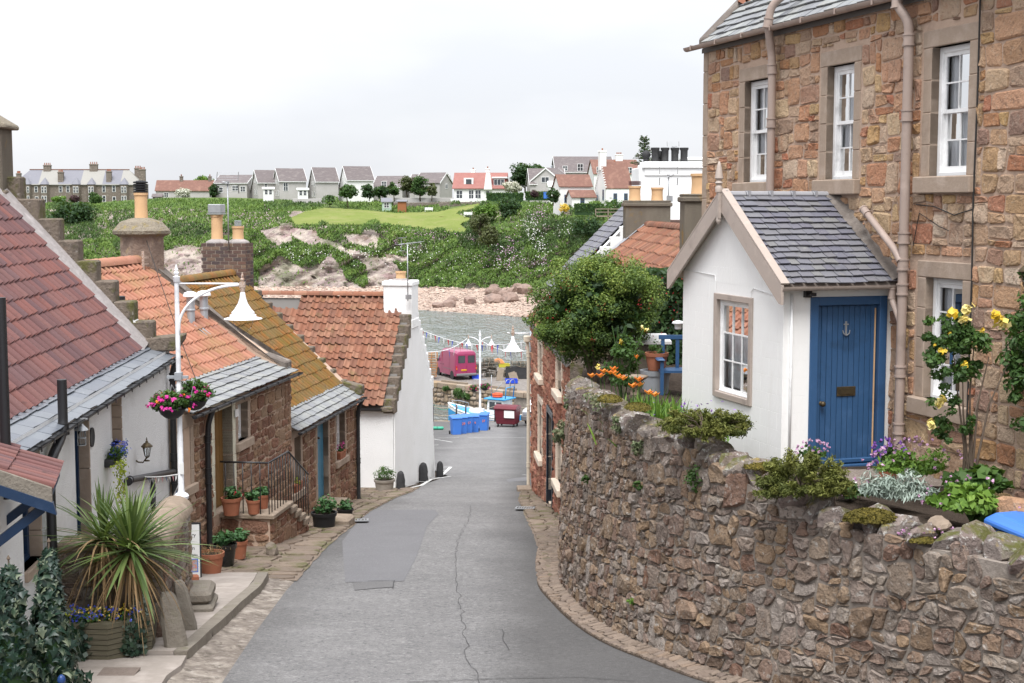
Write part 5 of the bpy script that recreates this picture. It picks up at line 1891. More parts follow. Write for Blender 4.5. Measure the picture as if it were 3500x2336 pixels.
# brick chimney
x0_,x1_,ya,yb=L3-.62,L3+.0,2.75,3.95
zb,zt=z(-2.3),z(-.98)
s=MB()
s.box(x0_+.008,x1_-.008,ya+.008,yb-.008,zb,zt-.02)
c3=s.build('chimney',m_brickmortar,H3.e)
items=[]
rg=random.Random(8)
nc=14
bh=(zt-zb)/nc
for r in range(nc):
 for face in range(2):
  a0,a1=(x0_,x1_)if face==0 else(ya,yb)
  p=a0-(.11 if r%2 else 0)
  while p<a1-.01:
   q0,q1=max(p,a0),min(p+.215,a1)
   p+=.235
   if q1-q0<.03:
    continue
   m_=MB()
   if face==0:
    m_.box(q0,q1,ya-rg.uniform(0,.006),ya+.05,zb+r*bh,zb+(r+1)*bh-.02)
   else:
    m_.box(x0_-rg.uniform(0,.006),x0_+.05,q0,q1,zb+r*bh,zb+(r+1)*bh-.02)
   items.append(('g',m_.v,m_.f,rg.random()))
   if face==1:
    m_=MB()
    m_.box(x1_-.05,x1_+.004,q0,q1,zb+r*bh,zb+(r+1)*bh-.02)
    items.append(('g',m_.v,m_.f,rg.random()))
pieces(c3,'brick',items,m_brick,H3.W,limit=220)
for yc,lo in((3.62,'box'),(3.05,'rib')):
 s=MB()
 s.lathe([(.30,0),(.29,.04),(.16,.10),(.13,.12)],((x0_+x1_)/2,yc,zt-.02),12)
 s.build('flaunching',m_cement,c3)
chimney_pot(c3,((x0_+x1_)/2,3.62,zt+.04),.155,.68,m_pot,'box')
chimney_pot(c3,((x0_+x1_)/2,3.05,zt+.06),.15,.36,m_pot,'rib')
def aerial(name,label,loc,h,w=.9,n=6,rz=0.,panel=True,thin=.011):
 t=thing(name,label,'aerial',loc,rz)
 s=MB()
 s.tube([(0,0,0),(0,0,h)],.018,8)
 s.build('mast',m_steel,t,smooth=True)
 s=MB()
 if panel:
  for sg in(-1,1):
   for sz in(-1,1):
    s.beam((sg*w/2,-.03,h+sz*w*.1),(sg*w*.5,.08,h+sz*w*.5),.018,.018)
  s.build('reflector_end',m_black,t)
  s=MB()
  for i in range(4):
   for sz in(-1,1):
    s.tube([(-w*.5,i*.025,h+sz*w*(.14+i*.11)),(w*.5,i*.025,h+sz*w*(.14+i*.11))],.0035,4)
  s.build('reflector_rod',m_steel,t)
  s=MB()
  s.tube([(0,.1,h),(.1,-.5,h+.03)],.012,6)
  s.box(-.04,.04,-.06,.02,h-.04,h+.04)
  for i in range(5):
   y=-.12-i*.08
   for sx in(-1,1):
    s.tube([(0,y,h),(sx*.07,y,h+.03)],.004,4)
    s.tube([(0,y,h),(sx*.07,y,h-.03)],.004,4)
  s.build('boom',m_steel,t)
 else:
  s.tube([(-w*.5,0,h),(w*.8,0,h+.06)],.012,6)
  for i in range(n):
   x=lerp(-w*.5,w*.78,i/(n-1))
   s.tube([(x,-.28+i*.02,h+.02*i),(x,.28-i*.02,h+.02*i)],.007,4)
  s.tube([(-w*.35,0,h-.2),(-w*.35,0,h+.22)],.008,4)
  s.tube([(-w*.6,-.1,h-.2),(-w*.1,.1,h-.2)],.007,4)
  s.tube([(-w*.6,-.1,h+.2),(-w*.0,.1,h+.2)],.007,4)
  s.build('boom',m_steel,t)
 return t
pc=H3.W@Vector((x0_-.03,3.5,0))
p=P(782,855,pc.y-.05)
aerial('tv_aerial','panel television aerial strapped to the brick chimney of the mossy cottage',p,P(782,625,pc.y).z-p.z,.55)
# white corner house with crow stepped gable
nw=math.hypot(1,.145)
gx,gy=Vector((1/nw,-.145/nw)),Vector((.145/nw,1/nw))
Lw=9.0
BW=RZ(43)
ox,oy=-3.55-Lw*gx.x,42-Lw*gx.y
H4=House('white_corner_house','white harled corner house with old clay pantiles and brown crow steps','house',ox,oy,BW,(gx.x,gx.y))
z=H4.z
ze,zr4,D4=z(-5.98),z(-2.95),5.9
mb=MB()
wall_faces(mb,0,Lw,-1.2,ze,[],0)
rows=[]
# gable end, slightly battered and bulging towards its foot
gz=[(-1.4,.10),(-.3,.06),(.6,.02),(1.6,0),(2.6,0)]
mb.extrude([(Lw-.3,.002,-1.4),(Lw-.3,D4,-1.4),(Lw-.3,D4,ze-.3),(Lw-.3,D4/2,zr4-.3),(Lw-.3,.002,ze-.3)],(0,0,0),(.3,0,0))
mb.quad((0,D4,-1.4),(Lw,D4,-1.4),(Lw,D4,ze),(0,D4,ze))
w4=mb.build('wall',m_harl,H4.e)
s=MB()
rows=[]
for k in range(9):
 t=k/8
 y=lerp(.0,D4+.25,t)
 rows.append([(Lw+.05,y-.1*t,-1.4),(Lw+.045,y-.1*t,-.1),(Lw+.042,y-.2*t,.4),(Lw+.040,y-.25*t,.8)])
s.grid(rows)
s.build('battered_foot',m_whitewash,H4.e,smooth=True)
rf4=roof_deck(H4,H4.e,m_room,0,Lw-.05,-.1,ze+.02,D4/2,zr4+.05)
tiled(H4,rf4,'old_pantile',m_tile_old,Lw-4.9,Lw-.28,-.16,ze+.0,D4/2,zr4+.05,.21,.30,h=.066,wob=.03,jit=.02,skip=lambda x,t:x<Lw-3.6 and t>.86)
slated(H4,rf4,m_slate,Lw-8,Lw-4.9,-.1,ze+.03,D4/2,zr4+.05,.25,.2,120,'slate',33)
ridge_tiles(H4,rf4,0,Lw-.5,D4/2,zr4+.12,m_tile_old,.13,.42)
sl=(zr4-ze)/(D4/2)
for mir in(False,True):
 crow_steps(H4,rf4,m_oldstone if not mir else m_whitewash,Lw-.30,Lw+(.05 if not mir else .04),-.02,ze+.02,9,.285,.285*sl,.20,mir=mir,yc=D4/2)
 # white stepped face in front of the step ends
pf=[(0.,-1.0)]
for i in range(9):
 a=.10+i*.285
 zz_=ze-.16+i*.285*sl
 pf+=[(a,zz_-.285*sl if i else zz_-.2),(a,zz_)]
pf2=[(D4-y,q)for y,q in reversed(pf[1:])]
s=MB()
s.extrude([(Lw+.004,y,q)for y,q in pf[1:]+[(D4/2,zr4-.05)]+pf2+[(D4,-.2),(.0,-.2)]],(0,0,0),(.035,0,0))
s.build('gable_face',m_whitewash,w4)
s=MB()
s.cbox(Lw-.35,Lw+.02,-.16,.12,ze-.16,ze-.02,.02)
s.build('skewputt',m_oldstone,rf4)
xa,xb,ya,yb=Lw-.85,Lw+.06,D4/2-.5,D4/2+.5
s=MB()
s.cbox(xa,xb,ya,yb,zr4-.9,zr4+.42,.03)
s.cbox(xa-.04,xb+.03,ya-.04,yb+.04,zr4+.40,zr4+.56,.03)
s.cbox(xa-.05,xb+.02,ya-.05,yb+.05,zr4-.95,zr4-.62,.04)
c4=s.build('chimney',m_whitewash,H4.e)
s=MB()
s.lathe([(.34,0),(.2,.07),(.17,.08)],((xa+xb)/2+.0,(ya+yb)/2,zr4+.55),12)
s.build('flaunching',m_cement,c4)
chimney_pot(c4,((xa+xb)/2,(ya+yb)/2,zr4+.58),.16,.27,m_pot)
s=MB()
s.box(0,Lw-.3,-.2,-.12,ze-.11,ze-.06)
s.build('eave_board',m_black,H4.e)
pc=H4.W@Vector((xb+.04,ya+.1,0))
p=P(1394,1030,pc.y-.3)
a_=aerial('tv_aerial','old yagi television aerial on the white corner house chimney',p,P(1390,835,pc.y).z-p.z,.6,5,.5,False)
s=MB()
s.box(-.06,.1,-.05,.05,.06,.2)
s.build('junction_box',m_steel,a_)
# curved garden wall
def wtop(s):
 x,y=wpos(s)
 return float(np.interp(y,[9,12,14,15,16.2,17.2,21,22.8,24.5,27,32],[-3.16,-3.16,-3.22,-3.0,-2.78,-2.8,-2.84,-2.95,-3.3,-4.2,-5.4]))
def wf(s,h,d):
 """point on the street face: s along, h above the carriageway, d outwards"""
 s=min(max(s,0),WLEN)
 x,y=wpos(s)
 n=wnorm(s)
 b=d-.045*h-.035*math.sin(h*1.3+s*.4)
 return(x+n[0]*b,y+n[1]*b,RZ(y)+h)
gw=thing('garden_wall','tall curving rubble garden wall of brown sandstone beside the road','wall',(WXY[80][0],WXY[80][1],RZ(WXY[80][1])))
gwW=Matrix.Translation(gw.location)
gwi=gwW.inverted()
off=gw.location.copy()
def gl(p):
 return(p[0]-off.x,p[1]-off.y,p[2]-off.z)
mb=MB()
rows,back=[],[]
for i in range(161):
 s=WLEN*i/160
 H_=wtop(s)-RZ(wpos(s)[1])
 rows.append([gl(wf(s,lerp(-.3,H_,k/10),0))for k in range(11)]+[gl(wf(s,H_,-.42)),gl(wf(s,-.3,-.5))])
mb.grid(rows)
mb.build('mortar_core',m_mortar,gw,smooth=False)
rg=random.Random(3)
items=[]
SN=float(np.interp(-17.2,-WXY[:,1],_d))
szs=[(1,1,5),(2,1,4),(1,2,3),(2,2,3.4),(3,2,1.3),(3,1,.8),(3,3,.5),(2,3,1.2),(1,3,.5)]
for p in rubble(0,SN,-.05,3.9,.12,.095,.40,12,szs,gap=.008,npt=11)+rubble(SN,WLEN,-.05,3.5,.15,.115,.40,13,szs,gap=.009,npt=11):
 cs,chh=sum(a for a,b in p)/len(p),sum(b for a,b in p)/len(p)
 H_=wtop(cs)-RZ(wpos(cs)[1])
 if chh>H_+.02:
  continue
 sz=math.sqrt(area(p))
 v,fc=stone(p,lambda a,b,d:gl(wf(a,b,d)),(.014+.10*sz)*rg.uniform(.4,1.5),rg,.6,-.03,.84)
 items.append(('g',v,fc,rg.random()))
pieces(gw,'stone',items,m_wallstone,gwW,300,smooth=False,stuffname='stones')
def rock_geo(r,seed,sub=2,cuts=10,lo=.5,hi=.92):
 bm=bmesh.new()
 bmesh.ops.create_icosphere(bm,subdivisions=sub,radius=1)
 rg=random.Random(seed)
 ph=[(Vector((rg.gauss(0,1),rg.gauss(0,1),rg.gauss(0,1))).normalized(),rg.uniform(lo,hi))for _ in range(cuts)]
 vs=[]
 for v in bm.verts:
  c=v.co.copy()
  for n,d in ph:
   e=c.dot(n)
   if e>d:
    c-=n*(e-d)
  vs.append(Vector((c.x*r[0],c.y*r[1],c.z*r[2]))*rg.uniform(.97,1.03))
 fs=[tuple(q.index for q in f.verts)for f in bm.faces]
 bm.free()
 return vs,fs
items=[]
s=1.0
k=0
while s<WLEN-.1:
 x,y=wpos(s)
 near=y<15.2
 w=rg.uniform(.17,.36)if near else rg.uniform(.08,.19)
 hgt=rg.uniform(.15,.22)if near else rg.uniform(.10,.21)
 w_=w/2*(1.4 if near else 1.12)
 vs,fs=rock_geo((w_,.3 if not near else .34,hgt*1.25),900+k,2 if y<18 else 1,16,.45,.85)
 n=wnorm(s+w/2)
 tilt=rg.uniform(-.35,.1)if not near else rg.uniform(-.3,.3)
 a,b=wpos(s+w/2)
 m4=Matrix.Translation((a-n[0]*.27,b-n[1]*.27,wtop(s)+hgt*.28))@basis((0,0,0),(-n[1],n[0],0),(n[0],n[1],0),(0,0,1)).to_3x3().to_4x4()@Matrix.Rotation(tilt,4,'Y')@Matrix.Rotation(rg.uniform(-.15,.15),4,'X')
 items.append(('g',[gl(m4@v)for v in vs],fs,rg.random()))
 s+=w
 k+=1
pieces(gw,'coping_stone',items,m_cope,gwW,230,smooth=False)
# raised garden behind the wall
GZ=-3.24
mb=MB()
rows=[]
for i in range(101):
 s=WLEN*i/100
 x,y=wpos(s)
 n=wnorm(s)
 rows.append([(lerp(x-n[0]*.32,9,t),lerp(y-n[1]*.32,y+.3,t),GZ+(.10 if t<.15 else 0)+random.uniform(-.02,.02))for t in(0,.04,.08,.14,.22,.32,.5,1)])
mb.grid(rows)
tag(mb.build('garden_soil',m_soil,smooth=True),kind='structure')
# tall sandstone house on the right
ND=math.hypot(.292,.956)
B5=-3.3
H5=House('sandstone_house','tall two storey house of mixed red and buff sandstone on the right','house',3.07,23.0,B5,(.292/ND,-.956/ND))
z=H5.z
L5=13.
XP0,XP1,YP=2.66,5.65,-1.5
def win5(ua,ub,vt,vb,va=500):
 return(H5.at_u(ua,0,va),H5.at_u(ub,0,va),H5.zpx((ua+ub)/2,vb),H5.zpx((ua+ub)/2,vt))
wx=[(1.46,2.22),(3.92,4.62),(6.36,7.10)]
wz=(z(.33),z(1.83))
ops=[(a,b,wz[0],wz[1])for a,b in wx]+[(6.36,7.10,z(-2.30),z(-.86))]
mb=MB()
wall_faces(mb,0,L5,-1.2,z(2.6),ops,0,.24,rmi=1)
gable_wall(mb,0,.002,6.4,-1.2,z(2.6),z(5.6),.35,3.2)
gable_wall(mb,L5-.35,.002,6.4,-1.2,z(2.6),z(5.6),.35,3.2)
mb.quad((0,6.4,-1.2),(L5,6.4,-1.2),(L5,6.4,z(2.6)),(0,6.4,z(2.6)))
w5=mb.build('wall',[m_mortar_p,m_dress],H5.e)
holes=[(a-.2,b+.2,c-.2,d+.26)for a,b,c,d in ops]
rubble_front(H5,w5,.16,10.4,-.1,z(2.52),.15,.125,holes+[(XP0+.1,XP1-.1,-.2,2.4)],m_sand,71,[(1,1,3),(2,1,5),(2,2,5),(1,2,1.6),(3,2,2.0),(3,1,1.5),(2,3,.6),(4,2,.5)],jit=.2,dep=.024,limit=300,gap=.011,ashlar=True,rough=.6)
for i in range(12):
 s=MB()
 a=-.1+i*.5
 if a<z(2.45):
  s.cbox(-.012,.15,-.014,.2,a,min(a+.492,z(2.5)),.008)
  s.build('quoin',m_dress,w5)
for k,o_ in enumerate(ops):
 surround(w5,*o_,m_dress,jw=.16,lh=.2,sh=.2,sproud=.09,rev=.24)
 sash(H5.e,*o_,.10,2,2,m_white,'full')
rf5=roof_deck(H5,H5.e,m_room,0,L5,-.05,z(2.56),3.2,z(5.7),6.45,z(2.56))
slated(H5,rf5,m_slate_pale,.2,9.5,-.14,z(2.5),.62,z(3.22),.25,.17,160,'eave_slate',52,th=.018)
tiled(H5,rf5,'house_pantile',m_tile_old,.25,2.2,.5,z(3.1),3.2,z(5.7),.23,.3,limit=60)
slated(H5,rf5,m_slate_pale,2.2,9.5,.62,z(3.22),3.2,z(5.7),.25,.17,60,'slate',53,th=.018)
s=MB()
s.extrude([(-.02,-.1,z(2.5)),(-.02,-.1,z(2.62)),(-.02,3.2,z(5.86)),(-.02,3.2,z(5.5))],(0,0,0),(.3,0,0))
s.build('skew',m_skewcem,rf5,bevel=.02)
s=MB()
s.cbox(2.6,3.5,.95,1.0,z(3.55),z(3.6),.01)
s.extrude([(2.7,.75,z(3.42)),(2.7,1.5,z(4.15)),(2.7,1.46,z(4.2)),(2.7,.71,z(3.47))],(0,0,0),(.8,0,0))
s.build('skylight',m_steel,rf5)
gutter(H5,H5.e,-.28,10,-.19,z(2.5),m_drain,.062,.9)
# downpipes
xd=H5.at_u(2636,-.12,420)
pipe(H5.e,[(xd+.75,.55,z(3.55)),(xd+.12,-.22,z(2.78)),(xd+.1,-.25,z(2.52)),(xd,-.13,z(2.12)),(xd,-.12,z(1.9)),(xd,-.12,z(.12))],.058,m_drain,[(xd+.1,-.25,z(2.55)),(xd,-.12,z(1.92)),(xd,-.12,z(1.16))])
xd=H5.at_u(3092,-.12,700)
pipe(H5.e,[(xd-.16,-.19,z(2.5)),(xd-.15,-.2,z(2.38)),(xd,-.13,z(2.16)),(xd,-.12,z(2.0)),(xd,-.12,.05)],.058,m_drain,[(xd-.15,-.2,z(2.4)),(xd,-.12,z(1.95)),(xd,-.12,z(1.06)),(xd,-.12,z(-.4)),(xd,-.12,z(-.72)),(xd,-.12,z(-1.02)),(xd,-.12,z(-2.02)),(xd,-.12,z(-2.72))])
pipe(H5.e,[(xd-.9,-.12,z(-.08)),(xd-.12,-.16,z(-.55)),(xd,-.16,z(-.68))],.045,m_drain,[(xd-.88,-.12,z(-.09))],'waste_pipe')
s=MB()
xc=H5.at_u(3338,-.02,500)
s.tube([(xc,-.035,z(3)),(xc+.01,-.035,z(1.2)),(xc-.01,-.035,z(.1)),(xc+.01,-.035,z(-.9)),(xc,-.035,z(-2.6))],.012,6)
s.tube([(xd+.12,-.04,z(.0)),(xd+.5,-.045,z(-.02)),(xd+.9,-.04,z(-.12)),(xc,-.04,z(-.05))],.007,5)
s.tube([(xd+.08,-.04,z(-.5)),(xd+.2,-.045,z(-.1)),(xd+.6,-.04,z(-.25)),(xd+.8,-.04,z(-.3))],.006,5)
s.build('cable',m_wire,H5.e)
t=lantern(H5,3492,1000,'dark lantern on the sandstone wall at the right edge',False,.17)
# white porch with the blue door
H6=House('porch','white gabled porch with slate roof and blue plank door','porch',3.07,23.0,B5,(.292/ND,-.956/ND))
XC=(XP0+XP1)/2
ZE,ZR=z(-.96),z(.10)
slope=(ZR-ZE)/(XP1+.16-XC)
dy0,dy1,dzt=-1.14,-.085,z(-1.12)
ga,gb=H6.at_u(2449,YP,1200),H6.at_u(2566,YP,1200)
gz0,gz1=H6.zpx(2505,1358,YP),H6.zpx(2515,1024,YP)
if ga>gb:
 ga,gb=gb,ga
mb=MB()
# gable wall in the plane y = YP
hz_=z(-.9)
zw=ZE+slope*.14-.05
xs=[XP0,ga,gb,XP1]
def ztop(x):
 return ZE-.04+slope*(XP1+.16-x if x>XC else x-XP0+.16)
for a,b in((XP0,ga),(gb,XP1)):
 cut=[a]+([XC]if a<XC<b else[])+[b]
 for c,d in zip(cut,cut[1:]):
  mb.quad((c,YP,-.9),(d,YP,-.9),(d,YP,ztop(d)),(c,YP,ztop(c)))
mb.quad((ga,YP,-.9),(gb,YP,-.9),(gb,YP,gz0),(ga,YP,gz0))
for c,d in((ga,min(XC,gb)),(min(XC,gb),gb)):
 if d-c>.01:
  mb.quad((c,YP,gz1),(d,YP,gz1),(d,YP,ztop(d)),(c,YP,ztop(c)))
for a,b,c,d in((ga,ga,gz0,gz1),(gb,gb,gz0,gz1)):
 mb.quad((a,YP,c),(a,YP+.15,c),(a,YP+.15,d),(a,YP,d))
mb.quad((ga,YP,gz1),(gb,YP,gz1),(gb,YP+.15,gz1),(ga,YP+.15,gz1))
mb.quad((ga,YP,gz0),(gb,YP,gz0),(gb,YP+.15,gz0),(ga,YP+.15,gz0))
# door wall x = XP1 and back wall x = XP0
zt_=ztop(XP1)
for ya,yb,za,zb in((YP,dy0,-.9,zt_),(dy1,0,-.9,zt_),(dy0,dy1,dzt,zt_),(dy0,dy1,-.9,.02)):
 mb.quad((XP1,ya,za),(XP1,yb,za),(XP1,yb,zb),(XP1,ya,zb))
mb.quad((XP0,YP,-.9),(XP0,0,-.9),(XP0,0,zt_),(XP0,YP,zt_))
wl_=mb.build('wall',m_porchwhite,H6.e)
# painted block courses on the walls: shallow raised blocks
items=[]
rg=random.Random(4)
for r in range(12):
 za,zb=-.1+r*.215+.004,-.1+(r+1)*.215-.004
 p=XP0-(.22 if r%2 else 0)
 while p<XP1-.02:
  a,b=max(p+.004,XP0+.002),min(p+.44-.004,XP1-.002)
  p+=.44
  if b-a<.05:
   continue
  segs=[(a,b)]
  if zb>gz0-.07 and za<gz1+.07:
   segs=[q for q in((a,min(b,ga-.08)),(max(a,gb+.08),b))if q[1]-q[0]>.03]
  for a_,b_ in segs:
   if zb>min(ztop(a_),ztop(b_))-.02:
    continue
   m_=MB()
   m_.box(a_,b_,YP-.0015,YP+.01,za,zb)
   items.append(('g',m_.v,m_.f,rg.random()))
 p=YP-(.22 if r%2 else 0)
 while p<dy0-.03:
  a,b=max(p+.004,YP+.002),min(p+.44-.004,dy0-.02)
  p+=.44
  if b-a>.04 and zb<zt_:
   m_=MB()
   m_.box(XP1-.01,XP1+.0015,a,b,za,zb)
   items.append(('g',m_.v,m_.f,rg.random()))
pieces(wl_,'block',items,m_porchwhite,H6.W)
pw=sash(H6.e,ga+.03,gb-.03,gz0+.03,gz1-.03,YP+.03,3,3,m_white,'full',lower=False,fr=.03)
s=MB()
s.cbox(ga-.055,ga+.03,YP-.03,YP+.08,gz0-.05,gz1+.05,.006)
s.cbox(gb-.03,gb+.055,YP-.03,YP+.08,gz0-.05,gz1+.05,.006)
s.cbox(ga+.03,gb-.03,YP-.029,YP+.08,gz1-.03,gz1+.05,.006)
s.cbox(ga+.03,gb-.03,YP-.04,YP+.08,gz0-.05,gz0+.03,.006)
s.build('window_frame',m_taupe,H6.e)
# door
fw=.105
s=MB()
s.cbox(XP1-.1,XP1+.025,dy0,dy0+fw,0.0,dzt,.006)
s.cbox(XP1-.1,XP1+.025,dy1-fw,dy1,0.0,dzt,.006)
s.cbox(XP1-.1,XP1+.024,dy0+fw,dy1-fw,dzt-fw,dzt,.006)
s.cbox(XP1-.1,XP1+.03,dy0+fw,dy1-fw,-.02,.09,.006)
fr_=s.build('door_frame',m_frameblue,H6.e)
d0,d1=dy0+fw+.004,dy1-fw-.004
s=MB()
s.box(XP1-.085,XP1-.065,d0,d1,.1,dzt-fw-.005)
door=s.build('door',m_doorblue,H6.e)
n=11
for i in range(n):
 s=MB()
 a,b=lerp(d0,d1,i/n)+.003,lerp(d0,d1,(i+1)/n)-.003
 s.cbox(XP1-.066,XP1-.048,a,b,.13,dzt-fw-.012,.004)
 s.build('plank',m_doorblue,door)
s=MB()
s.cbox(XP1-.066,XP1-.02,d0,d1,.10,.16,.012)
s.build('weather_board',m_doorblue,door)
s=MB()
s.box(XP1-.05,XP1-.04,d1-.03,d1-.012,.15,dzt-fw-.05)
s.build('hinge_strip',m_pot,door)
s=MB()
zl=H6.zpx(2912,1312)
s.cbox(XP1-.05,XP1-.035,-.73,-.47,z(-2.36),z(-2.24),.004)
s.box(XP1-.036,XP1-.03,-.69,-.51,z(-2.335),z(-2.265))
s.build('letter_plate',m_brass,door)
s=MB()
s.lathe([(.03,0),(.012,.01),(.012,.03),(.03,.04),(.036,.055),(.025,.075),(.004,.08)],n=14)
o=s.build('door_knob',m_brass,door,smooth=True,auto=50)
o.matrix_basis=basis((XP1-.048,d0+.09,z(-2.44)),(0,1,0),(0,0,1),(1,0,0))
s=MB()
yk=-.62
zk=z(-1.52)
s.box(XP1-.05,XP1-.04,yk-.012,yk+.012,zk-.09,zk+.09)
s.tube([(XP1-.035,yk-.05,zk-.02),(XP1-.03,yk-.04,zk-.06),(XP1-.03,yk,zk-.085),(XP1-.03,yk+.04,zk-.06),(XP1-.035,yk+.05,zk-.02)],.008,6)
s.box(XP1-.045,XP1-.036,yk-.035,yk+.035,zk+.045,zk+.06)
s.build('anchor_knocker',m_steel,door)
# slate roof
YG=YP-.12
fa=lambda p:(XP1+.18-p[1],YG+p[0],p[2])
fb=lambda p:(XP0-.18+p[1],YG+p[0],p[2])
HALF=XP1+.18-XC
mb=MB()
mb.extrude([(XP1+.16,YG+.03,ZE-.02),(XC,YG+.03,ZR-.02),(XP0-.16,YG+.03,ZE-.02),(XP0-.16,YG+.03,ZE-.07),(XC,YG+.03,ZR-.09),(XP1+.16,YG+.03,ZE-.07)],(0,0,0),(0,-YG-.02,0))
rf6=mb.build('roof',m_taupe,H6.e)
slated(H6,rf6,m_slate,0.03,-YG-.02,0,ZE,HALF,ZR,.17,.132,300,'slate',61,th=.011,f=fa)
slated(H6,rf6,m_slate,0.03,-YG-.02,0,ZE,HALF,ZR,.17,.132,20,'slate',62,th=.011,f=fb)
s=MB()
for i in range(5):
 a=YG+i*(-YG)/5
 s.tube([(XC,a,ZR+.03),(XC,a+-YG/5-.01,ZR+.03)],.045,8)
 s.box(XC-.06,XC+.06,a+.02,a+.05,ZR+.0,ZR+.082)
s.build('lead_ridge',m_lead,rf6,smooth=False)
s=MB()
rows=[]
for i in range(13):
 t=i/12
 x,zz=lerp(XC,XP1+.2,t),lerp(ZR,ZE,t)
 rows.append([(x,-.13+random.uniform(-.02,.02),zz+.04),(x+.01,-.06,zz+.08),(x+.02,.0,zz+.13)])
s.grid(rows)
s.build('cement_fillet',m_skewcem,rf6,smooth=True)
s=MB()
bw=.2
for sg in(1,-1):
 xe=XP1+.22 if sg>0 else XP0-.22
 zt1=ZR+.075
 zt0=ZE-.0
 s.extrude([(XC,YG,zt1),(xe,YG,zt0),(xe,YG,zt0-bw*1.15),(xe-sg*.06,YG,zt0-bw*1.1),(XC,YG,zt1-bw*1.25)],(0,-.035,0),(0,0,0))
s.build('bargeboard',m_taupe,rf6)
s=MB()
for sg in(1,-1):
 xe=XP1+.22 if sg>0 else XP0-.22
 s.beam((XC,YG+.02,ZR+.10),(xe,YG+.02,ZE+.02),.11,.022)
s.build('verge_strip',m_taupe,rf6)
s=MB()
s.box(XC-.035,XC+.035,YG-.075,YG-.036,ZR-.28,ZR+.1)
s.lathe([(.045,.08),(.05,.14),(.03,.17),(.052,.2),(.03,.23),(.055,.26),(.05,.29),(.028,.42),(.012,.47),(.002,.48)],(XC,YG-.055,ZR-.02),12)
s.lathe([(.012,-.36),(.03,-.33),(.035,-.3),(.02,-.27)],(XC,YG-.055,ZR),10)
s.build('finial',m_taupe,rf6,smooth=True,auto=40)
# gutter along the door side
s=MB()
prof=[(.05*math.cos(a),.05*math.sin(a))for a in[math.pi+math.pi*i/7 for i in range(8)]]
s.grid([[(XP1+.2+a,y,ZE-.02+b)for a,b in prof]for y in(YG-.02,.02)])
s.add([(XP1+.2+a,YG-.02,ZE-.02+b)for a,b in prof],[tuple(range(8))])
s.build('gutter',m_taupe,H6.e,smooth=True,auto=40)
pipe(H6.e,[(XP1+.2,-.14,ZE-.06),(XP1+.2,-.14,ZE-.2),(xd-.05,-.14,ZE-.38),(xd,-.13,ZE-.5)],.04,m_drain,[(XP1+.2,-.14,ZE-.12)])
s=MB()
s.tube([(XP1+.02,-1.40,0.0),(XP1+.02,-1.40,z(-1.08))],.017,8)
s.build('conduit',m_white,H6.e,smooth=True)
s=MB()
s.box(XP1,XP1+.07,-1.24,-1.16,z(-1.12),z(-1.02))
s.cbox(XP1+.05,XP1+.15,-1.22,-1.14,z(-1.10),z(-1.06),.005)
s.build('wall_light',m_black,H6.e)
s=MB()
zc=z(-.92)
s.tube([(XP0+.02,YP-.01,zc),(XP0+.5,YP-.012,zc+.0),(ga-.05,YP-.012,zc-.02),(ga-.02,YP-.012,zc-.1),(ga-.02,YP-.012,gz1+.06)],.006,5)
s.tube([(gb+.0,YP-.012,gz1+.06),(gb+.0,YP-.012,z(-1.1)),(gb+.08,YP-.012,z(-1.05)),(XP1-.1,YP-.012,z(-1.12))],.006,5)
s.build('cable',m_white,H6.e)
# doorstep, mat, gravel
s=MB()
s.cbox(XP1+.03,XP1+.62,-1.35,-.02,-.12,.0,.015)
o=s.build('doorstep',m_conc,None)
o.location,o.rotation_euler.z=H6.loc,H6.rz
tag(o,'low concrete doorstep in front of the blue door','doorstep')
s=MB()
s.cbox(XP1+.07,XP1+.42,-1.0,-.12,.002,.022,.006)
o=s.build('door_mat',M('coir_mat',[(.10,.075,.05),(.06,.045,.032)],20,rough=1,bump=.8,bscale=60),None)
o.location,o.rotation_euler.z=H6.loc,H6.rz
tag(o,'brown coir mat on the step of the blue door','mat')
s=MB()
s.grid([[(XP1+.0+a,-1.9+b,.085+random.uniform(-.012,.012))for b in np.linspace(0,1.9,14)]for a in np.linspace(.3,1.5,12)])
o=s.build('gravel_path',m_gravel,None,smooth=True)
o.location,o.rotation_euler.z=H6.loc,H6.rz
tag(o,kind='structure')
# red house down the street, right
no=math.hypot(1,.0618)
B7=RZ(41)
H7=House('red_stone_house','red rubble house with cream window margins and clay roof, right of the road','house',.58,41.2,B7,(.0618/no,-1/no))
z=H7.z
L7=11.0
YY=lambda Y:(41.2-Y)*no
ops=[(YY(38.4),YY(37.2),z(-4.56),z(-3.7)),(YY(38.4),YY(37.2),z(-6.72),z(-5.3)),(YY(35.6),YY(34.2),z(-7.5),z(-5.2)),(YY(33.1),YY(31.9),z(-6.45),z(-5.4)),(YY(33.1),YY(31.9),z(-4.3),z(-3.45))]
mb=MB()
wall_faces(mb,0,L7,-.8,z(-3.3),ops,0,.22,rmi=1)
gable_wall(mb,0,.002,6.8,-.8,z(-3.3),z(-.72),.3,3.3)
gable_wall(mb,L7-.3,.002,6.8,-.8,z(-3.3),z(-.72),.3,3.3)
w7=mb.build('wall',[m_mortar_p,m_cream],H7.e)
s=MB()
s.extrude([(L7,-.02,-.8),(L7,6.8,-.8),(L7,6.8,z(-3.4)),(L7,3.3,z(-.72)),(L7,-.02,z(-3.4))],(.0,0,0),(.06,0,0))
s.build('gable_end',m_oldstone,w7)
holes=[(a-.18,b+.18,c-.2,d+.2)for a,b,c,d in ops]
rubble_front(H7,w7,.02,L7-.02,-.5,z(-3.35),.36,.19,holes,m_redstone,91,[(1,1,3),(2,1,3),(2,2,1)],dep=.045,limit=180,rough=.5)
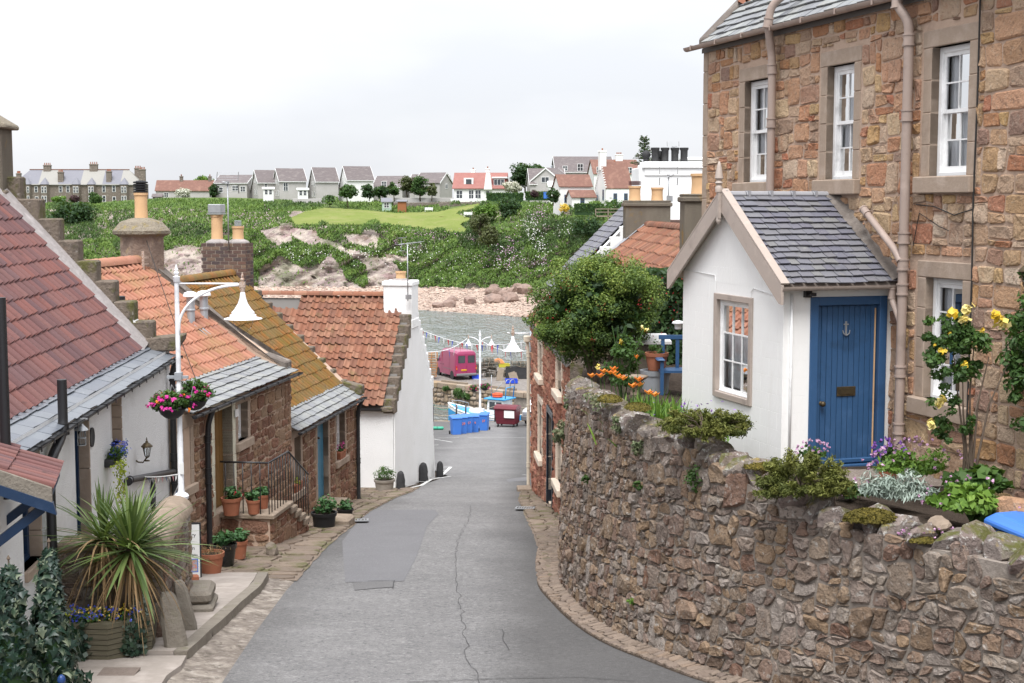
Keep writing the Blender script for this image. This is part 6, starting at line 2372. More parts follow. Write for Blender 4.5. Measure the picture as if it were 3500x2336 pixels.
for k,o_ in enumerate(ops):
 surround(w7,*o_,m_cream if k!=2 else m_blackdoor,jw=.13,lh=.16,sh=.16,sproud=.1,rev=.22,sill=k!=2,y=-.05)
 if k!=2:
  sash(H7.e,*o_,.12,2,2,m_white,'full',glass=m_glass)
a,b,c,d=ops[2]
s=MB()
s.box(a,b,.1,.15,c,d)
s.box(a-.14,a+.02,-.055,.1,c-.3,c+.3)
s.box(b-.02,b+.14,-.055,.1,c-.3,c+.3)
s.build('door',m_blackdoor,H7.e)
s=MB()
s.cbox(a-.1,b+.25,-.5,-.02,c-.35,c-.05,.02)
s.build('door_step',m_slab,H7.e)
s=MB()
s.cbox(.05,.6,-.45,-.03,-.12,.14,.02)
s.build('foot_block',m_slab,H7.e)
rf7=roof_deck(H7,H7.e,m_room,0,L7,-.1,z(-3.3),3.3,z(-.62),6.8,z(-3.3))
tiled(H7,rf7,'street_pantile',m_tile_old,.3,L7-.15,-.1,z(-3.3),3.3,z(-.62),.235,.33,limit=260,h=.066,wob=.02,jit=.012)
ridge_tiles(H7,rf7,.5,L7-.6,3.3,z(-.55),m_tile_old,.14,.42)
for x0_ in(0,L7-.28):
 s=MB()
 s.extrude([(x0_,-.1,z(-3.45)),(x0_,-.1,z(-3.2)),(x0_,3.3,z(-.5)),(x0_,3.3,z(-.9))],(0,0,0),(.28,0,0))
 s.build('skew',m_skewcem,rf7,bevel=.02)
s=MB()
rows=[[(.3+q,lerp(-.05,3.2,t),lerp(z(-3.25),z(-.58),t)+.08-q*.15)for q in(0,.16,.3)]for t in np.linspace(0,1,9)]
s.grid(rows)
s.build('flashing',m_lead,rf7)
xp=-.02
pipe(H7.e,[(xp,-.16,z(-3.9)),(xp,-.12,z(-4.1)),(xp,-.10,z(-4.5)),(xp,-.10,.0)],.05,m_creampipe,[(xp,-.1,z(-4.35)),(xp,-.1,z(-5.9)),(xp,-.1,z(-7.6))])
s=MB()
s.cbox(-.12,.1,-.24,-.04,z(-3.98),z(-3.8),.02)
s.build('rain_hopper',m_creampipe,H7.e)
# roughcast stacks at either end of the ridge
def stack(H,cx,ya,yb,zb,zt,w,m,pots,name='chimney',sh=.0):
 s=MB()
 s.cbox(cx-w/2,cx+w/2,ya,yb,zb,zt,.02)
 c=s.build(name,m,H.e)
 s=MB()
 s.cbox(cx-w/2-.05,cx+w/2+.05,ya-.05,yb+.05,zt-.12,zt,.025)
 s.cbox(cx-w/2-.02,cx+w/2+.02,ya-.02,yb+.02,zt,zt+.06,.025)
 s.build('chimney_head',m,c)
 for y,r,h,cw in pots:
  chimney_pot(c,(cx,y,zt+.05),r,h,m_pot,cw)
 return c
pa,pb=H7.px(2117,690,41.0),H7.px(2272,690,41.0)
c7=stack(H7,.2,2.65,3.95,z(-1.9),z(.06),.55,m_roughcast,[(2.95,.17,.42,None),(3.6,.17,.38,None)])
s=MB()
for r_ in(.46,.49,.52,.55):
 s.lathe([(.15,r_),(.19,r_+.005),(.19,r_+.016),(.15,r_+.022)],(.2,2.95,z(.10)),16)
s.build('pot_guard',paint('dark_red_guard',(.09,.015,.015),.4),c7,smooth=True,auto=40)
c7b=stack(H7,L7-.3,2.42,3.2,z(-1.9),z(.17),.6,m_roughcast,[(2.8,.19,.44,None)])
p=H7.W@Vector((.2,3.98,0))
q=P(2284,720,p.y-.2)
a_=aerial('tv_aerial','panel television aerial on the roughcast double pot stack',q,P(2284,603,p.y).z-q.z,.52)
s=MB()
s.box(-.05,.12,-.05,.03,.25,.42)
s.build('junction_box',m_steel,a_)
# dark ivied outbuilding wall that closes the garden, behind the fuchsia
s=MB()
s.box(1.6,6,29.2,29.5,-5,-1.9)
o=s.build('garden_end_wall',m_oldstone)
tag(o,'dark mossy stone wall closing the garden behind the fuchsia','wall')
# white stepped gable with slates
H8=House('stepped_gable_house','white house with crow stepped gable and blue slates beyond the clay roof','house',1.3,50.5,RZ(47),(.0618/no,-1/no))
z=H8.z
L8,D8=4.5,5.2
ze8,zr8=z(-2.8),z(-.1)
mb=MB()
wall_faces(mb,0,L8,-.8,ze8,[],0)
gable_wall(mb,L8-.3,.002,D8,-.8,ze8,zr8,.3,D8/2)
gable_wall(mb,0,.002,D8,-.8,ze8,zr8,.3,D8/2)
mb.build('wall',m_whitewash,H8.e)
rf8=roof_deck(H8,H8.e,m_room,0,L8,-.1,ze8,D8/2,zr8)
slated(H8,rf8,m_slate,.3,L8-.28,-.1,ze8+.02,D8/2,zr8+.04,.28,.24,140,'slate',81)
crow_steps(H8,rf8,m_plaster,L8-.3,L8+.03,.0,ze8-.1,8,.32,.33,.22)
crow_steps(H8,rf8,m_slab,-.05,.28,.0,ze8-.1,8,.32,.33,.22)
# tall white gable with four black pots
H9=House('tall_white_house','tall whitewashed house end with four black chimney pots on its head','house',*P(2183,760,60).xy,RZ(58),(1,.06))
z=H9.z
LX=3.4
zt9=P(2280,553,60).z
s=MB()
s.box(0,LX,0,2.2,-1,z(zt9-.25))
s.box(.22,LX+.1,-.05,1.2,z(zt9-.6),z(zt9-.1))
w9=s.build('wall',m_whitewash,H9.e,bevel=.03)
s=MB()
s.cbox(.12,LX+.0,-.12,1.25,z(zt9-.28),z(zt9-.12),.03)
s.cbox(.2,LX-.05,-.04,1.2,z(zt9-.12),z(zt9),.03)
s.build('chimney_head',m_whitewash,H9.e)
for u in(2241,2275,2309,2341):
 q=H9.px(u,553,60.4)
 m_=MB()
 m_.lathe([(.17,0),(.15,.1),(.155,.5),(.19,.55),(.19,.62),(.13,.62)],(q.x,.5,z(zt9)-.02),12)
 m_.build('chimney_pot',m_blackmatt,H9.e,smooth=True,auto=40)
for u in(2213,2258):
 q=H9.px(u,540,60.4)
 m_=MB()
 m_.lathe([(.02,.1),(.16,.2),(.2,.34),(.12,.46),(.01,.5)],(q.x,.75,z(zt9)),12)
 m_.tube([(q.x,.75,z(zt9)-.05),(q.x,.75,z(zt9)+.2)],.12,8)
 m_.build('round_cowl',m_blackmatt,H9.e,smooth=True)
q=P(2300,553,60.8)
aerial('tv_aerial','small aerial standing among the four black pots',q,P(2300,505,60.8).z-q.z,.5)
s=MB()
p0=P(2268,765,49)
q=P(2325,765,49)
s.cbox(p0.x,q.x,p0.y,p0.y+.5,p0.z-2,P(2300,752,49).z,.02)
tag(s.build('brick_stack_top',m_brick),'low dark brick stack top below the tall white house','chimney')
# houses on the headland
def far_house(name,label,u,v,Y,ang,L,W,he,hr,mw,mr,fw=(),gwin=(),heb=None,rp=.5,chims=(),ov=.25,cat='house',verge=None,group=None):
 o=P(u,v,Y)
 a=R(ang)
 t=thing(name,label,cat,o,a,group)
 heb=he if heb is None else heb
 yr=W*rp
 s=MB()
 s.extrude([(0,0,-3),(0,W,-3),(0,W,heb),(0,yr,hr),(0,0,he)],(0,0,0),(L,0,0))
 w=s.build('wall',mw,t)
 s=MB()
 th=.18
 for(ya,za,yb,zb)in((-ov,he-ov*(hr-he)/yr,yr,hr),(W+ov,heb-ov*(hr-heb)/(W-yr),yr,hr)):
  s.extrude([(-ov,ya,za+.03),(-ov,yb,zb+.03),(-ov,yb,zb+th),(-ov,ya,za+th)],(0,0,0),(L+2*ov,0,0))
 r=s.build('roof',mr,t)
 if verge:
  s=MB()
  for x in(-ov-.03,L+ov-.03):
   for(ya,za,yb,zb)in((-ov,he-ov*(hr-he)/yr,yr,hr),(W+ov,heb-ov*(hr-heb)/(W-yr),yr,hr)):
    s.extrude([(x,ya,za-.12),(x,yb,zb-.12),(x,yb,zb+th+.02),(x,ya,za+th+.02)],(0,0,0),(.06,0,0))
  s.build('bargeboard',verge,r)
  s=MB()
  s.box(-ov,L+ov,-ov-.1,-ov+.02,he-ov*(hr-he)/yr-.05,he-ov*(hr-he)/yr+.1)
  s.build('gutter',verge,r)
 for lst,g in((fw,0),(gwin,1)):
  for it in lst:
   q,zz,ww,hh=it[:4]
   f,p=MB(),MB()
   b=.09
   if g==0:
    f.box(q,q+b,-.06,.03,zz,zz+hh)
    f.box(q+ww-b,q+ww,-.06,.03,zz,zz+hh)
    f.box(q+b,q+ww-b,-.059,.03,zz,zz+b)
    f.box(q+b,q+ww-b,-.059,.03,zz+hh-b,zz+hh)
    f.box(q+b,q+ww-b,-.055,.03,zz+hh*.5-.03,zz+hh*.5+.03)
    if ww>1.1:
     f.box(q+ww*.5-.04,q+ww*.5+.04,-.057,.03,zz+b,zz+hh-b)
    p.box(q+b*.5,q+ww-b*.5,-.03,.02,zz+b*.5,zz+hh-b*.5)
   else:
    f.box(-.06,.03,q,q+b,zz,zz+hh)
    f.box(-.06,.03,q+ww-b,q+ww,zz,zz+hh)
    f.box(-.059,.03,q+b,q+ww-b,zz,zz+b)
    f.box(-.059,.03,q+b,q+ww-b,zz+hh-b,zz+hh)
    if ww>1.1:
     f.box(-.057,.03,q+ww*.5-.04,q+ww*.5+.04,zz+b,zz+hh-b)
    p.box(-.03,.02,q+b*.5,q+ww-b*.5,zz+b*.5,zz+hh-b*.5)
   k=f.build('window',it[4]if len(it)>4 else m_sash,t)
   p.build('pane',m_glass_dark,k)
 for(x,y,w_,d_,z0,z1,m,np_)in chims:
  s=MB()
  s.cbox(x-w_/2,x+w_/2,y-d_/2,y+d_/2,z0,z1,.04)
  s.cbox(x-w_/2-.08,x+w_/2+.08,y-d_/2-.08,y+d_/2+.08,z1-.25,z1-.05,.03)
  c=s.build('chimney',m,t)
  for i in range(np_):
   q=MB()
   xx=x+(i-(np_-1)/2)*.45
   q.lathe([(.15,0),(.13,.4),(.17,.5),(.12,.5)],(xx,y,z1-.05),8)
   q.build('chimney_pot',m_terra,c,smooth=True)
 return t
k_=345/FPX
GW=lambda lo:[(1.0,3.3,.55,.9),(2.0,3.3,.5,.9),(3.4,3.2,1.0,1.5),(.9,.6,.9,1.3)]
aw=[(1.0,3.0,.7,1.1),(3.3,3.4,.5,.9),(2.3,3.4,.45,.9),(1.0,.5,.8,1.3),(3.0,.5,.7,1.3)]
far_house('detached_house','leftmost grey harled house of four with steep tiled roofs',883,673,347,24,6.4,7.2,3.5,6.35,m_fargrey,m_farroof,[(1.5,2.0,.8,1.2)],aw,1.3,.42,verge=m_sash)
far_house('detached_house','second grey harled house from the left with steep tiled roof',956,677,345,24,6.6,7.2,4.1,7.0,m_fargrey,m_farroof,[(.9,1.6,1.2,2.1)],aw,1.6,.42,verge=m_sash)
far_house('detached_house','third grey harled house with steep tiled roof beside the white one',1081,681,345,24,5.6,7.2,4.3,7.5,m_fargrey,m_farroof,[],aw,1.6,.42,verge=m_sash)
far_house('detached_house','white harled house with steep tiled roof, rightmost of the four',1188,684,345,24,6.6,7.2,4.9,8.0,m_farwhite,m_farroof,[],aw,2.2,.42,verge=m_sash)
far_house('porch_annex','small flat roofed white sun porch before the second grey house',900,676,338,10,2.4,2,2.0,2.3,m_farwhite,m_farwhite,[(.3,.7,.8,1.2),(1.3,.7,.8,1.2)],[],cat='porch')
far_house('porch_annex','small flat roofed white sun porch before the third grey house',1018,679,338,10,2.4,2,2.0,2.3,m_farwhite,m_farwhite,[(.3,.7,.8,1.2),(1.3,.7,.8,1.2)],[],cat='porch')
far_house('grey_house','grey house with white gabled front behind the aerial',735,682,352,-8,8.2,9,4.0,5.9,m_fargrey,m_farroof,[(4.4,2.0,1.6,1.3),(1.0,1.7,1.1,1.3),(6.5,1.8,1.3,1.4)],[],chims=[],verge=m_sash)
far_house('red_roof_cottage','long low cottage with brown tiled roof right of the stone terrace',533,682,362,4,14,6,2.2,4.7,m_fargrey,m_farred,[(2,.5,1.2,1.2),(6,.5,1.2,1.2)],[],chims=[(6,3,.8,.9,4,5.9,m_farstone,1),(13.2,3,.8,.9,4,5.9,m_farstone,1)])
far_house('garden_hut','dark timber garden hut below the brown roofed cottage',522,694,356,6,2.2,2,1.5,2.1,m_brick,m_farroof,[(.6,.5,.6,.8)],[],cat='hut')
far_house('dark_dormer_house','grey house with dark slate roof and white gabled dormer behind the conifers',1275,672,352,-12,7.5,8,2.3,4.9,m_fargrey,m_farroof,[(2.2,2.3,1.3,1.4),(5,1.6,1.2,1.3)],[],verge=m_sash)
far_house('dark_dormer_house','grey dormer house behind the tall trees left of the pink roofed bungalow',1400,672,350,-8,9,8,3.0,5.3,m_fargrey,m_farroof,[(3.5,2.0,1.6,1.5),(6.8,2.0,1.4,1.5)],[],verge=m_sash)
far_house('grey_gable_house','grey house with gable to the left of the pink roofed bungalow',1546,672,352,160,6.5,8,3.2,5.6,m_fargrey,m_farroof,[],[(3,1.8,1.5,1.2)],verge=m_sash)
# pink roofed bungalow
t=far_house('pink_roof_bungalow','white bungalow with pink roof, red dormers and broad white chimney',1552,687,332,-4,11.8,9,3.0,6.4,m_farwhite,m_farpink,[(.5,.5,1.5,1.9),(3.4,.4,1.2,2.1),(4.9,.5,1.4,2.0),(7.4,.7,.9,1.6)],[],chims=[(4.0,5,1.0,1.0,5,7.3,m_farwhite,1),(7.4,5.2,.9,.9,5,7.6,m_farwhite,1)],ov=.4)
s=MB()
s.hexa([(7.0,-.6,2.6),(8.9,-.6,2.6),(7.0,.6,2.6),(8.9,.6,2.6),(7.5,-.5,6.4),(8.4,-.5,6.4),(7.5,.5,6.4),(8.4,.5,6.4)])
s.build('chimney_breast',m_farwhite,t)
red_hang=M('tile_hung_red',[(.22,.035,.03),(.18,.03,.028)],2,rough=.9,bump=.2)
s=MB()
s.box(8.95,12.0,.6,5,2.4,5.2)
s.build('dormer',red_hang,t)
s=MB()
s.box(8.75,12.3,.3,5.2,5.2,5.55)
s.build('dormer_roof',m_sash,t)
s=MB()
s.box(9.2,11.7,.5,.62,3.6,5.0)
k=s.build('window',m_sash,t)
for i in range(3):
 s=MB()
 s.box(9.3+i*.8,10.0+i*.8,.46,.52,3.7,4.9)
 s.build('pane',m_glass_dark,k)
s=MB()
s.box(2.2,4.4,.9,4,3.4,5.3)
k=s.build('dormer',m_sash,t)
s=MB()
s.box(2.7,4.0,.85,.95,3.8,5.0)
s.build('pane',m_glass_dark,k)
far_house('grey_gable_house','large grey house with gable and conservatory right of the big dark tree',1812,662,325,4,8.0,9,2.2,5.6,m_fargrey,m_farroof,[(6,1,1.2,1.2)],[],chims=[(5.2,3.2,.25,.25,4,6.4,m_zinc,0)],verge=m_sash)
far_house('grey_gable_house','grey house end with a single window next to the conservatory',1918,655,322,62,6.0,7.6,2.4,5.2,m_fargrey,m_farroof,[(2.2,1.9,1.6,1.1)],[(3.0,2.0,2.0,1.3)],verge=m_sash)
far_house('conservatory','white glazed conservatory in front of the grey gable',1876,662,318,4,5.5,3,1.6,2.6,m_sash,m_farwhite,[(.3,.4,.9,1.0),(1.4,.4,.9,1.0),(2.5,.4,.9,1.0),(3.6,.4,.9,1.0)],[],cat='conservatory')
far_house('slate_roof_house','dark roofed house with small white gable on the skyline',1900,650,345,5,14,9,4.4,8.0,m_fargrey,m_farroof,[(5.2,4.5,1.4,1.8),(1.6,4.6,1.2,1.2)],[],verge=m_sash)
far_house('red_dormer_house','red tiled house with row of white dormers on the skyline',2030,660,330,6,10.5,9,4.4,7.6,m_farwhite,m_farred,[(.6,4.3,1.5,1.7),(4.2,4.3,1.5,1.7),(7.6,4.3,1.3,1.6)],[],chims=[(6.6,4.5,1.7,1.0,7,9.0,m_farwhite,3),(5.0,1.2,1.2,1.0,3,7.0,m_farwhite,1)])
far_house('flat_roof_block','cream flat roofed block beyond the tall white house',2350,590,120,4,6,4,1.0,1.15,m_farwhite,m_farwhite,[],[],cat='building')
# old white cottages at the cliff head
far_house('white_cottage','small white cottage with red tiled roof left of the crow stepped one',1913,708,270,12,6.2,5.2,3.9,6.0,m_farwhite,m_farred,[(.9,.8,.8,1.5,m_frameblue),(3.9,.9,.7,1.5,m_frameblue)],[],cat='cottage')
t=far_house('white_cottage','old white cottage with crow stepped gable and brown pantiles',2071,712,262,10,4.9,8.6,3.6,8.4,m_farwhite,m_farred,[(1.4,.8,.7,1.9,m_frameblue),(3.4,.8,.7,1.9,m_frameblue)],[(1.6,1.4,1.0,2.0,m_frameblue),(6.5,1.0,.7,1.4,m_frameblue)],ov=.1,cat='cottage',chims=[(.3,4.3,1.2,1.6,7,10.6,m_farwhite,1)])
for i in range(11):
 for sg in(0,1):
  s=MB()
  y=i*.4
  y=y if not sg else 8.6-y-.42
  s.box(-.14,.16,y,y+.42,3.4+i*.446,3.95+i*.446)
  s.build('crow_step',m_farwhite,t)
  # the white cottage gable faces left and is broad: a lean-to joins the two
far_house('lean_to','low white lean-to with red roof between the two cottages',1955,708,266,12,4.5,4,1.8,3.0,m_farwhite,m_farred,[(1.6,.3,.8,1.3,m_frameblue)],[],cat='lean-to')
# stone terrace on the left skyline
o=P(50,697,402)
t=thing('stone_terrace','long terrace of brown stone villas with blue slate roofs on the far left skyline','terrace',o,R(3))
TL,TW=35.5,9.
he,hr=5.4,9.6
s=MB()
s.box(0,TL,0,TW,-3,he)
s.build('wall',m_farstone,t)
seg=[0,6.8,12.2,18.4,24.5,29.5,TL]
for i,(a,b)in enumerate(zip(seg,seg[1:])):
 s=MB()
 c=(i%2)*.25+.12 if i else .1
 x0_,x1_=(a,a+0.0)if i else(a,a+3.5)
 ra=a+(3.4 if i==0 else 0)
 rb=b-(4.5 if i==5 else 0)
 s.add([(a-(.3 if i==0 else 0),-.3,he),(b+(.3 if i==5 else 0),-.3,he),(rb,TW/2,hr),(ra,TW/2,hr),(b+(.3 if i==5 else 0),TW+.3,he),(a-(.3 if i==0 else 0),TW+.3,he)],[(0,1,2,3),(3,2,4,5),(0,3,5),(1,4,2)],0,c)
 s.build('roof',m_farslate,t)
s=MB()
s.box(3.2,TL-4.3,TW/2-.15,TW/2+.15,hr-.05,hr+.2)
s.build('ridge',m_farred,t)
s=MB()
s.box(-.2,TL+.2,-.4,-.05,he-.15,he+.12)
s.build('eave_cornice',m_fargrey,t)
for i,x in enumerate((2.4,7.2,16.0,20.2,29.3)):
 s=MB()
 w_=2.6 if i!=1 else 2.6
 s.extrude([(x,0,-2),(x+.5,-1.1,-2),(x+w_-.5,-1.1,-2),(x+w_,0,-2)],(0,0,0),(0,0,he+2))
 s.build('bay',m_farstone,t)
 s=MB()
 s.add([(x-.2,.1,he),(x+.4,-1.3,he),(x+w_-.4,-1.3,he),(x+w_+.2,.1,he),(x+w_/2,.6,he+2.0)],[(0,1,4),(1,2,4),(2,3,4)],0,.1)
 s.build('bay_roof',m_farslate,t)
 for zz in(.4,3.0):
  for dx in(.62,1.42):
   s=MB()
   s.box(x+dx,x+dx+.62,-1.18,-1.08,zz,zz+1.8)
   k=s.build('window',m_sash,t)
   s=MB()
   s.box(x+dx+.1,x+dx+.52,-1.22,-1.17,zz+.12,zz+.85)
   s.box(x+dx+.1,x+dx+.52,-1.22,-1.17,zz+.97,zz+1.68)
   s.build('pane',m_glass_dark,k)
for i,(x,zz,hh)in enumerate([(12.4,3.2,1.8),(15.0-.6,3.2,1.8),(12.3,.2,1.9),(24.4,3.2,1.9),(27.2,3.3,1.9),(27.2,0.0,2.0),(24.4,.5,1.8),(5.6,3.2,1.7),(5.7,.3,1.7),(33.5,3.2,1.7),(33.6,.5,1.8)]):
 s=MB()
 s.box(x,x+.95,-.08,.02,zz,zz+hh)
 k=s.build('window',m_sash,t)
 s=MB()
 s.box(x+.12,x+.83,-.12,-.07,zz+.12,zz+hh*.47)
 s.box(x+.12,x+.83,-.12,-.07,zz+hh*.53,zz+hh-.12)
 s.build('pane',m_glass_dark,k)
for i,(x,y,w_,z1)in enumerate([(1.2,.8,1.2,8.6),(8.2,4.5,2.0,11.0),(12.8,1.0,1.5,9.0),(21.2,4.5,2.2,11.3),(26.2,1.0,1.4,9.2),(33.6,4.5,1.8,10.2),(35.4,1.6,1.7,9.8)]):
 s=MB()
 s.cbox(x-w_/2,x+w_/2,y-.6,y+.6,4.5,z1,.05)
 s.cbox(x-w_/2-.1,x+w_/2+.1,y-.7,y+.7,z1-.4,z1-.1,.05)
 c=s.build('chimney',m_farstone,t)
 for q in range(4):
  s=MB()
  s.lathe([(.14,0),(.12,.5),(.16,.6),(.1,.6)],(x-w_/2+.25+q*(w_-.5)/3,y,z1-.05),7)
  s.build('chimney_pot',m_terra,c)
# trees, hedges and sheds on the headland
def ftree(label,u,v,Y,h,rx,rz_,n,mat,seed,size=.38,name='garden_tree',nc=30,cat='tree',cr=.36):
 return tree(name,label,P(u,v,Y),h,(rx,rx*.9,rz_),n,size,mat,seed,trunk=.14*h/6,nc=nc,group='trees on the headland',cr=cr,cat=cat)
ftree('bright green tree behind the brown roofed cottage',692,676,372,5.9,3.2,2.2,1500,lf_bright,1,.42)
ftree('dark round bush between brown cottage and grey house',733,684,350,4.0,1.7,1.9,900,lf_dark,2,.32)
ftree('spreading garden tree at the back of the lawn',1190,706,326,5.2,2.6,1.9,1900,lf_mid,3,.3)
ftree('low leaning shrub left of the lawn tree',1128,706,330,2.6,1.4,1.2,700,lf_mid,4,.26)
ftree('dark flat topped conifer left of the dormer house',1262,684,336,3.9,2.2,1.9,1500,lf_dark,5,.3)
ftree('wide dark conifer in front of the dormer house',1305,684,334,3.4,2.4,1.6,1500,lf_dark,6,.3)
ftree('pale leaved young tree right of the dark conifers',1348,684,336,4.4,1.8,1.9,1000,lf_mid,7,.3)
ftree('tall thin topped tree in the middle of the skyline group',1394,684,338,6.2,2.4,2.6,1700,lf_olive,8,.28)
ftree('broad dense tree left of the grey dormer house',1436,684,336,6.0,2.6,2.7,2200,lf_mid,9,.3)
ftree('bushy sapling right of the dense skyline tree',1476,684,334,4.2,1.6,1.8,900,lf_olive,10,.28)
ftree('big round dark tree behind the white blossom shrub',1795,656,345,7.4,4.3,3.6,4200,lf_dark,11,.4,nc=46)
ftree('bright crown showing behind the big dark tree',1832,656,352,7.2,3.0,2.6,1600,lf_mid,12,.4)
t=ftree('white blossoming round shrub beside the bungalow',1748,664,326,3.3,2.7,1.7,2600,leafmat('blossom',[(.14,.17,.09),(.62,.6,.5),(.74,.72,.64)],.15),13,.2,'blossom_shrub',cat='shrub')
ftree('white flowering mound by the brown roofed cottage',629,680,350,2.7,2.6,1.4,2000,leafmat('blossom_pale',[(.3,.32,.22),(.6,.6,.5),(.7,.7,.62)],.15),14,.2,'blossom_shrub',cat='shrub')
ftree('dark green clipped bush left of the old white cottages',1890,700,268,3.2,1.4,1.5,900,lf_dark,15,.24)
ftree('yellow flowering bush under the white cottages',1927,726,250,1.6,1.2,.8,800,fl_yellow,16,.14,'flowering_bush',cat='bush')
ftree('deep purple leaved bush beside the yew hedge',1826,680,295,1.8,1.3,.8,700,leafmat('copper_leaf',[(.03,.012,.022),(.07,.03,.045),(.10,.05,.06)]),17,.2,'copper_bush',cat='bush')
ftree('purple leaved bush under the stone terrace',255,697,380,2.4,2.0,1.1,900,leafmat('copper_leaf2',[(.04,.018,.026),(.08,.035,.045),(.11,.055,.06)]),18,.24,'copper_bush',cat='bush')
ftree('round green bush below the terrace, right of the purple one',330,698,380,2.6,2.2,1.3,1000,lf_mid,19,.28)
ftree('green climber bush by the terrace door',318,694,394,3.6,1.2,1.9,800,lf_mid,20,.26)
ftree('low bush at the left foot of the terrace',200,698,382,2.2,2.6,1.0,1000,lf_bright,22,.28)
ftree('pale green willow like bush right of the hedge',2095,735,236,2.6,2.6,1.5,1500,lf_mid,23,.2)
ftree('leafy bush left of the roughcast stack, on the bank',2010,800,215,3.2,3.2,2.2,2600,lf_dark,24,.2)
ftree('grey olive scrub tree on the middle of the bank',1640,800,276,4.2,2.6,2.4,2200,lf_olive,25,.24)
ftree('dark scrub tree with bare twigs on the bank',1670,840,268,4.0,2.4,2.2,2000,lf_olive,26,.22)
ftree('green bush at the right end of the lawn',1660,745,292,3.6,2.6,2.2,1900,lf_bright,27,.26)
ftree('dark evergreen on the bank above the olive scrub',1740,740,290,4.0,3.0,2.2,2000,lf_dark,28,.26)
ftree('large dark bush on the far left slope',245,790,320,7.0,6.5,4.2,5200,lf_dark,29,.4,nc=60)
# hedges
for lb,a,b,v,Y,h in(('clipped hedge in front of the bungalow and blossom shrub',1662,1790,682,316,1.5),('long clipped hedge right of the purple bush',1795,1884,678,300,1.4),('dark hedge below the old white cottage',1962,2064,726,246,1.5)):
 p,q=P(a,v,Y),P(b,v,Y)
 t=thing('hedge',lb,'hedge',p)
 n=1500
 C=np.stack([RNG.uniform(0,(q-p).x,n),RNG.uniform(-.5,.5,n),RNG.uniform(0,h,n)],1)
 leaves('foliage',C,RNG.uniform(.1,.24,n),RNG.random(n),lf_mid,t)
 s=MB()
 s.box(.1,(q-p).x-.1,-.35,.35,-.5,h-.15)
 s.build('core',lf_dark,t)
 # monkey puzzle conifer on the skyline
o=P(2200,600,140)
t=thing('conifer','spiky open branched conifer on the skyline behind the tall white house','tree',o)
s=MB()
hT=P(2205,470,140).z-o.z
s.tube([(0,0,0),(.05,0,hT)],[.12,.03],6)
C,A,S=[],[],[]
rg=random.Random(6)
for i in range(17):
 zz=hT*(.25+.75*i/17)
 rr=(1.25-1.0*i/17)*rg.uniform(.8,1.1)
 for j in range(5):
  a=rg.uniform(0,6.28)
  e=(rr*math.cos(a),rr*math.sin(a),zz+.15+rg.uniform(-.1,.2))
  s.tube([(0,0,zz),e],[.035,.02],4)
  for q in range(16):
   f_=rg.uniform(.15,1.05)
   C.append((e[0]*f_+rg.gauss(0,.04),e[1]*f_+rg.gauss(0,.04),lerp(zz,e[2],f_)+rg.gauss(0,.05)))
   S.append(rg.uniform(.05,.12))
s.build('trunk',m_trunk,t)
leaves('crown',np.array(C),np.array(S),RNG.random(len(C)),lf_dark,t)
# sheds and seats
far_house('summerhouse','pale green summerhouse with glazed doors by the lawn',1306,716,322,6,2.1,2,1.7,2.4,m_summer,m_farslate,[(.4,.3,1.2,1.2)],[],cat='summerhouse',rp=.5)
far_house('garden_shed','orange brown timber shed right of the summerhouse',1359,716,322,0,1.9,1.8,1.7,1.95,m_shed,m_farslate,[],[],cat='shed')
for lb,a,b,v,Y,h,m in(('long low rubble wall behind the sheds',1345,1520,712,332,1.3,m_farstone),('grey rendered wall above the rubble one',1345,1560,690,336,.9,m_fargrey),('garden wall of the bungalow terrace',1500,1640,712,326,1.4,m_farstone),('white terrace wall of the bungalow',1540,1632,692,330,.8,m_farwhite),('low wall in front of the harled houses',1000,1140,690,338,.7,m_fargrey)):
 p,q=P(a,v,Y),P(b,v,Y)
 s=MB()
 s.cbox(0,(q-p).x,0,.4,-1,h,.05)
 tag(s.build('boundary_wall',m,None,loc=p),lb,'wall')
for lb,u,v,Y in(('white garden seat on the far end of the lawn',1600,745,300),('white slatted seat by the boundary wall',1466,728,318)):
 t=thing('garden_bench',lb,'bench',terr(u,v)+Vector((0,-.5,.2)))
 s=MB()
 s.box(-.9,.9,-.3,.3,.4,.48)
 s.build('seat',m_white,t)
 s=MB()
 for i in range(4):
  s.box(-.9,.9,.3,.34,.55+i*.12,.63+i*.12)
 s.build('backrest',m_white,t)
 for x in(-.85,.8):
  s=MB()
  s.box(x,x+.06,-.3,-.24,0,.6)
  s.box(x,x+.06,.26,.34,0,1.0)
  s.build('leg',m_white,t)
t=thing('viewing_deck','wooden railed deck projecting below the old white cottage','deck',P(2034,770,228))
s=MB()
s.box(0,4.2,0,2.2,1.3,1.5)
s.build('platform',m_deckwood,t)
for x in(0,2.0,4.0):
 s=MB()
 s.box(x,x+.16,0,.16,-1,2.6)
 s.build('post',m_deckwood,t)
s=MB()
for zz in(2.0,2.5):
 s.box(0,4.2,-.02,.1,zz,zz+.12)
s.build('rail',m_deckwood,t)
p=terr(1868,690)
s=MB()
s.cbox(-.6,.6,-.4,.4,0,1.2,.06)
s.cbox(-.65,.65,-.45,.45,1.2,1.35,.04)
tag(s.build('wheelie_bin',m_binblue,None,loc=P(1868,680,290)),'blue bin standing by the far hedge','bin')
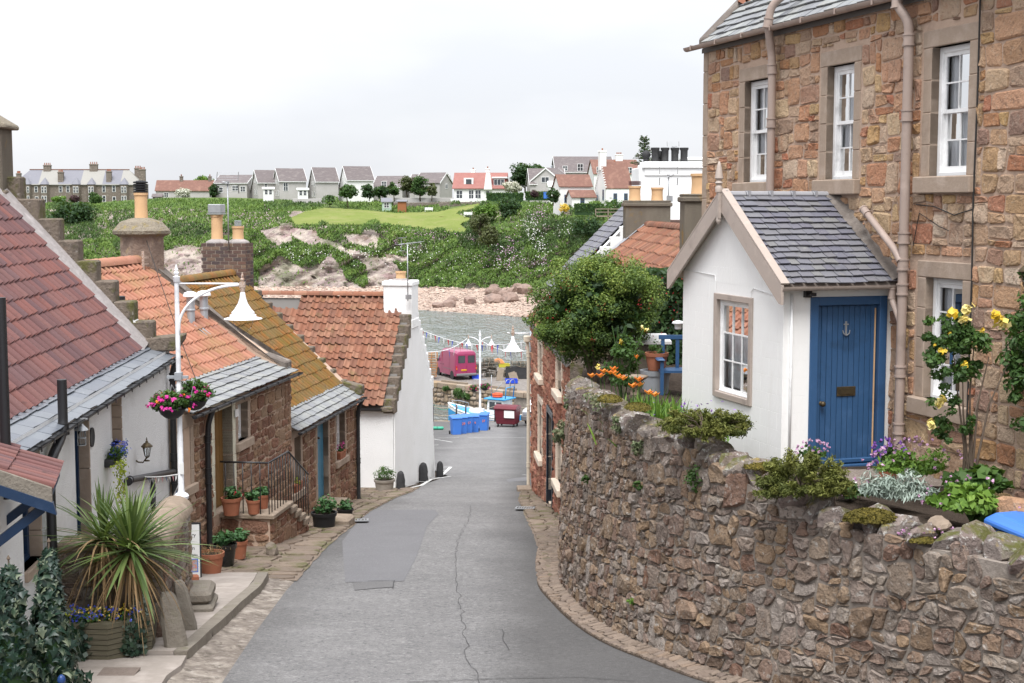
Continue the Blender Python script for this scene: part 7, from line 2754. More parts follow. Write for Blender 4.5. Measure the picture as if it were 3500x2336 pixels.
# harbour
def zat(u,v,Z):
 p=P(u,v,1.)
 return p*(Z/p.z)
s=MB()
s.box(-60,40,89.5,89.9,-22,RZ(89.5)-.02)
tag(s.build('quay_wall',m_pierstone),'stone quay wall along the near side of the basin','wall')
PZ=-15.3
pa,pb=zat(1476,1306,PZ),zat(1813,1346,PZ)
d=(pb-pa)
d.z=0
d.normalize()
po=pa-d*26
HP=House('harbour_pier','stone harbour pier with rubble inner wall and cobbled top','pier',po.x,po.y,-18.5,(d.x,d.y))
z=HP.z
LP=60
s=MB()
s.box(0,LP,.06,12,0,z(PZ)-.02)
w=s.build('core',m_mortar,HP.e)
s=MB()
s.grid([[(lerp(0,LP,i/40),lerp(0,12,j/10),z(PZ)+.0+random.uniform(-.02,.02))for j in range(11)]for i in range(41)])
m_pierdeck=M('pier_setts',[(.25,.225,.20),(.19,.17,.155),(.30,.27,.24)],1.2,rough=.9,bump=1.,bscale=3.2,bdist=.12,layers=[((.12,.105,.09),2.5,.55,.68,.6)],vor=3.)
s.build('deck',m_pierdeck,HP.e,smooth=True)
rg=random.Random(17)
items=[]
xv0=(pa-po).length-.6
for p in rubble(xv0,xv0+10.2,.4,z(PZ)-.42,.42,.42,.24,66,[(1,1,4),(1,2,3),(2,1,1.5),(2,2,.6)],gap=.035):
 v,fc=stone(p,lambda x,q,dd:(x,.06-dd,q),.14*rg.uniform(.6,1.3),rg,.3,-.05,.7)
 items.append(('g',v,fc,rg.random()))
pieces(w,'stone',items,m_pierstone,HP.W,300,smooth=True)
x=xv0-1
while x<xv0+12:
 ww=rg.uniform(.8,1.5)
 s=MB()
 s.cbox(x+.02,x+ww-.02,-.12+rg.uniform(-.04,.04),.9,z(PZ)-.44,z(PZ)+.03+rg.uniform(-.02,.02),.05)
 s.cr=rg.random()
 s.r=[s.cr]*len(s.v)
 s.build('coping_slab',m_pierstone,HP.e)
 x+=ww
s=MB()
s.box(xv0+1.4,xv0+4.4,.35,.6,z(PZ)+.03,z(PZ)+.2)
s.box(xv0+5.6,xv0+10,.35,.6,z(PZ)+.03,z(PZ)+.2)
s.build('timber_kerb',m_deckwood,HP.e)
for lb,u,v,r,n in(('ivy like weed growing on the pier wall at its left',1487,1332,.55,500),('broad weed clump hanging on the pier wall behind the bins',1580,1345,.95,1300),('weed clump on the pier wall under the hanging baskets',1622,1352,.65,700),('weeds on the pier wall right of the boat',1800,1372,.6,500),('small weed tuft on the pier wall above the maroon bin',1758,1366,.4,300)):
 q=HP.px(u,v,120)
 pw_=HP.W@Vector((q.x,-.1,q.z))
 t=thing('wall_weed',lb,'plant',pw_)
 bush('foliage',t,(0,0,0),(r,.3,r*.55),n,.085,lf_mid,14,.5,n)
 # lobster creels
m_net=M('creel_net',[(.06,.075,.065),(.12,.12,.10)],8,rough=.9,bump=.5)
m_netgreen=M('creel_frame_orange',[(.42,.18,.06)],rough=.8,bump=0)
def creel_mesh(frame,net,nm):
 s=MB()
 L,Wd,Hh=.72,.5,.4
 pr=[(-Wd/2,0),(-Wd/2,Hh*.55),(-Wd*.3,Hh*.9),(0,Hh),(Wd*.3,Hh*.9),(Wd/2,Hh*.55),(Wd/2,0)]
 for x in(-L/2,0,L/2):
  s.tube([(x,a,b)for a,b in pr],.02,5)
  s.tube([(x,-Wd/2,.01),(x,Wd/2,.01)],.02,5)
 for a,b in pr:
  s.tube([(-L/2,a,b),(L/2,a,b)],.014,4)
 n0=len(s.f)
 for k in range(1,14):
  x=lerp(-L/2,L/2,k/14)
  s.tube([(x,a*.98,b*.98)for a,b in pr],.005,3,1)
 for k in range(1,6):
  for sg in(-1,1):
   a=sg*Wd/2*.98
   s.tube([(-L/2,a,Hh*.55*k/6),(L/2,a,Hh*.55*k/6)],.005,3,1)
  for x in(-L/2,L/2):
   s.tube([(x,-Wd/2+Wd*k/6,0),(x,-Wd/2+Wd*k/6,Hh*.85)],.005,3,1)
 s.tube([(-L/2+.05,0,.18),(L/2-.05,0,.18)],.09,8,1)
 o=s.build(nm,[frame,net],None)
 return o
c0=creel_mesh(m_deckwood,m_net,'lobster_creel')
c1_=creel_mesh(m_netgreen,m_rope,'lobster_creel')
CR=[(1628,1272,0,0,'left of the stack, dark'),(1632,1252,0,0,'second from the left, upper'),(1650,1268,0,0,'beside the blue fish box'),(1662,1250,0,0,'upper, under the orange sheet'),(1676,1283,0,0,'lowest, in the middle of the stack'),(1680,1262,0,0,'tipped in the centre of the stack'),(1670,1236,0,0,'round topped, highest of the stack'),(1690,1246,0,0,'behind the orange sheet'),(1716,1290,0,0,'in front of the leaning boards'),(1742,1270,0,0,'on the wide dark crate, left'),(1768,1270,0,0,'on the wide dark crate, right'),(1764,1248,0,0,'green roped, top right'),(1788,1248,0,0,'at the far right of the pier'),(1740,1285,0,0,'low, beside the plank')]
for i,(u,v,a,b,lb)in enumerate(CR):
 y=125.5+(i%3)*.5
 p=P(u,v,y)
 p.z=max(p.z-.15,PZ+.01)
 o=c0 if i==0 else clone(c0)
 o.location=p
 o.rotation_euler=(random.uniform(-.15,.15),random.uniform(-.2,.2),random.uniform(-.6,.6))
 o.scale=(1.25,1.2,1.2)
 tag(o,'netted lobster creel on the pier, '+lb,'creel','lobster creels on the pier')
for i,(u,v)in enumerate([(1472,1278),(1474,1262),(1476,1246),(1474,1228),(1476,1212)]):
 p=P(u,v,124.5)
 o=c1_ if i==0 else clone(c1_)
 o.location=(p.x,p.y,p.z-.25)
 o.scale=(1.35,1.2,1.05)
 tag(o,'orange framed creel in the tall stack left of the van, %s'%['bottom','second from the bottom','middle','second from the top','top'][i],'creel','orange creels left of the van')
def crate(lb,u,v,Y,w,d_,h,m,rz=0.,open_=True,cat='crate'):
 p=P(u,v,Y)
 t=thing('fish_box',lb,cat,(p.x,p.y,PZ+.01 if v>1240 else p.z),rz)
 s=MB()
 s.box(-w/2,w/2,-d_/2,d_/2,0,.03)
 for a in(-1,1):
  s.box(-w/2,w/2,a*d_/2-.02,a*d_/2+.02,.03,h)
  s.box(a*w/2-.02,a*w/2+.02,-d_/2+.02,d_/2-.02,.03,h)
 s.build('body',m,t)
 s=MB()
 for a in(-1,1):
  s.box(-w/2-.03,w/2+.03,a*d_/2-.035,a*d_/2+.035,h,h+.04)
 s.build('rim',m,t)
 return t
m_bluebox=M('blue_fishbox',[(.02,.07,.55)],rough=.5,bump=.05)
m_yellowbox=M('yellow_fishbox',[(.5,.45,.05)],rough=.5,bump=.05)
crate('bright blue open fish box on the pier edge',1748,1310,121.5,1.0,.7,.32,m_bluebox,.1)
crate('blue fish box on a grey one beside the van',1629,1286,124.5,.75,.6,.3,m_bluebox)
t=crate('yellow fish box lying on the creels',1723,1252,126,.95,.6,.28,m_yellowbox,.1)
t.location.z=P(1723,1256,126).z
crate('large dark crate carrying creels on the pier',1770,1305,125,2.1,1.1,.95,m_blackmatt)
s=MB()
q=P(1703,1235,126)
s.add([(-.5,0,-.25),(.6,0,-.2),(.35,.4,.12),(-.3,.4,.15),(0,.2,.25)],[(0,1,4),(1,2,4),(2,3,4),(3,0,4)])
tag(s.build('orange_sheet',M('faded_orange',[(.5,.2,.08)],rough=.8,bump=.2),None,loc=q),'orange plastic sheet thrown over the creels','sheet')
for lb,u,v,w_,h,r_ in(('pale board leaning against the creels',1706,1290,.55,1.15,.2),('grey board leaning on the dark crate, left',1757,1305,.6,.8,-.3),('thin board leaning on the dark crate, right',1768,1305,.3,.75,-.3)):
 s=MB()
 s.box(-w_/2,w_/2,-.02,.02,0,h)
 o=s.build('board',m_deckwood,None,loc=P(u,v,123.2))
 o.location.z=PZ
 o.rotation_euler=(-.3,r_,.1)
 tag(o,lb,'board')
for lb,u,sp in(('left curved ladder handrail at the pier edge',1727,1),('right curved ladder handrail at the pier edge',1742,1)):
 b=zat(u,1340,PZ)
 t=thing('ladder_rail',lb,'rail',b)
 s=MB()
 s.tube([(0,0,-.8),(0,0,.75),(.12,.1,.95),(.32,.3,1.0),(.42,.5,.8),(.42,.55,.0)],.03,6)
 s.build('hoop',m_steel,t,smooth=True)
 # van
def wheel(parent,c,r,w,axis='y',m_rim=None):
 s=MB()
 s.lathe([(r*.62,-w/2),(r*.95,-w/2),(r,-w/2+.03),(r,w/2-.03),(r*.95,w/2),(r*.62,w/2)],n=20)
 o=s.build('wheel',m_tyre,parent,smooth=True,auto=40)
 ax={'y':((1,0,0),(0,0,1),(0,-1,0)),'x':((0,1,0),(0,0,1),(1,0,0))}[axis]
 o.matrix_basis=basis(c,*ax)
 s=MB()
 s.lathe([(r*.62,-w/2+.02),(r*.6,w/2-.03),(r*.5,w/2-.06),(r*.2,w/2-.03),(r*.1,w/2-.02)],n=16)
 s.build('rim',m_rim or m_steel,o,smooth=True,auto=40)
 return o
def loft(mb,secs,closed=True,mi=0):
 n=len(secs[0])
 vs=[p for s_ in secs for p in s_]
 fs=[]
 for i in range(len(secs)-1):
  for j in range(n if closed else n-1):
   k=(j+1)%n
   fs.append((i*n+j,i*n+k,(i+1)*n+k,(i+1)*n+j))
 fs.append(tuple(range(n)))
 fs.append(tuple(range((len(secs)-1)*n,len(secs)*n)))
 mb.add(vs,fs,mi)
bp=zat(1594,1299,PZ)
a=R(90+25)
t=thing('delivery_van','crimson high roof panel van parked on the pier, seen from behind','van',(bp.x-.0,bp.y,PZ),a)
# x forward, y left; rear at x = 0
def vsec(x,hw,zb,zs,zt,ins):
 return[(x,-hw,zb),(x,-hw,zs),(x,-hw+ins*.55,zt-.18),(x,-hw+ins+.10,zt-.03),(x,-hw+ins+.3,zt),(x,hw-ins-.3,zt),(x,hw-ins-.10,zt-.03),(x,hw-ins*.55,zt-.18),(x,hw,zs),(x,hw,zb)]
s=MB()
loft(s,[vsec(0,.94,.42,1.2,2.42,.12),vsec(.06,.97,.34,1.2,2.50,.10),vsec(.4,.97,.34,1.2,2.56,.10),vsec(3.3,.97,.34,1.2,2.56,.10),vsec(3.55,.97,.34,1.2,2.46,.12),vsec(4.15,.97,.34,1.2,1.92,.22),vsec(4.5,.96,.34,1.1,1.34,.06),vsec(5.0,.90,.36,.98,1.14,.06),vsec(5.15,.80,.40,.8,1.0,.05)])
body=s.build('body',m_vanpaint,t,smooth=True,auto=35)
for sg in(-1,1):
 s=MB()
 s.cbox(-.03,.02,sg*.46-.435,sg*.46+.435,.55,2.30,.03)
 dr=s.build('rear_door',m_vanpaint,t)
 s=MB()
 s.cbox(-.045,-.02,sg*.46-.32,sg*.46+.32,1.5,2.14,.03)
 s.build('rear_window',m_glass_dark,dr)
 s=MB()
 s.cbox(-.05,.12,sg*.92-.05,sg*.92+.05,.86,1.26,.02)
 lp=s.build('tail_lamp',m_redlamp,t)
 s=MB()
 s.box(-.056,-.04,sg*.92-.045,sg*.92+.045,.95,1.05)
 s.build('indicator',m_amber,lp)
s=MB()
s.cbox(-.16,.2,-.95,.95,.36,.58,.05)
s.build('bumper',m_vangrey,t)
s=MB()
s.cbox(-.06,-.025,-.02,.50,.80,.93,.01)
pl=s.build('number_plate',m_plate,t)
text('K178 WLK',pl,.1,m_text_dark,facing((-.064,.24,.865),(0,-1,0),(0,0,1)))
for x in(.95,4.15):
 for sg in(-1,1):
  wheel(t,(x,sg*.86,.33),.33,.2,'y')if sg<0 else wheel(t,(x,sg*.86,.33),.33,.2,'y')
  s=MB()
  s.lathe([(.34,-.02),(.40,-.02),(.40,.02),(.34,.02)],n=20)
  o=s.build('wheel_arch',m_blackmatt,t)
  o.matrix_basis=basis((x,sg*.965,.36),(1,0,0),(0,0,1),(0,-1,0))
for sg in(-1,1):
 s=MB()
 s.add([(3.35,sg*.955,1.32),(4.35,sg*.955,1.32),(4.05,sg*.90,1.88),(3.4,sg*.90,1.9)],[(0,1,2,3)])
 s.build('cab_window',m_glass_dark,t)
 s=MB()
 s.box(.9,3.0,sg*.972-.004,sg*.972+.004,.86,.9)
 s.build('rubbing_strip',m_vangrey,t)
 s=MB()
 s.cbox(4.2,4.3,sg*1.08-.1,sg*1.08+.1,1.3,1.6,.03)
 s.build('mirror',m_black,t)
 s=MB()
 for x in(1.55,3.25):
  s.box(x,x+.012,sg*.973-.003,sg*.973+.003,.5,2.3)
 s.build('door_seam',m_blackmatt,t)
 s=MB()
 for x in(2.9,3.45):
  s.box(x,x+.16,sg*.985-.015,sg*.985+.015,1.12,1.17)
 s.build('door_handle',m_black,t)
 # quay railing
rl=thing('quay_railing','black posts with sagging rope along the quay edge','railing',(0,89.2,RZ(89.2)))
px_=[1480,1560,1592,1640,1692,1773,1820]
last=None
for u in px_:
 p=P(u,1450,89.2)
 s=MB()
 s.tube([(p.x,0,0),(p.x,0,1.1)],.05,8)
 s.build('post',m_black,rl,smooth=True)
 if last is not None:
  for zz in(1.0,.5):
   s=MB()
   s.tube([(lerp(last,p.x,k/6),0,zz-.12*math.sin(math.pi*k/6))for k in range(7)],.02,5)
   s.build('rope',m_rope,rl)
 last=p.x
 # boat
bo=P(1650,1450,110.5)
t=thing('fishing_boat','small blue and white fishing boat moored behind the bins','boat',(bo.x+.1,bo.y,SEA-.05),R(150))
t.scale=(.88,.88,.88)
LB=7.2
# x forward (bow), stations
st_=[]
for x,hw,sh,keel in((-3.2,1.15,1.0,-.2),(-2.2,1.3,.98,-.35),(-.6,1.38,1.02,-.4),(1.0,1.25,1.14,-.4),(2.3,.9,1.34,-.35),(3.2,.42,1.58,-.2),(3.75,.05,1.76,.3)):
 st_.append((x,hw,sh,keel))
s=MB()
secs=[[(x,-hw,sh),(x,-hw*.96,sh*.55),(x,-hw*.75,.05),(x,-hw*.2,k),(x,hw*.2,k),(x,hw*.75,.05),(x,hw*.96,sh*.55),(x,hw,sh)]for x,hw,sh,k in st_]
loft(s,secs)
hull=s.build('hull',m_boatblue,t,smooth=True,auto=50)
for sg in(-1,1):
 s=MB()
 s.tube([(x,sg*hw,sh+.02)for x,hw,sh,k in st_],.07,6)
 s.build('gunwale',m_boatwhite,hull,smooth=True)
 s=MB()
 rows=[[(x,sg*(hw+.005),sh),(x,sg*(hw*.985+.005),sh*.78)]for x,hw,sh,k in st_]
 s.grid(rows)
 s.build('sheer_strake',m_boatwhite,hull)
s=MB()
s.grid([[(x,q*hw*.97,sh-.12)for q in(-1,0,1)]for x,hw,sh,k in st_])
s.build('deck',m_deckwood,t)
s=MB()
s.hexa([(-2.5,-.85,.9),(-.7,-.85,.9),(-2.5,.85,.9),(-.7,.85,.9),(-2.45,-.8,2.5),(-.85,-.8,2.5),(-2.45,.8,2.5),(-.85,.8,2.5)])
cab=s.build('cabin',m_boatwhite,t,bevel=.05)
s=MB()
s.cbox(-2.75,-.55,-1.0,1.0,2.5,2.62,.04)
s.build('cabin_roof',m_boatblue,cab)
for a0,a1,y in((-2.3,-1.75,.84),(-1.6,-1.05,.84),(-2.3,-1.75,-.84),(-1.6,-1.05,-.84)):
 s=MB()
 s.cbox(a0,a1,y-.02,y+.02,1.6,2.3,.02)
 s.build('cabin_window',m_glass_dark,cab)
for y in(-.42,.42):
 s=MB()
 s.cbox(-.80,-.74,y-.3,y+.3,1.65,2.3,.02)
 s.build('cabin_window',m_glass_dark,cab)
s=MB()
n=20
R0,r0=.38,.1
for zc in(2.72,2.88):
 vs_,fs_=[],[]
 for i in range(n):
  A_=2*math.pi*i/n
  for j in range(8):
   B2_=2*math.pi*j/8
   vs_.append((-1.4+(R0+r0*math.cos(B2_))*math.cos(A_),(R0+r0*math.cos(B2_))*math.sin(A_),zc+r0*math.sin(B2_)))
 for i in range(n):
  for j in range(8):
   fs_.append((i*8+j,((i+1)%n)*8+j,((i+1)%n)*8+(j+1)%8,i*8+(j+1)%8))
 s.add(vs_,fs_)
o=s.build('life_ring',m_ring,None,smooth=True)
o.location,o.rotation_euler.z=t.location,R(150)
o.scale=t.scale
tag(o,'pair of orange life rings on the boat cabin roof','life ring')
s=MB()
s.tube([(-2.6,-.7,2.6),(-2.7,-.7,3.6),(-2.7,.7,3.6),(-2.6,.7,2.6)],.05,6)
s.build('gantry',m_boatblue,t,smooth=True)
s=MB()
s.tube([(-.9,.2,2.6),(-.9,.2,4.6)],.03,6)
s.tube([(-.9,.2,2.7),(-2.1,.4,4.0)],.03,6)
s.build('mast',m_steel,t,smooth=True)
s=MB()
s.cbox(.2,1.3,-.5,.5,1.0,1.45,.04)
s.build('engine_box',m_boatwhite,t)
s=MB()
s.tube([(2.2,-.95,1.3),(2.2,-.95,1.75),(2.9,-.6,1.95),(3.4,0,2.0),(2.9,.6,1.95),(2.2,.95,1.75),(2.2,.95,1.3)],.03,6)
s.build('bow_rail',m_steel,t,smooth=True)
text('KY10',hull,.55,m_text_white,facing((-1.9,1.42,.52),(-1,0,0),(0,0,1)))
text('KY10',hull,.55,m_text_white,facing((-1.9,-1.42,.52),(1,0,0),(0,0,1)))
# mooring lines
for lb,a,b,m in(('green mooring line running from the boat bow to the left',(1476,1380,100),(1535,1397,108),M('green_rope',[(.10,.30,.2)],rough=.9,bump=0)),('slack brown rope hanging on the pier wall',(1480,1368,121),(1512,1407,121),m_rope)):
 p,q=P(*a),P(*b)
 s=MB()
 s.tube([p.lerp(q,k/8)-Vector((0,0,.25*math.sin(math.pi*k/8)))for k in range(9)],.025,5)
 tag(s.build('mooring_rope',m),lb,'rope')
 # wheelie bins
def bin_proto():
 t=thing('wheelie_bin','x','bin',(0,0,0),0,'blue wheelie bins on the quay')
 s=MB()
 pr=[(.25,.28,.02),(.27,.30,.5),(.285,.335,.95)]
 loft(s,[[(-a,-b,zz),(a,-b,zz),(a,b*.9,zz),(-a,b*.9,zz)]for a,b,zz in pr])
 s.build('body',m_binblue,t,bevel=.02)
 s=MB()
 loft(s,[[(-.31,-.37,.95),(.31,-.37,.95),(.31,.36,.99),(-.31,.36,.99)],[(-.31,-.37,.99),(.31,-.37,.99),(.31,.36,1.05),(-.31,.36,1.05)],[(-.26,-.3,1.03),(.26,-.3,1.03),(.26,.3,1.09),(-.26,.3,1.09)]])
 s.build('lid',m_binblue,t,bevel=.01)
 s=MB()
 s.tube([(-.22,.40,1.0),(.22,.40,1.0)],.018,6)
 s.build('handle',m_binblue,t)
 for x in(-.3,.3):
  s=MB()
  s.lathe([(.02,-.03),(.1,-.03),(.105,0),(.1,.03),(.02,.03)],n=14)
  o=s.build('wheel',m_tyre,t,smooth=True,auto=40)
  o.matrix_basis=basis((x,.30,.1),(0,1,0),(0,0,1),(1,0,0))
 return t
b0=bin_proto()
BN=[(1558,1486,.3,'leftmost blue wheelie bin of the quay row',None),(1577,1483,.3,'second blue wheelie bin from the left, close behind the first','29'),(1596,1480,.3,'third blue wheelie bin from the left','17'),(1621,1478,.05,'fourth blue wheelie bin with an orange sticker low on its front','6'),(1654,1472,-.2,'rightmost blue wheelie bin with a large orange 37','37')]
for i,(u,v,rz_,lb,num)in enumerate(BN):
 p=G(u,v)
 o=b0 if i==0 else clone(b0)
 o.location=(p.x,p.y,RZ(p.y))
 o.rotation_euler.z=rz_
 o['label']=lb
 o.scale=(.94,.94,.97)
for i,o in enumerate([x for x in COL.objects if x.name.startswith('wheelie_bin')and x.get('group')=='blue wheelie bins on the quay']):
 num={x[3]:x[4]for x in BN}[o['label']]
 if num:
  text(num,o,.2,m_text_orange,facing((.05,-.335,.62),(1,0,0),(0,.06,1)))
  # big maroon bin
p=G(1735,1459)
t=thing('communal_bin','big maroon four wheeled rubbish container on the quay','bin',(p.x,p.y,RZ(p.y)),R(-18))
s=MB()
loft(s,[[(-a,-b,zz),(a,-b,zz),(a,b,zz),(-a,b,zz)]for a,b,zz in((.60,.42,.2),(.64,.48,.6),(.68,.54,1.12))])
body=s.build('body',m_binmaroon,t,bevel=.03)
s=MB()
for zz in(.45,.62,.8):
 k=(zz-.2)/.92
 s.box(-.61-.06*k,.61+.06*k,-.425-.11*k-.012,-.40-.11*k,zz,zz+.05)
s.build('rib',m_binmaroon,t)
s=MB()
pr=[(-.60,1.12),(-.60,1.2),(-.4,1.32),(0,1.38),(.4,1.3),(.58,1.14)]
s.extrude([(-.72,a,b)for a,b in pr],(0,0,0),(1.44,0,0))
s.build('lid',m_binmaroon,t,bevel=.02)
s=MB()
s.box(-.05,.6,-.555,-.535,.62,1.06)
s.build('torn_label',m_platewhite,t)
for x in(-.5,.5):
 for y in(-.36,.36):
  s=MB()
  s.lathe([(.02,-.03),(.1,-.03),(.1,.03),(.02,.03)],n=14)
  o=s.build('castor',m_tyre,t,smooth=True,auto=40)
  o.matrix_basis=basis((x,y,.1),(0,1,0),(0,0,1),(1,0,0))
  # white car nose behind the red house
p=G(1784,1457)
t=thing('parked_pickup','white vehicle front with grey bumper half hidden by the red house','car',(p.x,p.y,RZ(p.y)),R(-20))
s=MB()
prof=[(0,.35),(0,.62),(.03,.9),(.2,1.0),(1.1,1.12),(1.75,1.68),(3.2,1.7),(3.5,1.1),(4.6,1.08),(4.7,.4)]
s.extrude([(0,a,b)for a,b in prof],(0,0,0),(1.7,0,0))
s.build('body',m_carwhite,t,bevel=.06,seg=2)
s=MB()
s.cbox(-.04,1.74,-.1,.2,.34,.66,.05)
s.build('bumper',m_vangrey,t)
s=MB()
s.cbox(.42,1.28,-.03,.05,.68,.92,.02)
s.build('grille',m_black,t)
for x in(.06,1.34):
 s=MB()
 s.cbox(x,x+.3,-.03,.06,.68,.9,.02)
 s.build('headlight',m_zinc,t)
s=MB()
s.cbox(.6,1.12,-.125,-.1,.44,.56,.01)
pl=s.build('number_plate',m_platewhite,t)
text('SV5',pl,.1,m_text_dark,facing((.78,-.128,.5),(1,0,0),(0,0,1)))
s=MB()
s.add([(.15,1.12,1.13),(1.55,1.12,1.13),(1.45,1.72,1.64),(.25,1.72,1.64)],[(0,1,2,3)])
s.build('windscreen',m_glass_dark,t)
for x in(.12,1.58):
 for y in(.75,3.7):
  wheel(t,(x,y,.33),.33,.22,'x')
  # coils and floats on the quay
for lb,u,v,m in(('green float on the quay, left',1487,1470,(.05,.32,.2)),('green float on the quay, beside the first',1504,1470,(.05,.34,.22))):
 p=G(u,v)
 s=MB()
 s.tube([(-.22,0,.1),(-.16,0,.1),(.16,0,.1),(.22,0,.1)],[.05,.1,.1,.05],10)
 tag(s.build('net_float',M('float_green',[m],rough=.5,bump=0),None,smooth=True,loc=(p.x,p.y,RZ(p.y))),lb,'float')
# lamps
m_bowl=glassmat('lamp_bowl',(.93,.92,.92),.15,1.04)
def lamp_head(parent,c,k=1.,rust=True):
 mb=MB()
 mb.lathe([(.02,.0),(.035,-.03),(.045,-.10),(.07,-.18),(.12,-.26),(.165,-.31),(.165,-.335),(.19,-.345),(.19,-.375),(.27,-.395),(.275,-.405),(.18,-.405)][::1],c,24)
 mb.v=[(c[0]+(x-c[0])*k,c[1]+(y-c[1])*k,c[2]+(zz-c[2])*k)for x,y,zz in mb.v]
 h=mb.build('lamp_hood',m_lampwhite,parent,smooth=True,auto=35)
 mb=MB()
 mb.lathe([(.145,-.40),(.145,-.44),(.12,-.52),(.06,-.59),(.005,-.615)],c,20)
 mb.v=[(c[0]+(x-c[0])*k,c[1]+(y-c[1])*k,c[2]+(zz-c[2])*k)for x,y,zz in mb.v]
 mb.build('lamp_glass',m_bowl,h,smooth=True)
 mb=MB()
 mb.box(c[0]-.04*k,c[0]+.04*k,c[1]-.04*k,c[1]+.04*k,c[2]+.05*k,c[2]+.13*k)
 mb.lathe([(.028*k,-.02*k),(.04*k,.03*k),(.035*k,.05*k)],c,12)
 mb.lathe([(.02*k,.13*k),(.033*k,.165*k),(.015*k,.195*k),(.022*k,.205*k),(.004*k,.27*k)],c,12)
 mb.build('lamp_boss',m_rust if rust else m_lampwhite,h,smooth=True,auto=35)
 return h
YL=20.4
b=P(620,1700,YL)
gz_=RZ(YL)+.15
t=thing('street_lamp','white swan neck street lamp with glass bowl and flower baskets, nearest on the left','street lamp',(b.x,b.y,gz_))
ht=P(611,960,YL).z-gz_
zc=b.z-gz_
mb=MB()
mb.lathe([(.075,0),(.075,zc-.03),(.10,zc-.02),(.11,zc+.02),(.09,zc+.05),(.055,zc+.07),(.044,zc+.12),(.042,zc+.9),(.037,zc+.95),(.033,ht)],n=16)
mb.build('post',m_lampwhite,t,smooth=True,auto=40)
mb=MB()
mb.lathe([(.036,-.03),(.05,-.01),(.05,.045),(.055,.055),(.03,.065),(.022,.08),(.042,.11),(.02,.14),(.028,.15),(.004,.235)],(0,0,ht),14)
mb.build('finial',m_lampwhite,t,smooth=True,auto=35)
al=P(826,960,YL).x-P(615,960,YL).x
za=P(620,970,YL).z-gz_
zl=za-.02
mb=MB()
mb.tube([(0,0,za),(al,0,za)],.012,8)
arc=[(.02+al*(1-math.cos(q)),0,zl-.62*(1-math.sin(q)))for q in np.linspace(0,math.pi/2,14)]
mb.tube([(.02,0,zl-.72)]+arc,.021,10)
mb.build('swan_neck',m_lampwhite,t,smooth=True)
lamp_head(t,(al+.06,0,zl-.085))
s=MB()
zb_=P(615,1285,YL).z-gz_
s.box(-.17,.14,-.02,.02,zb_-.04,zb_+.0)
s.box(-.05,.05,-.055,.055,zb_-.06,zb_+.05)
s.build('basket_bracket',m_zinc,t)
s=MB()
zz=P(618,1595,YL).z-gz_
s.box(.0,.058,-.062,-.052,zz-.1,zz+.06)
s.build('notice',m_sign,t)
def hanging_basket(lb,loc,r,seed,zt,flowers):
 t=thing('hanging_basket',lb,'basket',loc)
 s=MB()
 s.lathe([(.02,-r*.72),(r*.45,-r*.62),(r*.8,-r*.35),(r*.98,0),(r*1.03,.01),(r*1.0,.03),(r*.9,.0)],n=20)
 s.build('bowl',m_plasblack,t,smooth=True)
 s=MB()
 for i in range(3):
  a=i*2.1+.4
  s.tube([(r*.95*math.cos(a),r*.95*math.sin(a),.02),(0,0,zt)],.005,4)
 s.build('chain',m_steel,t)
 n=int(1700*(r/.3))
 bush('foliage',t,(0,0,.12),(r*1.75,r*1.5,r*.95),int(n*1.6),.032,lf_mid,34,.34,seed)
 rg=np.random.default_rng(seed)
 for j,(m,k)in enumerate(flowers):
  th=rg.uniform(0,6.28,k)
  ph=rg.uniform(-.15,1.0,k)
  pos=np.stack([np.cos(th)*np.cos(ph)*r*1.75,np.sin(th)*np.cos(ph)*r*1.6,np.sin(ph)*r*1.1+.04],1)
  C=np.repeat(pos,6,0)+rg.normal(size=(k*6,3))*.012
  leaves('blooms',C,np.full(len(C),.022),np.repeat(rg.random(k),6),m,t,out=np.repeat(unit(pos),6,0),outw=1.6,asp=.85)
 return t
hanging_basket('magenta petunia basket hanging left of the near lamp post',P(588,1400,YL-.05),.20,3,.36,[(fl_magenta,40),(fl_orange,12)])
hanging_basket('petunia and geranium basket hanging right of the near lamp post',P(664,1372,YL+.12),.19,4,.30,[(fl_magenta,14),(fl_red,5),(fl_orange,4)])
# lamp bracketed from the red house corner
YR=41.4
bb=P(1815,1145,YR)
t=thing('street_lamp','white pendant street lamp with rusty boss at the corner of the red house','street lamp',(bb.x,bb.y,RZ(YR)))
s=MB()
s.tube([(0,0,3.2),(0,0,bb.z-RZ(YR)+.12)],.045,10)
s.build('post',m_zinc,t,smooth=True)
lx=P(1753,1140,YR).x-bb.x
zc=P(1753,1140,YR).z-RZ(YR)
s=MB()
s.tube([(0,0,zc),(lx,0,zc)],.018,8)
s.tube([(lx-.08,0,zc),(lx-.17,0,zc+.02)],.015,6)
s.build('bracket',m_lampwhite,t,smooth=True)
lamp_head(t,(lx,0,zc-.06),1.12)
# twin armed lamp on the quay
YD=88.6
b=P(1641,1412,YD)
t=thing('street_lamp','white twin armed lamp standard on the quay with flower baskets','street lamp',(b.x,b.y,RZ(YD)))
z0_=b.z-RZ(YD)
ht=P(1641,1150,YD).z-RZ(YD)
s=MB()
s.lathe([(.1,-.1),(.1,z0_),(.24,z0_+.02),(.22,z0_+.12),(.1,z0_+.25),(.07,z0_+.4),(.055,ht),(.08,ht+.02),(.08,ht+.1),(.035,ht+.2),(.01,ht+.42)],n=12)
s.build('post',m_lampwhite,t,smooth=True,auto=40)
for sg in(-1,1):
 s=MB()
 s.tube([(0,0,ht-.75)]+[(sg*.68*(1-math.cos(q)),0,ht-.55+.5*math.sin(q))for q in np.linspace(0,math.pi/2,8)],.025,8)
 s.build('arm',m_lampwhite,t,smooth=True)
 lamp_head(t,(sg*.72,0,ht-.15),1.0,True)
s=MB()
zz=P(1641,1296,YD).z-RZ(YD)
s.box(-.4,.4,-.04,.04,zz-.06,zz)
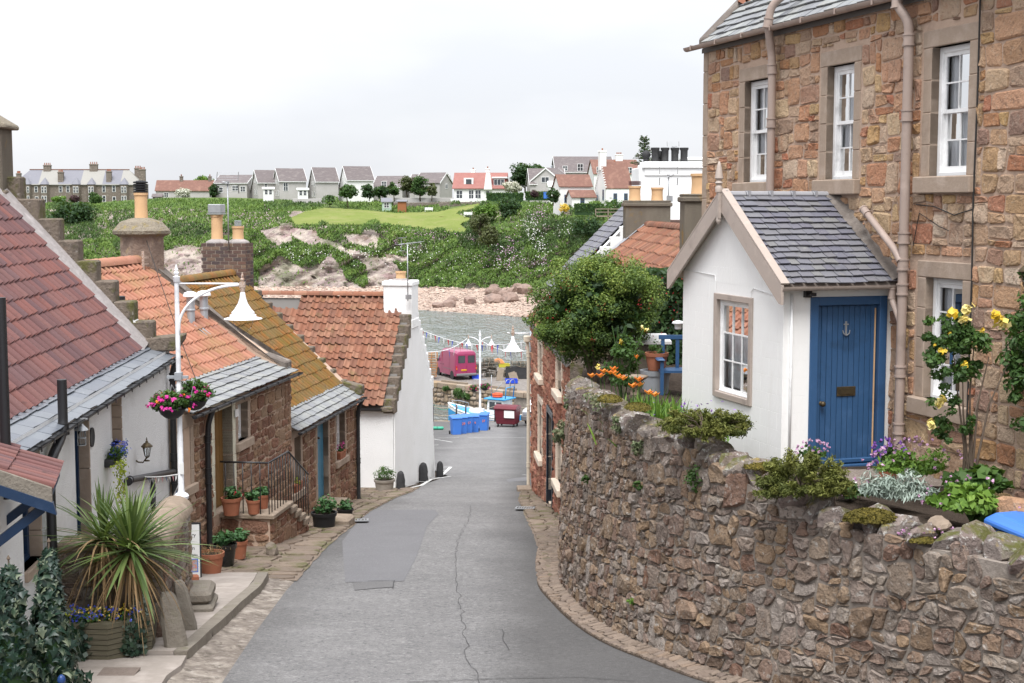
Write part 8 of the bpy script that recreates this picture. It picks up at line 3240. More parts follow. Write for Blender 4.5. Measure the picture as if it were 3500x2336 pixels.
s.build('basket_bracket',m_zinc,t)
hanging_basket('left flower basket on the quay lamp standard',P(1621,1332,YD),.23,5,.7,[(fl_red,16),(fl_magenta,14)])
hanging_basket('right flower basket on the quay lamp standard',P(1657,1327,YD),.25,6,.6,[(fl_magenta,28),(fl_white,10)])
# harbour bunting
def bunting(lb,pts,n,size,mats,sag,Yv=None):
 p,q=P(*pts[0]),P(*pts[1])
 t=thing('bunting',lb,'bunting',p)
 L=[(p.lerp(q,k/24)-p)-Vector((0,0,sag*math.sin(math.pi*k/24)))for k in range(25)]
 s=MB()
 s.tube(L,.01*max(1,size*4),4)
 s.build('cord',m_whitef,t)
 for i in range(n):
  f_=(i+.5)/n*24
  k=int(f_)
  c=L[k].lerp(L[min(24,k+1)],f_-k)
  dr=(L[min(24,k+1)]-L[k]).normalized()
  s=MB()
  w=size*.5
  tip=c+Vector((random.uniform(-.25,.25)*size,random.uniform(-.2,.2)*size,-size*1.3))
  s.add([c-dr*w,c+dr*w,tip,c+dr*0+Vector((0,size*.12,-size*.5))],[(0,3,2),(3,1,2),(0,1,3)])
  s.build('pennant',mats[i%len(mats)],t)
 return t
rwb=[m_red,m_blue,m_whitef]
bunting('longest harbour bunting string, passing behind the twin lamps',((1438,1128,88),(1812,1168,70)),22,.32,rwb,.5)
bunting('harbour bunting rising to the left lamp head',((1446,1205,60),(1596,1158,86)),7,.42,[m_blue,m_whitef,m_red],.25)
bunting('harbour bunting falling from the twin lamp to the red house',((1645,1165,87),(1812,1200,60)),11,.36,rwb,.25)
# left foreground
# stone dyke with rounded cope by the lamp post
A0,A1=Vector((-4.20,16.75,0)),Vector((-4.36,18.95,0))
dd=(A1-A0).normalized()
HD=House('stone_dyke','low stone wall with rounded cope behind the palm planter','wall',A0.x,A0.y,RZ(17.5)+.1,(dd.x,dd.y))
z=HD.z
ZC=-4.12
Ld=(A1-A0).length
s=MB()
s.box(0,Ld,.0,.38,-.6,z(ZC))
s.box(0.0,.38,.38,1.25,-.6,z(ZC)-.02)
w=s.build('core',m_mortar,HD.e)
rg=random.Random(33)
items=[]
for p in rubble(0,Ld,-.35,z(ZC),.26,.15,.25,8,[(1,1,3),(2,1,4),(2,2,1.5),(1,3,.6)]):
 v,fc=stone(p,lambda x,q,d:(x,-d,q),.025,rg)
 items.append(('g',v,fc,rg.random()))
for p in rubble(0,1.25,-.35,z(ZC)-.02,.24,.15,.25,9,[(1,1,3),(2,1,4),(2,2,1.5)]):
 v,fc=stone(p,lambda x,q,d:(-d,x,q),.025,rg)
 items.append(('g',v,fc,rg.random()))
pieces(w,'stone',items,m_wallstone,HD.W)
n=3
for i in range(n):
 s=MB()
 a,b=Ld*i/n+.006,Ld*(i+1)/n-.006
 rows=[[(x,.19+.235*math.cos(q),z(ZC)+.21*math.sin(q))for q in np.linspace(0,math.pi,11)]for x in(a,lerp(a,b,.33),lerp(a,b,.66),b)]
 s.grid(rows)
 s.add(rows[0],[tuple(range(11))])
 s.add(rows[-1],[tuple(range(11))])
 s.build('cope_stone',m_slab,HD.e,smooth=True,auto=50)
s=MB()
s.cbox(-.03,.42,.42,1.25,z(ZC)-.02,z(ZC)+.1,.03)
s.build('cope_stone',m_slab,HD.e)
# standing stones and worn bench
for k,(lb,u,v,w_,h_)in enumerate((('taller worn stone post leaning on the dyke at the kerb',610,2208,.26,.68),('second worn stone post, just beyond the first',655,2150,.20,.66))):
 p=G(u,v,.15)
 s=MB()
 rw=[]
 for f,q,sx in((0,1,0),(.12,1.02,0),(.5,.92,-.02),(.8,.82,-.035),(.93,.68,-.045),(1,.42,-.05)):
  rw.append([(sx+w_/2*q*a*random.uniform(.95,1.05),.11*q*b*random.uniform(.93,1.07),h_*f)for a,b in((-1,-.6),(-.7,-1),(.7,-1),(1,-.6),(1,.6),(.7,1),(-.7,1),(-1,.6))])
 loft(s,rw)
 o=s.build('stone_post',m_kerb,None,smooth=True,auto=40,loc=(p.x-.03,p.y,RZ(p.y)+.12),rz=.25)
 o.rotation_euler.y=-.06-.05*k
 tag(o,lb,'stone post','stone posts by the dyke')
p=G(690,2085,.15)
s=MB()
s.cbox(-.55,.25,-.35,.38,0,.12,.04)
s.cbox(-.5,.22,-.30,.38,.12,.30,.05)
o=s.build('stone_bench',m_kerb,None,loc=(p.x-.1,p.y+.15,RZ(p.y)+.13),rz=.1)
tag(o,'worn mossy stone step block beside the dyke','step')
# planter with cordyline
bp=P(345,2250,16.1)
zg=RZ(16.0)+.11
t=thing('planter','weathered slatted timber planter holding the spiky palm','planter',(-4.68,16.0,zg))
pl=[(-.62,-.30),(.12,-.36),(.52,.0),(.48,.34),(-.66,.30)]
for r in range(7):
 s=MB()
 za,zb=.02+r*.062,.02+(r+1)*.062-.008
 k=1+r*.012
 vs=[(x*k,y*k,za)for x,y in pl]+[(x*k,y*k,zb)for x,y in pl]
 fs=[(i,(i+1)%5,5+(i+1)%5,5+i)for i in range(5)]+[tuple(range(5,10)),tuple(range(5))[::-1]]
 s.add(vs,fs)
 s.build('board',m_timber,t)
s=MB()
s.add([(x*1.02,y*1.02,.42)for x,y in pl],[tuple(range(5))])
s.build('soil',m_soil,t)
def strap_leaves(name,parent,c,n,Lr,w,mat,seed,el=(-.6,1.45),droop=.5,tips=False):
 """sword leaves: bent, folded strips from a centre"""
 rg=np.random.default_rng(seed)
 V,Q,RN=[],[],[]
 for i in range(n):
  az=rg.uniform(0,2*math.pi)
  e=rg.uniform(*el)
  L=rg.uniform(*Lr)*(1.0-.15*(e>1.2))
  ww=w*rg.uniform(.7,1.15)
  d=np.array([math.cos(az)*math.cos(e),math.sin(az)*math.cos(e),math.sin(e)])
  side=np.cross(d,[0,0,1.])
  side/=np.linalg.norm(side)+1e-6
  up=np.cross(side,d)
  dr=droop*rg.uniform(.3,1.3)
  o=len(V)
  r_=rg.random()
  for k,f in enumerate((0,.12,.3,.55,.8,1.0)):
   p=np.array(c)+d*L*f-np.array([0,0,1.])*dr*L*f**2.4*.55
   hw=ww*(0.55,.8,1.0,.9,.5,.03)[k]
   V+=[p-side*hw+up*hw*.35,p,p+side*hw+up*hw*.35]
   RN+=[r_]*3
  for k in range(5):
   Q+=[(o+k*3,o+k*3+1,o+k*3+4,o+k*3+3),(o+k*3+1,o+k*3+2,o+k*3+5,o+k*3+4)]
 return npmesh(name,np.array(V),np.array(Q),mat,parent,np.array(RN))
tp=thing('cordyline_palm','spiky cordyline palm with green sword leaves and a brown skirt of dead ones','palm',(-4.62,16.05,zg+.40))
c_a=P(446,1880,16.05)-tp.location
c_b=P(352,1850,16.25)-tp.location
s=MB()
s.tube([(0,0,-.05),(c_a.x*.6,c_a.y*.6,c_a.z*.5),tuple(c_a)],[.07,.06,.05],9)
s.tube([(0,.05,-.05),(c_b.x*.5,c_b.y*.5,c_b.z*.4),tuple(c_b)],[.06,.05,.045],9)
s.build('trunk',m_trunk,tp,smooth=True)
strap_leaves('leaves',tp,c_a,130,(.7,1.08),.022,lf_palm,1,(-.5,1.5),.35)
strap_leaves('leaves',tp,c_b,90,(.68,1.08),.02,lf_palm,2,(-.2,1.5),.4)
strap_leaves('dead_leaves',tp,c_a,75,(.55,.9),.013,lf_dead,3,(-1.35,-.3),.9)
strap_leaves('dead_leaves',tp,c_b,70,(.55,.95),.012,lf_dead,4,(-1.2,.5),1.0)
# bedding in the planter
tb=thing('bedding_plants','yellow and blue bedding flowers with trailing ivy in the timber planter','flowers',(-4.68,16.0,zg+.42))
bush('foliage',tb,(-.1,-.12,.02),(.42,.24,.1),900,.028,lf_mid,20,.35,6)
for m,n_,cx,cy in((fl_yellow,46,-.05,-.2),(fl_blue,60,-.2,-.26),(fl_blue,40,.2,-.18),(fl_yellow,26,.18,-.1)):
 C=np.stack([RNG.normal(cx,.14,n_),RNG.normal(cy,.06,n_),RNG.uniform(.04,.17,n_)],1)
 C=np.repeat(C,4,0)+RNG.normal(size=(n_*4,3))*.006
 leaves('blooms',C,np.full(len(C),.014),RNG.random(len(C)),m,tb,asp=.9)
for cx,cy in((-.17,-.33),(.30,-.20),(.38,-.08)):
 n_=150
 f_=RNG.random(n_)
 C=np.stack([cx+RNG.normal(0,.05,n_),cy-.04*f_+RNG.normal(0,.025,n_),.05-f_*.42],1)
 leaves('trailing_ivy',C,RNG.uniform(.025,.045,n_),RNG.uniform(.3,.8,n_),lf_ivy,tb,bias=(0,-1,.2),asp=.85)
bush('silver_ragwort',tb,(.40,.02,.12),(.16,.14,.17),520,.030,lf_silver,14,.5,9,asp=.3)
bush('lime_foliage',tb,(-.42,-.1,.06),(.13,.12,.1),260,.03,fl_lime,9,.5,10)
def ivy_leaf_cloud(name,parent,C,S,rnd,mat,out):
 """five pointed ivy leaves"""
 n=len(C)
 N=unit(RNG.normal(size=(n,3))*.55+out*1.0)
 A=unit(np.cross(N,RNG.normal(size=(n,3))))
 A=unit(A*.4+np.array([0,0,-1.])*.8)
 A=unit(A-N*(A*N).sum(1,keepdims=True))
 B=np.cross(N,A)
 pts=[(-.35,0),(-.5,.45),(.0,.32),(.05,.85),(.4,.33),(1.0,0),(.4,-.33),(.05,-.85),(.0,-.32),(-.5,-.45)]
 V=np.zeros((n,11,3))
 V[:,0]=C+N*(S*.1)[:,None]
 for k,(a,b)in enumerate(pts):
  V[:,k+1]=C+A*(S*a)[:,None]+B*(S*b)[:,None]-N*(S*.22*abs(b))[:,None]
 F_=np.array([(0,k+1,(k+1)%10+1)for k in range(10)])
 Q=(np.arange(n)[:,None,None]*11+F_[None]).reshape(-1,3)
 RV=np.repeat(rnd[:,None],11,1)
 edge=np.array([0,0,.25,.1,.3,.1,.25,.1,.3,.1,.25])
 RV=np.where((rnd>.55)[:,None],np.clip(RV+edge[None]*1.2,0,.99),RV*.8)
 return npmesh(name,V.reshape(-1,3),Q,mat,parent,RV.ravel())
def ivy_cone(lb,u,vt,vb,Y,wpx,seed,n):
 b,tp_=P(u,vb,Y),P(u,vt,Y)
 t=thing('ivy_cone',lb,'ivy',b)
 h=tp_.z-b.z
 rg=np.random.default_rng(seed)
 f=rg.random(n)**.9
 rad=wpx*Y/FPX
 th=rg.uniform(0,6.28,n)
 prof=np.interp(f,[0,.25,.5,.7,.85,1],[1.0,1.05,.85,.5,.42,.12])*rad*(1+.28*np.sin(th*2+f*9+seed)*np.cos(f*14+th))
 rr=prof*rg.uniform(.7,1.08,n)
 C=np.stack([np.cos(th)*rr,np.sin(th)*rr,f*h],1)
 out=np.stack([np.cos(th),np.sin(th),np.full(n,.25)],1)
 ivy_leaf_cloud('leaves',t,C,rg.uniform(.045,.085,n),np.clip(rg.beta(1.6,2.4,n),0,1),lf_ivy,out)
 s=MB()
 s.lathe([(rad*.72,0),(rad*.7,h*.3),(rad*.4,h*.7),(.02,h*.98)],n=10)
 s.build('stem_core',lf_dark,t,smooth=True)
 s=MB()
 s.tube([(0,0,h*.8),(0,0,h+.08)],.008,6)
 s.lathe([(.004,h+.06),(.018,h+.08),(.004,h+.11)],n=8)
 s.build('cane',m_trunk,t)
 return t
ivy_cone('variegated ivy trained up a cane, nearest the frame edge',48,1940,2460,12.4,108,1,900)
ivy_cone('taller variegated ivy cone right of the other',186,1880,2460,12.9,92,2,900)
s=MB()
s.lathe([(.0,-.05),(.03,-.03),(.04,0),(.03,.03),(.01,.05)],n=12)
tag(s.build('glass_float',M('blue_glass',[(.02,.05,.16)],rough=.2,bump=0),None,smooth=True,loc=P(210,2325,12.5)),'small dark blue ball hanging in the ivy','ball')
# tiled door canopy on navy brackets
B_=P(204,1590,14.9)
C_=P(172,1712,13.6)
C_.z=B_.z
ex=(C_-B_)
ex.z=0
cw_=ex.length
ex.normalize()
ey=Vector((ex.y,-ex.x,0))
if ey.x>0:
 ey=-ey
HC=House('door_canopy','small tiled door canopy on navy timber brackets at the left edge','canopy',B_.x,B_.y,-4.4,(ey.y,-ey.x))
z=HC.z
xs=HC.Wi@C_
cw_=xs.x
x0_,x1_=min(0,cw_),max(0,cw_)
ze_,sl_=z(B_.z),.42
DP=1.25
s=MB()
s.extrude([(x0_+.02,-.0,ze_-.05),(x0_+.02,DP,ze_+DP*sl_-.05),(x0_+.02,DP,ze_+DP*sl_-.12),(x0_+.02,0,ze_-.12)],(0,0,0),(x1_-x0_-.04,0,0))
rc=s.build('roof',m_navy,HC.e)
tiled(HC,rc,'canopy_tile',m_tile_maroon,x0_,x1_,-.02,ze_-.02,DP,ze_+DP*sl_,.145,.42,h=.032,name='canopy_tile',jit=.002,wob=.002)
xn=x1_ if abs(cw_-x1_)<1e-6 else x0_
s=MB()
s.extrude([(xn-.06,-.02,ze_-.12),(xn-.06,DP,ze_+DP*sl_-.12),(xn-.06,DP,ze_+DP*sl_+.02),(xn-.06,-.02,ze_+.02)],(0,0,0),(.10,0,0))
s.build('verge_mortar',m_kerb,rc)
s=MB()
s.extrude([(xn-.08,-.06,ze_-.24),(xn-.08,DP,ze_+DP*sl_-.22),(xn-.08,DP,ze_+DP*sl_-.121),(xn-.08,-.03,ze_-.121)],(0,0,0),(.09,0,0))
s.build('bargeboard',m_navy,HC.e)
for x in(x0_+.1,x1_-.1):
 s=MB()
 s.beam((x,.08,ze_-.2),(x,1.15,ze_-1.0),.085,.085,(1,0,0))
 s.beam((x,1.13,ze_-1.05),(x,1.13,ze_+.3),.085,.085,(1,0,0))
 s.build('bracket',m_navy,HC.e)
 # sandwich board
p=G(640,1975,.15)
t=thing('sandwich_board','white gallery sandwich board leaning by the terracotta pot','sign',(p.x,p.y,RZ(p.y)+.15),R(12))
wB,hB=.42,.84
s=MB()
s.box(-wB/2,wB/2,-.012,.012,0,hB)
bd=s.build('board',m_sign,t)
s=MB()
for a in(-1,1):
 s.box(a*wB/2-.012,a*wB/2+.012,-.016,.016,-.02,hB+.01)
s.box(-wB/2+.012,wB/2-.012,-.0155,.0155,hB-.012,hB+.01)
s.build('board_edge',m_black,bd)
for i,(tx,zz,sz,xx)in enumerate((('il',.77,.09,.0),('Gallery',.66,.085,.02),('nd',.555,.085,-.02),('Room',.455,.085,.02),('Fresh ground coffee',.35,.036,.02))):
 text(tx,bd,sz,m_text_dark,facing((xx,-.0135,zz),(1,0,0),(0,0,1)),ext=.001)
for x0_,x1_,za,zb,m in((.0,.17,.08,.29,M('poster_yellow',[(.6,.5,.2),(.25,.35,.5),(.6,.2,.15),(.3,.4,.2)],30,rough=.6,bump=0)),(-.18,-.02,.1,.26,M('poster_blue',[(.5,.6,.7),(.2,.3,.45)],30,rough=.6,bump=0))):
 s=MB()
 s.box(x0_,x1_,-.0145,-.0121,za,zb)
 pp=s.build('poster',m_binblue if x0_>-.1 else m_sign,bd)
 s=MB()
 s.box(x0_+.014,x1_-.014,-.0158,-.0146,za+.014,zb-.014)
 s.build('poster_print',m,pp)
t.rotation_euler.x=R(-4)
p=G(662,1992,.15)
s=MB()
s.cbox(-.09,.09,-.06,.06,0,.13,.02)
tag(s.build('brick',m_terra,None,loc=(p.x,p.y-.05,RZ(p.y)+.15),rz=.3),'red brick propping the sandwich board','brick')
def geranium(parent,c,r,seed,n=260,size=.035,mat=None,red=0):
 bush('foliage',parent,c,(r,r,r*.7),n,size,mat or lf_geran,14,.45,seed,asp=.9)
 if red:
  rg=np.random.default_rng(seed)
  C=np.array(c)+unit(rg.normal(size=(red,3)))*np.array([r,r,r*.6])
  C=np.repeat(C,5,0)+rg.normal(size=(red*5,3))*.012
  leaves('blooms',C,np.full(len(C),.018),rg.random(len(C)),fl_red,parent,asp=.9)
def pot(lb,p,r,h,m,plant=None,seed=1,name='plant_pot',pr=None,red=0,group=None,flare=.72,n=260):
 t=thing(name,lb,'pot',p,0,group)
 s=MB()
 s.lathe([(r*flare,0),(r*.93,h*.8),(r*1.0,h*.8),(r*1.04,h),(r*.93,h),(r*.9,h*.85),(r*.3,h*.86)],n=22)
 s.build('pot',m,t,smooth=True,auto=40)
 s=MB()
 s.lathe([(r*.9,h*.88),(.01,h*.9)],n=14)
 s.build('soil',m_soil,t)
 if plant=='ger':
  geranium(t,(0,0,h+(pr or r)*.45),pr or r*1.15,seed,n,red=red)
 elif plant=='dry':
  C=RNG.normal(size=(120,3))*np.array([r*.5,r*.5,.03])+np.array([0,0,h+.02])
  leaves('dry_stems',C,RNG.uniform(.02,.06,120),RNG.random(120),lf_dead,t,axis=(0,0,1),axw=.6,asp=.12)
 elif plant:
  bush('foliage',t,(0,0,h+(pr or r)*.4),(pr or r,pr or r,(pr or r)*.75),n,.028,plant,14,.45,seed)
 return t
def gp(u,v,h=0.):
 p=G(u,v,h)
 return(p.x,p.y,RZ(p.y)+h)
pot('wide terracotta pot with dry stems beside the sandwich board',gp(722,1962,.13),.21,.35,m_terra,'dry')
pot('shiny black pot with leafy plant behind the terracotta pot',gp(770,1932,.06),.2,.37,m_potblack,'ger',11,pr=.25)
pot('tall narrow terracotta pot at the stair foot',gp(818,1908,.06),.15,.32,m_terra,'ger',12,pr=.2)
LZ=-5.80
for lb,u,v,r,h,sd in(('terracotta pot of geranium at the left of the stair landing',791,1760,.19,.33,13),('smaller lichened pot of geranium in the middle of the landing',868,1756,.14,.27,14),('terracotta geranium pot at the back of the landing',898,1738,.13,.27,15)):
 q=zat(u,v,LZ)
 pot(lb,(q.x,q.y,LZ),r,h,m_terra,'ger',sd,red=3 if sd==13 else 0)
pot('low black tub of leafy plants by the teal door steps',gp(1108,1808),.27,.36,m_plasblack,'ger',16,pr=.32,flare=.8,n=420)
pot('small black tub of plants beyond the door steps',gp(1180,1768),.19,.2,m_plasblack,'ger',17,pr=.22,flare=.8)
pot('round grey stone pot of greenery by the white corner house',gp(1314,1680),.30,.36,m_potgrey,lf_mid,18,flare=.8,pr=.36,n=700)
o=boulder('mounting_stone',Vector(gp(950,1905))+Vector((-.12,.1,.08)),(.15,.26,.22),m_oldstone,5,'mossy upright block at the foot of the railed stair',cat='stone')
o.rotation_euler=(0,0,.3)
for lb,u,v,w_,d_,h in(('worn stone step below the teal door',1145,1745,.75,.55,.2),('lower rounded stone step before the teal door',1160,1800,.6,.5,.17)):
 q=Vector(gp(u,v))
 s=MB()
 s.cbox(-w_/2,w_/2,-d_/2,d_/2,-.2,h,.05)
 tag(s.build('door_step',m_slab,None,loc=(q.x,q.y+.25,q.z),rz=-.14+1.57),lb,'step')
for H,op,sd,lb in((H3,(H3.at_u(994),H3.at_u(1026),-6.44),31,'terracotta window box on the first window of the mossy cottage'),(H3,(H3.at_u(1149),H3.at_u(1178),-6.38),32,'terracotta window box with red flowers right of the teal door')):
 a,b,zz=op
 t=thing('window_box',lb,'window box',H.W@Vector(((a+b)/2,-.0,H.z(zz))),H.rz)
 w_=min(.56,(b-a)-.06)
 s=MB()
 loft(s,[[(-w_/2*k,-.07*k,q),(w_/2*k,-.07*k,q),(w_/2*k,.08*k,q),(-w_/2*k,.08*k,q)]for k,q in((.85,0),(1,.15),(1.06,.15),(1.06,.19),(.95,.19))])
 s.build('trough',m_terra,t)
 bush('foliage',t,(0,0,.24),(w_*.5,.1,.1),220,.026,lf_geran if sd==32 else fl_lime,10,.4,sd)
 if sd==32:
  C=np.stack([RNG.uniform(-w_/2,w_/2,50),RNG.uniform(-.1,.05,50),RNG.uniform(.22,.4,50)],1)
  leaves('blooms',C,np.full(50,.022),RNG.random(50),fl_magenta,t,asp=.9)
  # trailing box on the white cottage window
x=H1.at_u(385,-.12,1530)
t=thing('window_box','blue lobelia and lime trailing plants on the white cottage window','window box',H1.W@Vector((x+.25,-.08,H1.z(-3.52))),H1.rz)
s=MB()
s.cbox(-.26,.26,-.04,.1,-.08,.03,.02)
s.build('trough',m_blackmatt,t)
bush('foliage',t,(0,-.04,.08),(.32,.14,.16),520,.024,lf_mid,16,.4,41)
C=np.stack([RNG.uniform(-.25,.3,130),RNG.uniform(-.2,.02,130),RNG.uniform(.05,.27,130)],1)
leaves('blooms',C,np.full(130,.016),RNG.random(130),fl_blue,t,asp=.9)
f_=RNG.random(330)**1.3
C=np.stack([-.25+RNG.normal(0,.07,330),-.14+RNG.normal(0,.04,330),.02-f_*.62],1)
leaves('trailer',C,RNG.uniform(.014,.026,330),RNG.random(330),fl_lime,t,bias=(0,-1,.3),asp=.9)
# cottage bunting
q0,q1=P(460,1630,21.5),P(622,1622,20.3)
t=bunting('faded pastel bunting from the wall pipe to the near lamp post',((458,1628,21.8),(622,1620,20.34)),14,.075,[m_whitef,m_pinkf,m_whitef,m_pinkf,m_slatebluef],.03)
bunting('faded bunting trailing from the lamp post behind the dyke',((618,1640,20.4),(560,1760,21.2)),6,.10,[m_pinkf,m_slatebluef,m_whitef],.02)
# guy wire
p,q=P(496,808,31.2),P(706,1392,26)
s=MB()
s.tube([p.lerp(q,k/10)-Vector((0,0,.1*math.sin(math.pi*k/10)))for k in range(11)],.008,4)
tag(s.build('overhead_wire',m_wire),'thin wire running down from the octagonal chimney to the eave','wire')
# bollards
for lb,u,v,r,hgt in(('black painted stone bollard beside the grey flower pot',1356,1672,.14,.56),('tallest black stone bollard in the middle of the gable',1415,1642,.16,.60),('black stone bollard at the far corner of the gable',1491,1627,.13,.52)):
 q=gp(u,v)
 q=(q[0]+(.32 if u==1415 else .14),q[1]-.25,q[2]+.03)
 t=thing('bollard',lb,'bollard',q)
 vs,fs=rock_geo((1,1,1),u,2,6,.8,.98)
 s=MB()
 rows=[]
 for k,(f,rr)in enumerate(((-.1,1.0),(.1,1.02),(.3,.95),(.5,.92),(.7,.84),(.85,.72),(.95,.5),(1.0,.2))):
  rows.append([(r*rr*math.cos(a)*random.uniform(.93,1.07),r*rr*math.sin(a)*.9*random.uniform(.93,1.07),hgt*f)for a in np.linspace(0,2*math.pi,11)[:-1]])
 for rw in rows:
  rw.append(rw[0])
 s.grid(rows)
 s.build('stone',m_blackmatt,t,smooth=True)
 # drains
def grate(lb,u,v,w_,d_,rz,m=m_steel):
 q=gp(u,v)
 t=thing('drain_grate',lb,'drain',(q[0],q[1],q[2]+.045),rz)
 s=MB()
 for a in(-1,1):
  s.box(-w_/2,w_/2,a*d_/2-.02,a*d_/2+.02,-.01,.012)
  s.box(a*w_/2-.02,a*w_/2+.02,-d_/2+.02,d_/2-.02,-.01,.0115)
 s.build('frame',m,t)
 n=6
 for i in range(n):
  s=MB()
  x=lerp(-w_/2+.04,w_/2-.04,(i+.5)/n)
  s.box(x-.012,x+.012,-d_/2+.02,d_/2-.02,-.008,.0105)
  s.build('bar',m,t)
 s=MB()
 s.box(-w_/2,w_/2,-d_/2,d_/2,-.02,-.012)
 s.build('pit',m_room,t)
 for ob in t.children:
  pass
 t.rotation_euler.x=-math.atan(.125)
 return t
grate('iron drain grating below the mossy cottage downpipe',1218,1785,.5,.42,.1)
grate('iron drain grating in the setts by the black door',1795,1743,.42,.5,-.1)
s=MB()
q=P(402,2325,15.2)
s.box(-.2,.2,-.15,.15,0,.012)
tag(s.build('manhole_cover',M('iron_cover',[(.2,.16,.135),(.15,.12,.1)],20,rough=.7,bump=.6,bscale=40),None,loc=(-4.25,14.95,RZ(14.95)+.103)),'rusty iron cover set in the near pavement','manhole cover')
# garden on the right
# fuchsia overhanging the wall
fc=P(2045,1050,25.2)
t=thing('fuchsia_bush','big rounded fuchsia bush with small red flowers overhanging the wall','bush',(fc.x,fc.y,-3.2))
rel=fc.z+3.2
s=MB()
rg=random.Random(2)
for i in range(9):
 a=rg.uniform(0,6.28)
 r_=rg.uniform(.3,.9)
 s.tube([(0,0,-.4),(r_*.4*math.cos(a),r_*.4*math.sin(a),rel*.4),(r_*math.cos(a),r_*math.sin(a),rel*rg.uniform(.7,1.3))],[.04,.03,.012],6)
s.build('stems',m_trunk,t)
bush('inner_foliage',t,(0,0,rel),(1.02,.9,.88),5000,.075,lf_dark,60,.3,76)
n=62000
pos,dn,k,cv,rgn=clumps(n,(1.31,1.08,1.13),200,.2,77,.85,shell=.85)
pos[:,0]+=np.where(pos[:,2]<-.2,-.12,0)
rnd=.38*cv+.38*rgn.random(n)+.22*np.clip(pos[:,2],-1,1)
leaves('foliage',pos+np.array([0,0,rel]),.024*rgn.uniform(.6,1.3,n),rnd,lf_fuchsia,t,out=dn)
pos,dn,k,cv,rgn=clumps(340,(1.30,1.08,1.08),60,.2,78,.85,shell=.9)
C=np.repeat(pos+np.array([0,0,rel]),4,0)+rgn.normal(size=(1360,3))*.01
leaves('blooms',C,np.full(len(C),.017),rgn.random(len(C)),fl_red,t,axis=(0,0,-1),axw=.8,asp=.4)
sp,dn,k,cv,rgn=clumps(2600,(.9,.8,.9),40,.3,79,.9)
# ivy on the garden end wall
t=thing('wall_ivy','dark climbing ivy on the shaded wall behind the porch','ivy',(3.0,28.9,-3.2))
C=np.stack([RNG.uniform(-.5,1.2,5200),RNG.normal(0,.14,5200),RNG.uniform(-.2,1.9,5200)],1)
C[:,0]+=.25*np.sin(C[:,2]*3)
leaves('foliage',C,RNG.uniform(.04,.085,len(C)),RNG.random(len(C))*.8,lf_dark,t,bias=(0,-1,.4))
C=np.stack([RNG.uniform(-.4,.9,140),RNG.normal(-.2,.1,140),RNG.uniform(.6,1.8,140)],1)
leaves('blooms',C,np.full(140,.022),RNG.random(140),fl_red,t)
# poppies and border
def clumpstems(t,n,rx,ry,h,mat,seed,w=.012,droop=.6):
 rg=np.random.default_rng(seed)
 V,Q,RN=[],[],[]
 for i in range(n):
  x,y=rg.normal(0,rx),rg.normal(0,ry)
  a=rg.uniform(0,6.28)
  L=h*rg.uniform(.5,1.1)
  e=rg.uniform(.5,1.5)
  d=np.array([math.cos(a)*math.cos(e),math.sin(a)*math.cos(e),math.sin(e)])
  sd=np.array([-math.sin(a),math.cos(a),0])
  o=len(V)
  r_=rg.random()
  for k,f in enumerate((0,.4,.75,1)):
   p=np.array([x,y,0])+d*L*f-np.array([0,0,droop*L*f*f*.4])
   hw=w*(1,1.3,.9,.05)[k]
   V+=[p-sd*hw,p+sd*hw]
   RN+=[r_,r_]
  for k in range(3):
   Q.append((o+2*k,o+2*k+1,o+2*k+3,o+2*k+2))
 return npmesh('leaves',np.array(V),np.array(Q),mat,t,np.array(RN))
t=thing('poppy_clump','clump of orange poppies with feathery leaves behind the wall','flowers',(1.98,19.7,GZ))
clumpstems(t,1000,.24,.5,.74,lf_bright,5,.013)
clumpstems(t,500,.2,.5,.6,lf_mid,6,.018)
for i,(u,v,Yp)in enumerate([(2022,1287,20.6),(2052,1287,20.2),(2086,1276,20.5),(2098,1264,20.5),(2115,1290,19.8),(2130,1296,19.6),(2184,1300,19.2),(2185,1318,19.2),(2163,1322,18.8),(2218,1345,18.6),(2238,1352,18.5),(2063,1272,20.8),(2176,1223,21),(2100,1278,20.3)]):
 p=P(u,v,Yp)-t.location
 s=MB()
 r_=.055 if i!=12 else .03
 for k in range(5):
  a=k*1.256
  c=math.cos(a),math.sin(a)
  s.add([(p.x,p.y,p.z-.02),(p.x+r_*math.cos(a-.6),p.y+r_*math.sin(a-.6),p.z+.02),(p.x+r_*1.3*c[0],p.y+r_*1.3*c[1],p.z+.045),(p.x+r_*math.cos(a+.6),p.y+r_*math.sin(a+.6),p.z+.02)],[(0,1,2,3)],0,random.random())
 s.build('poppy',fl_orange,t)
 s=MB()
 s.tube([(p.x,p.y,p.z-.02),(p.x+.02,p.y+.02,p.z-.25),(p.x*.7,p.y*.8,0)],.005,4)
 s.build('stem',lf_mid,t)
t=thing('rose_bush','thin rose bush with yellow buds above the orange poppies','bush',(1.75,22.2,GZ))
bush('foliage',t,(0,0,.75),(.45,.4,.5),1300,.038,lf_mid,22,.3,91)
s=MB()
for i in range(5):
 s.tube([(0,0,0),(random.uniform(-.3,.3),random.uniform(-.2,.2),.8),(random.uniform(-.4,.4),random.uniform(-.3,.3),1.35)],.01,5)
s.build('stems',lf_mid,t)
C=np.repeat(np.array([(-.42,-.1,.72),(.28,0,1.33),(.35,0,1.28),(-.05,0,1.1)]),8,0)+RNG.normal(size=(32,3))*.02
leaves('blooms',C,np.full(32,.035),RNG.random(32),fl_yellow,t)
t=thing('cornflower_clump','blue flowering clump between wall top and white porch','flowers',(2.35,17.6,GZ))
bush('foliage',t,(0,.1,.35),(.4,.55,.3),1600,.035,lf_bright,24,.35,92)
C=np.stack([RNG.normal(0,.28,60),RNG.normal(0,.4,60),RNG.uniform(.45,.75,60)],1)
leaves('blooms',C,np.full(60,.025),RNG.random(60),fl_purple,t)
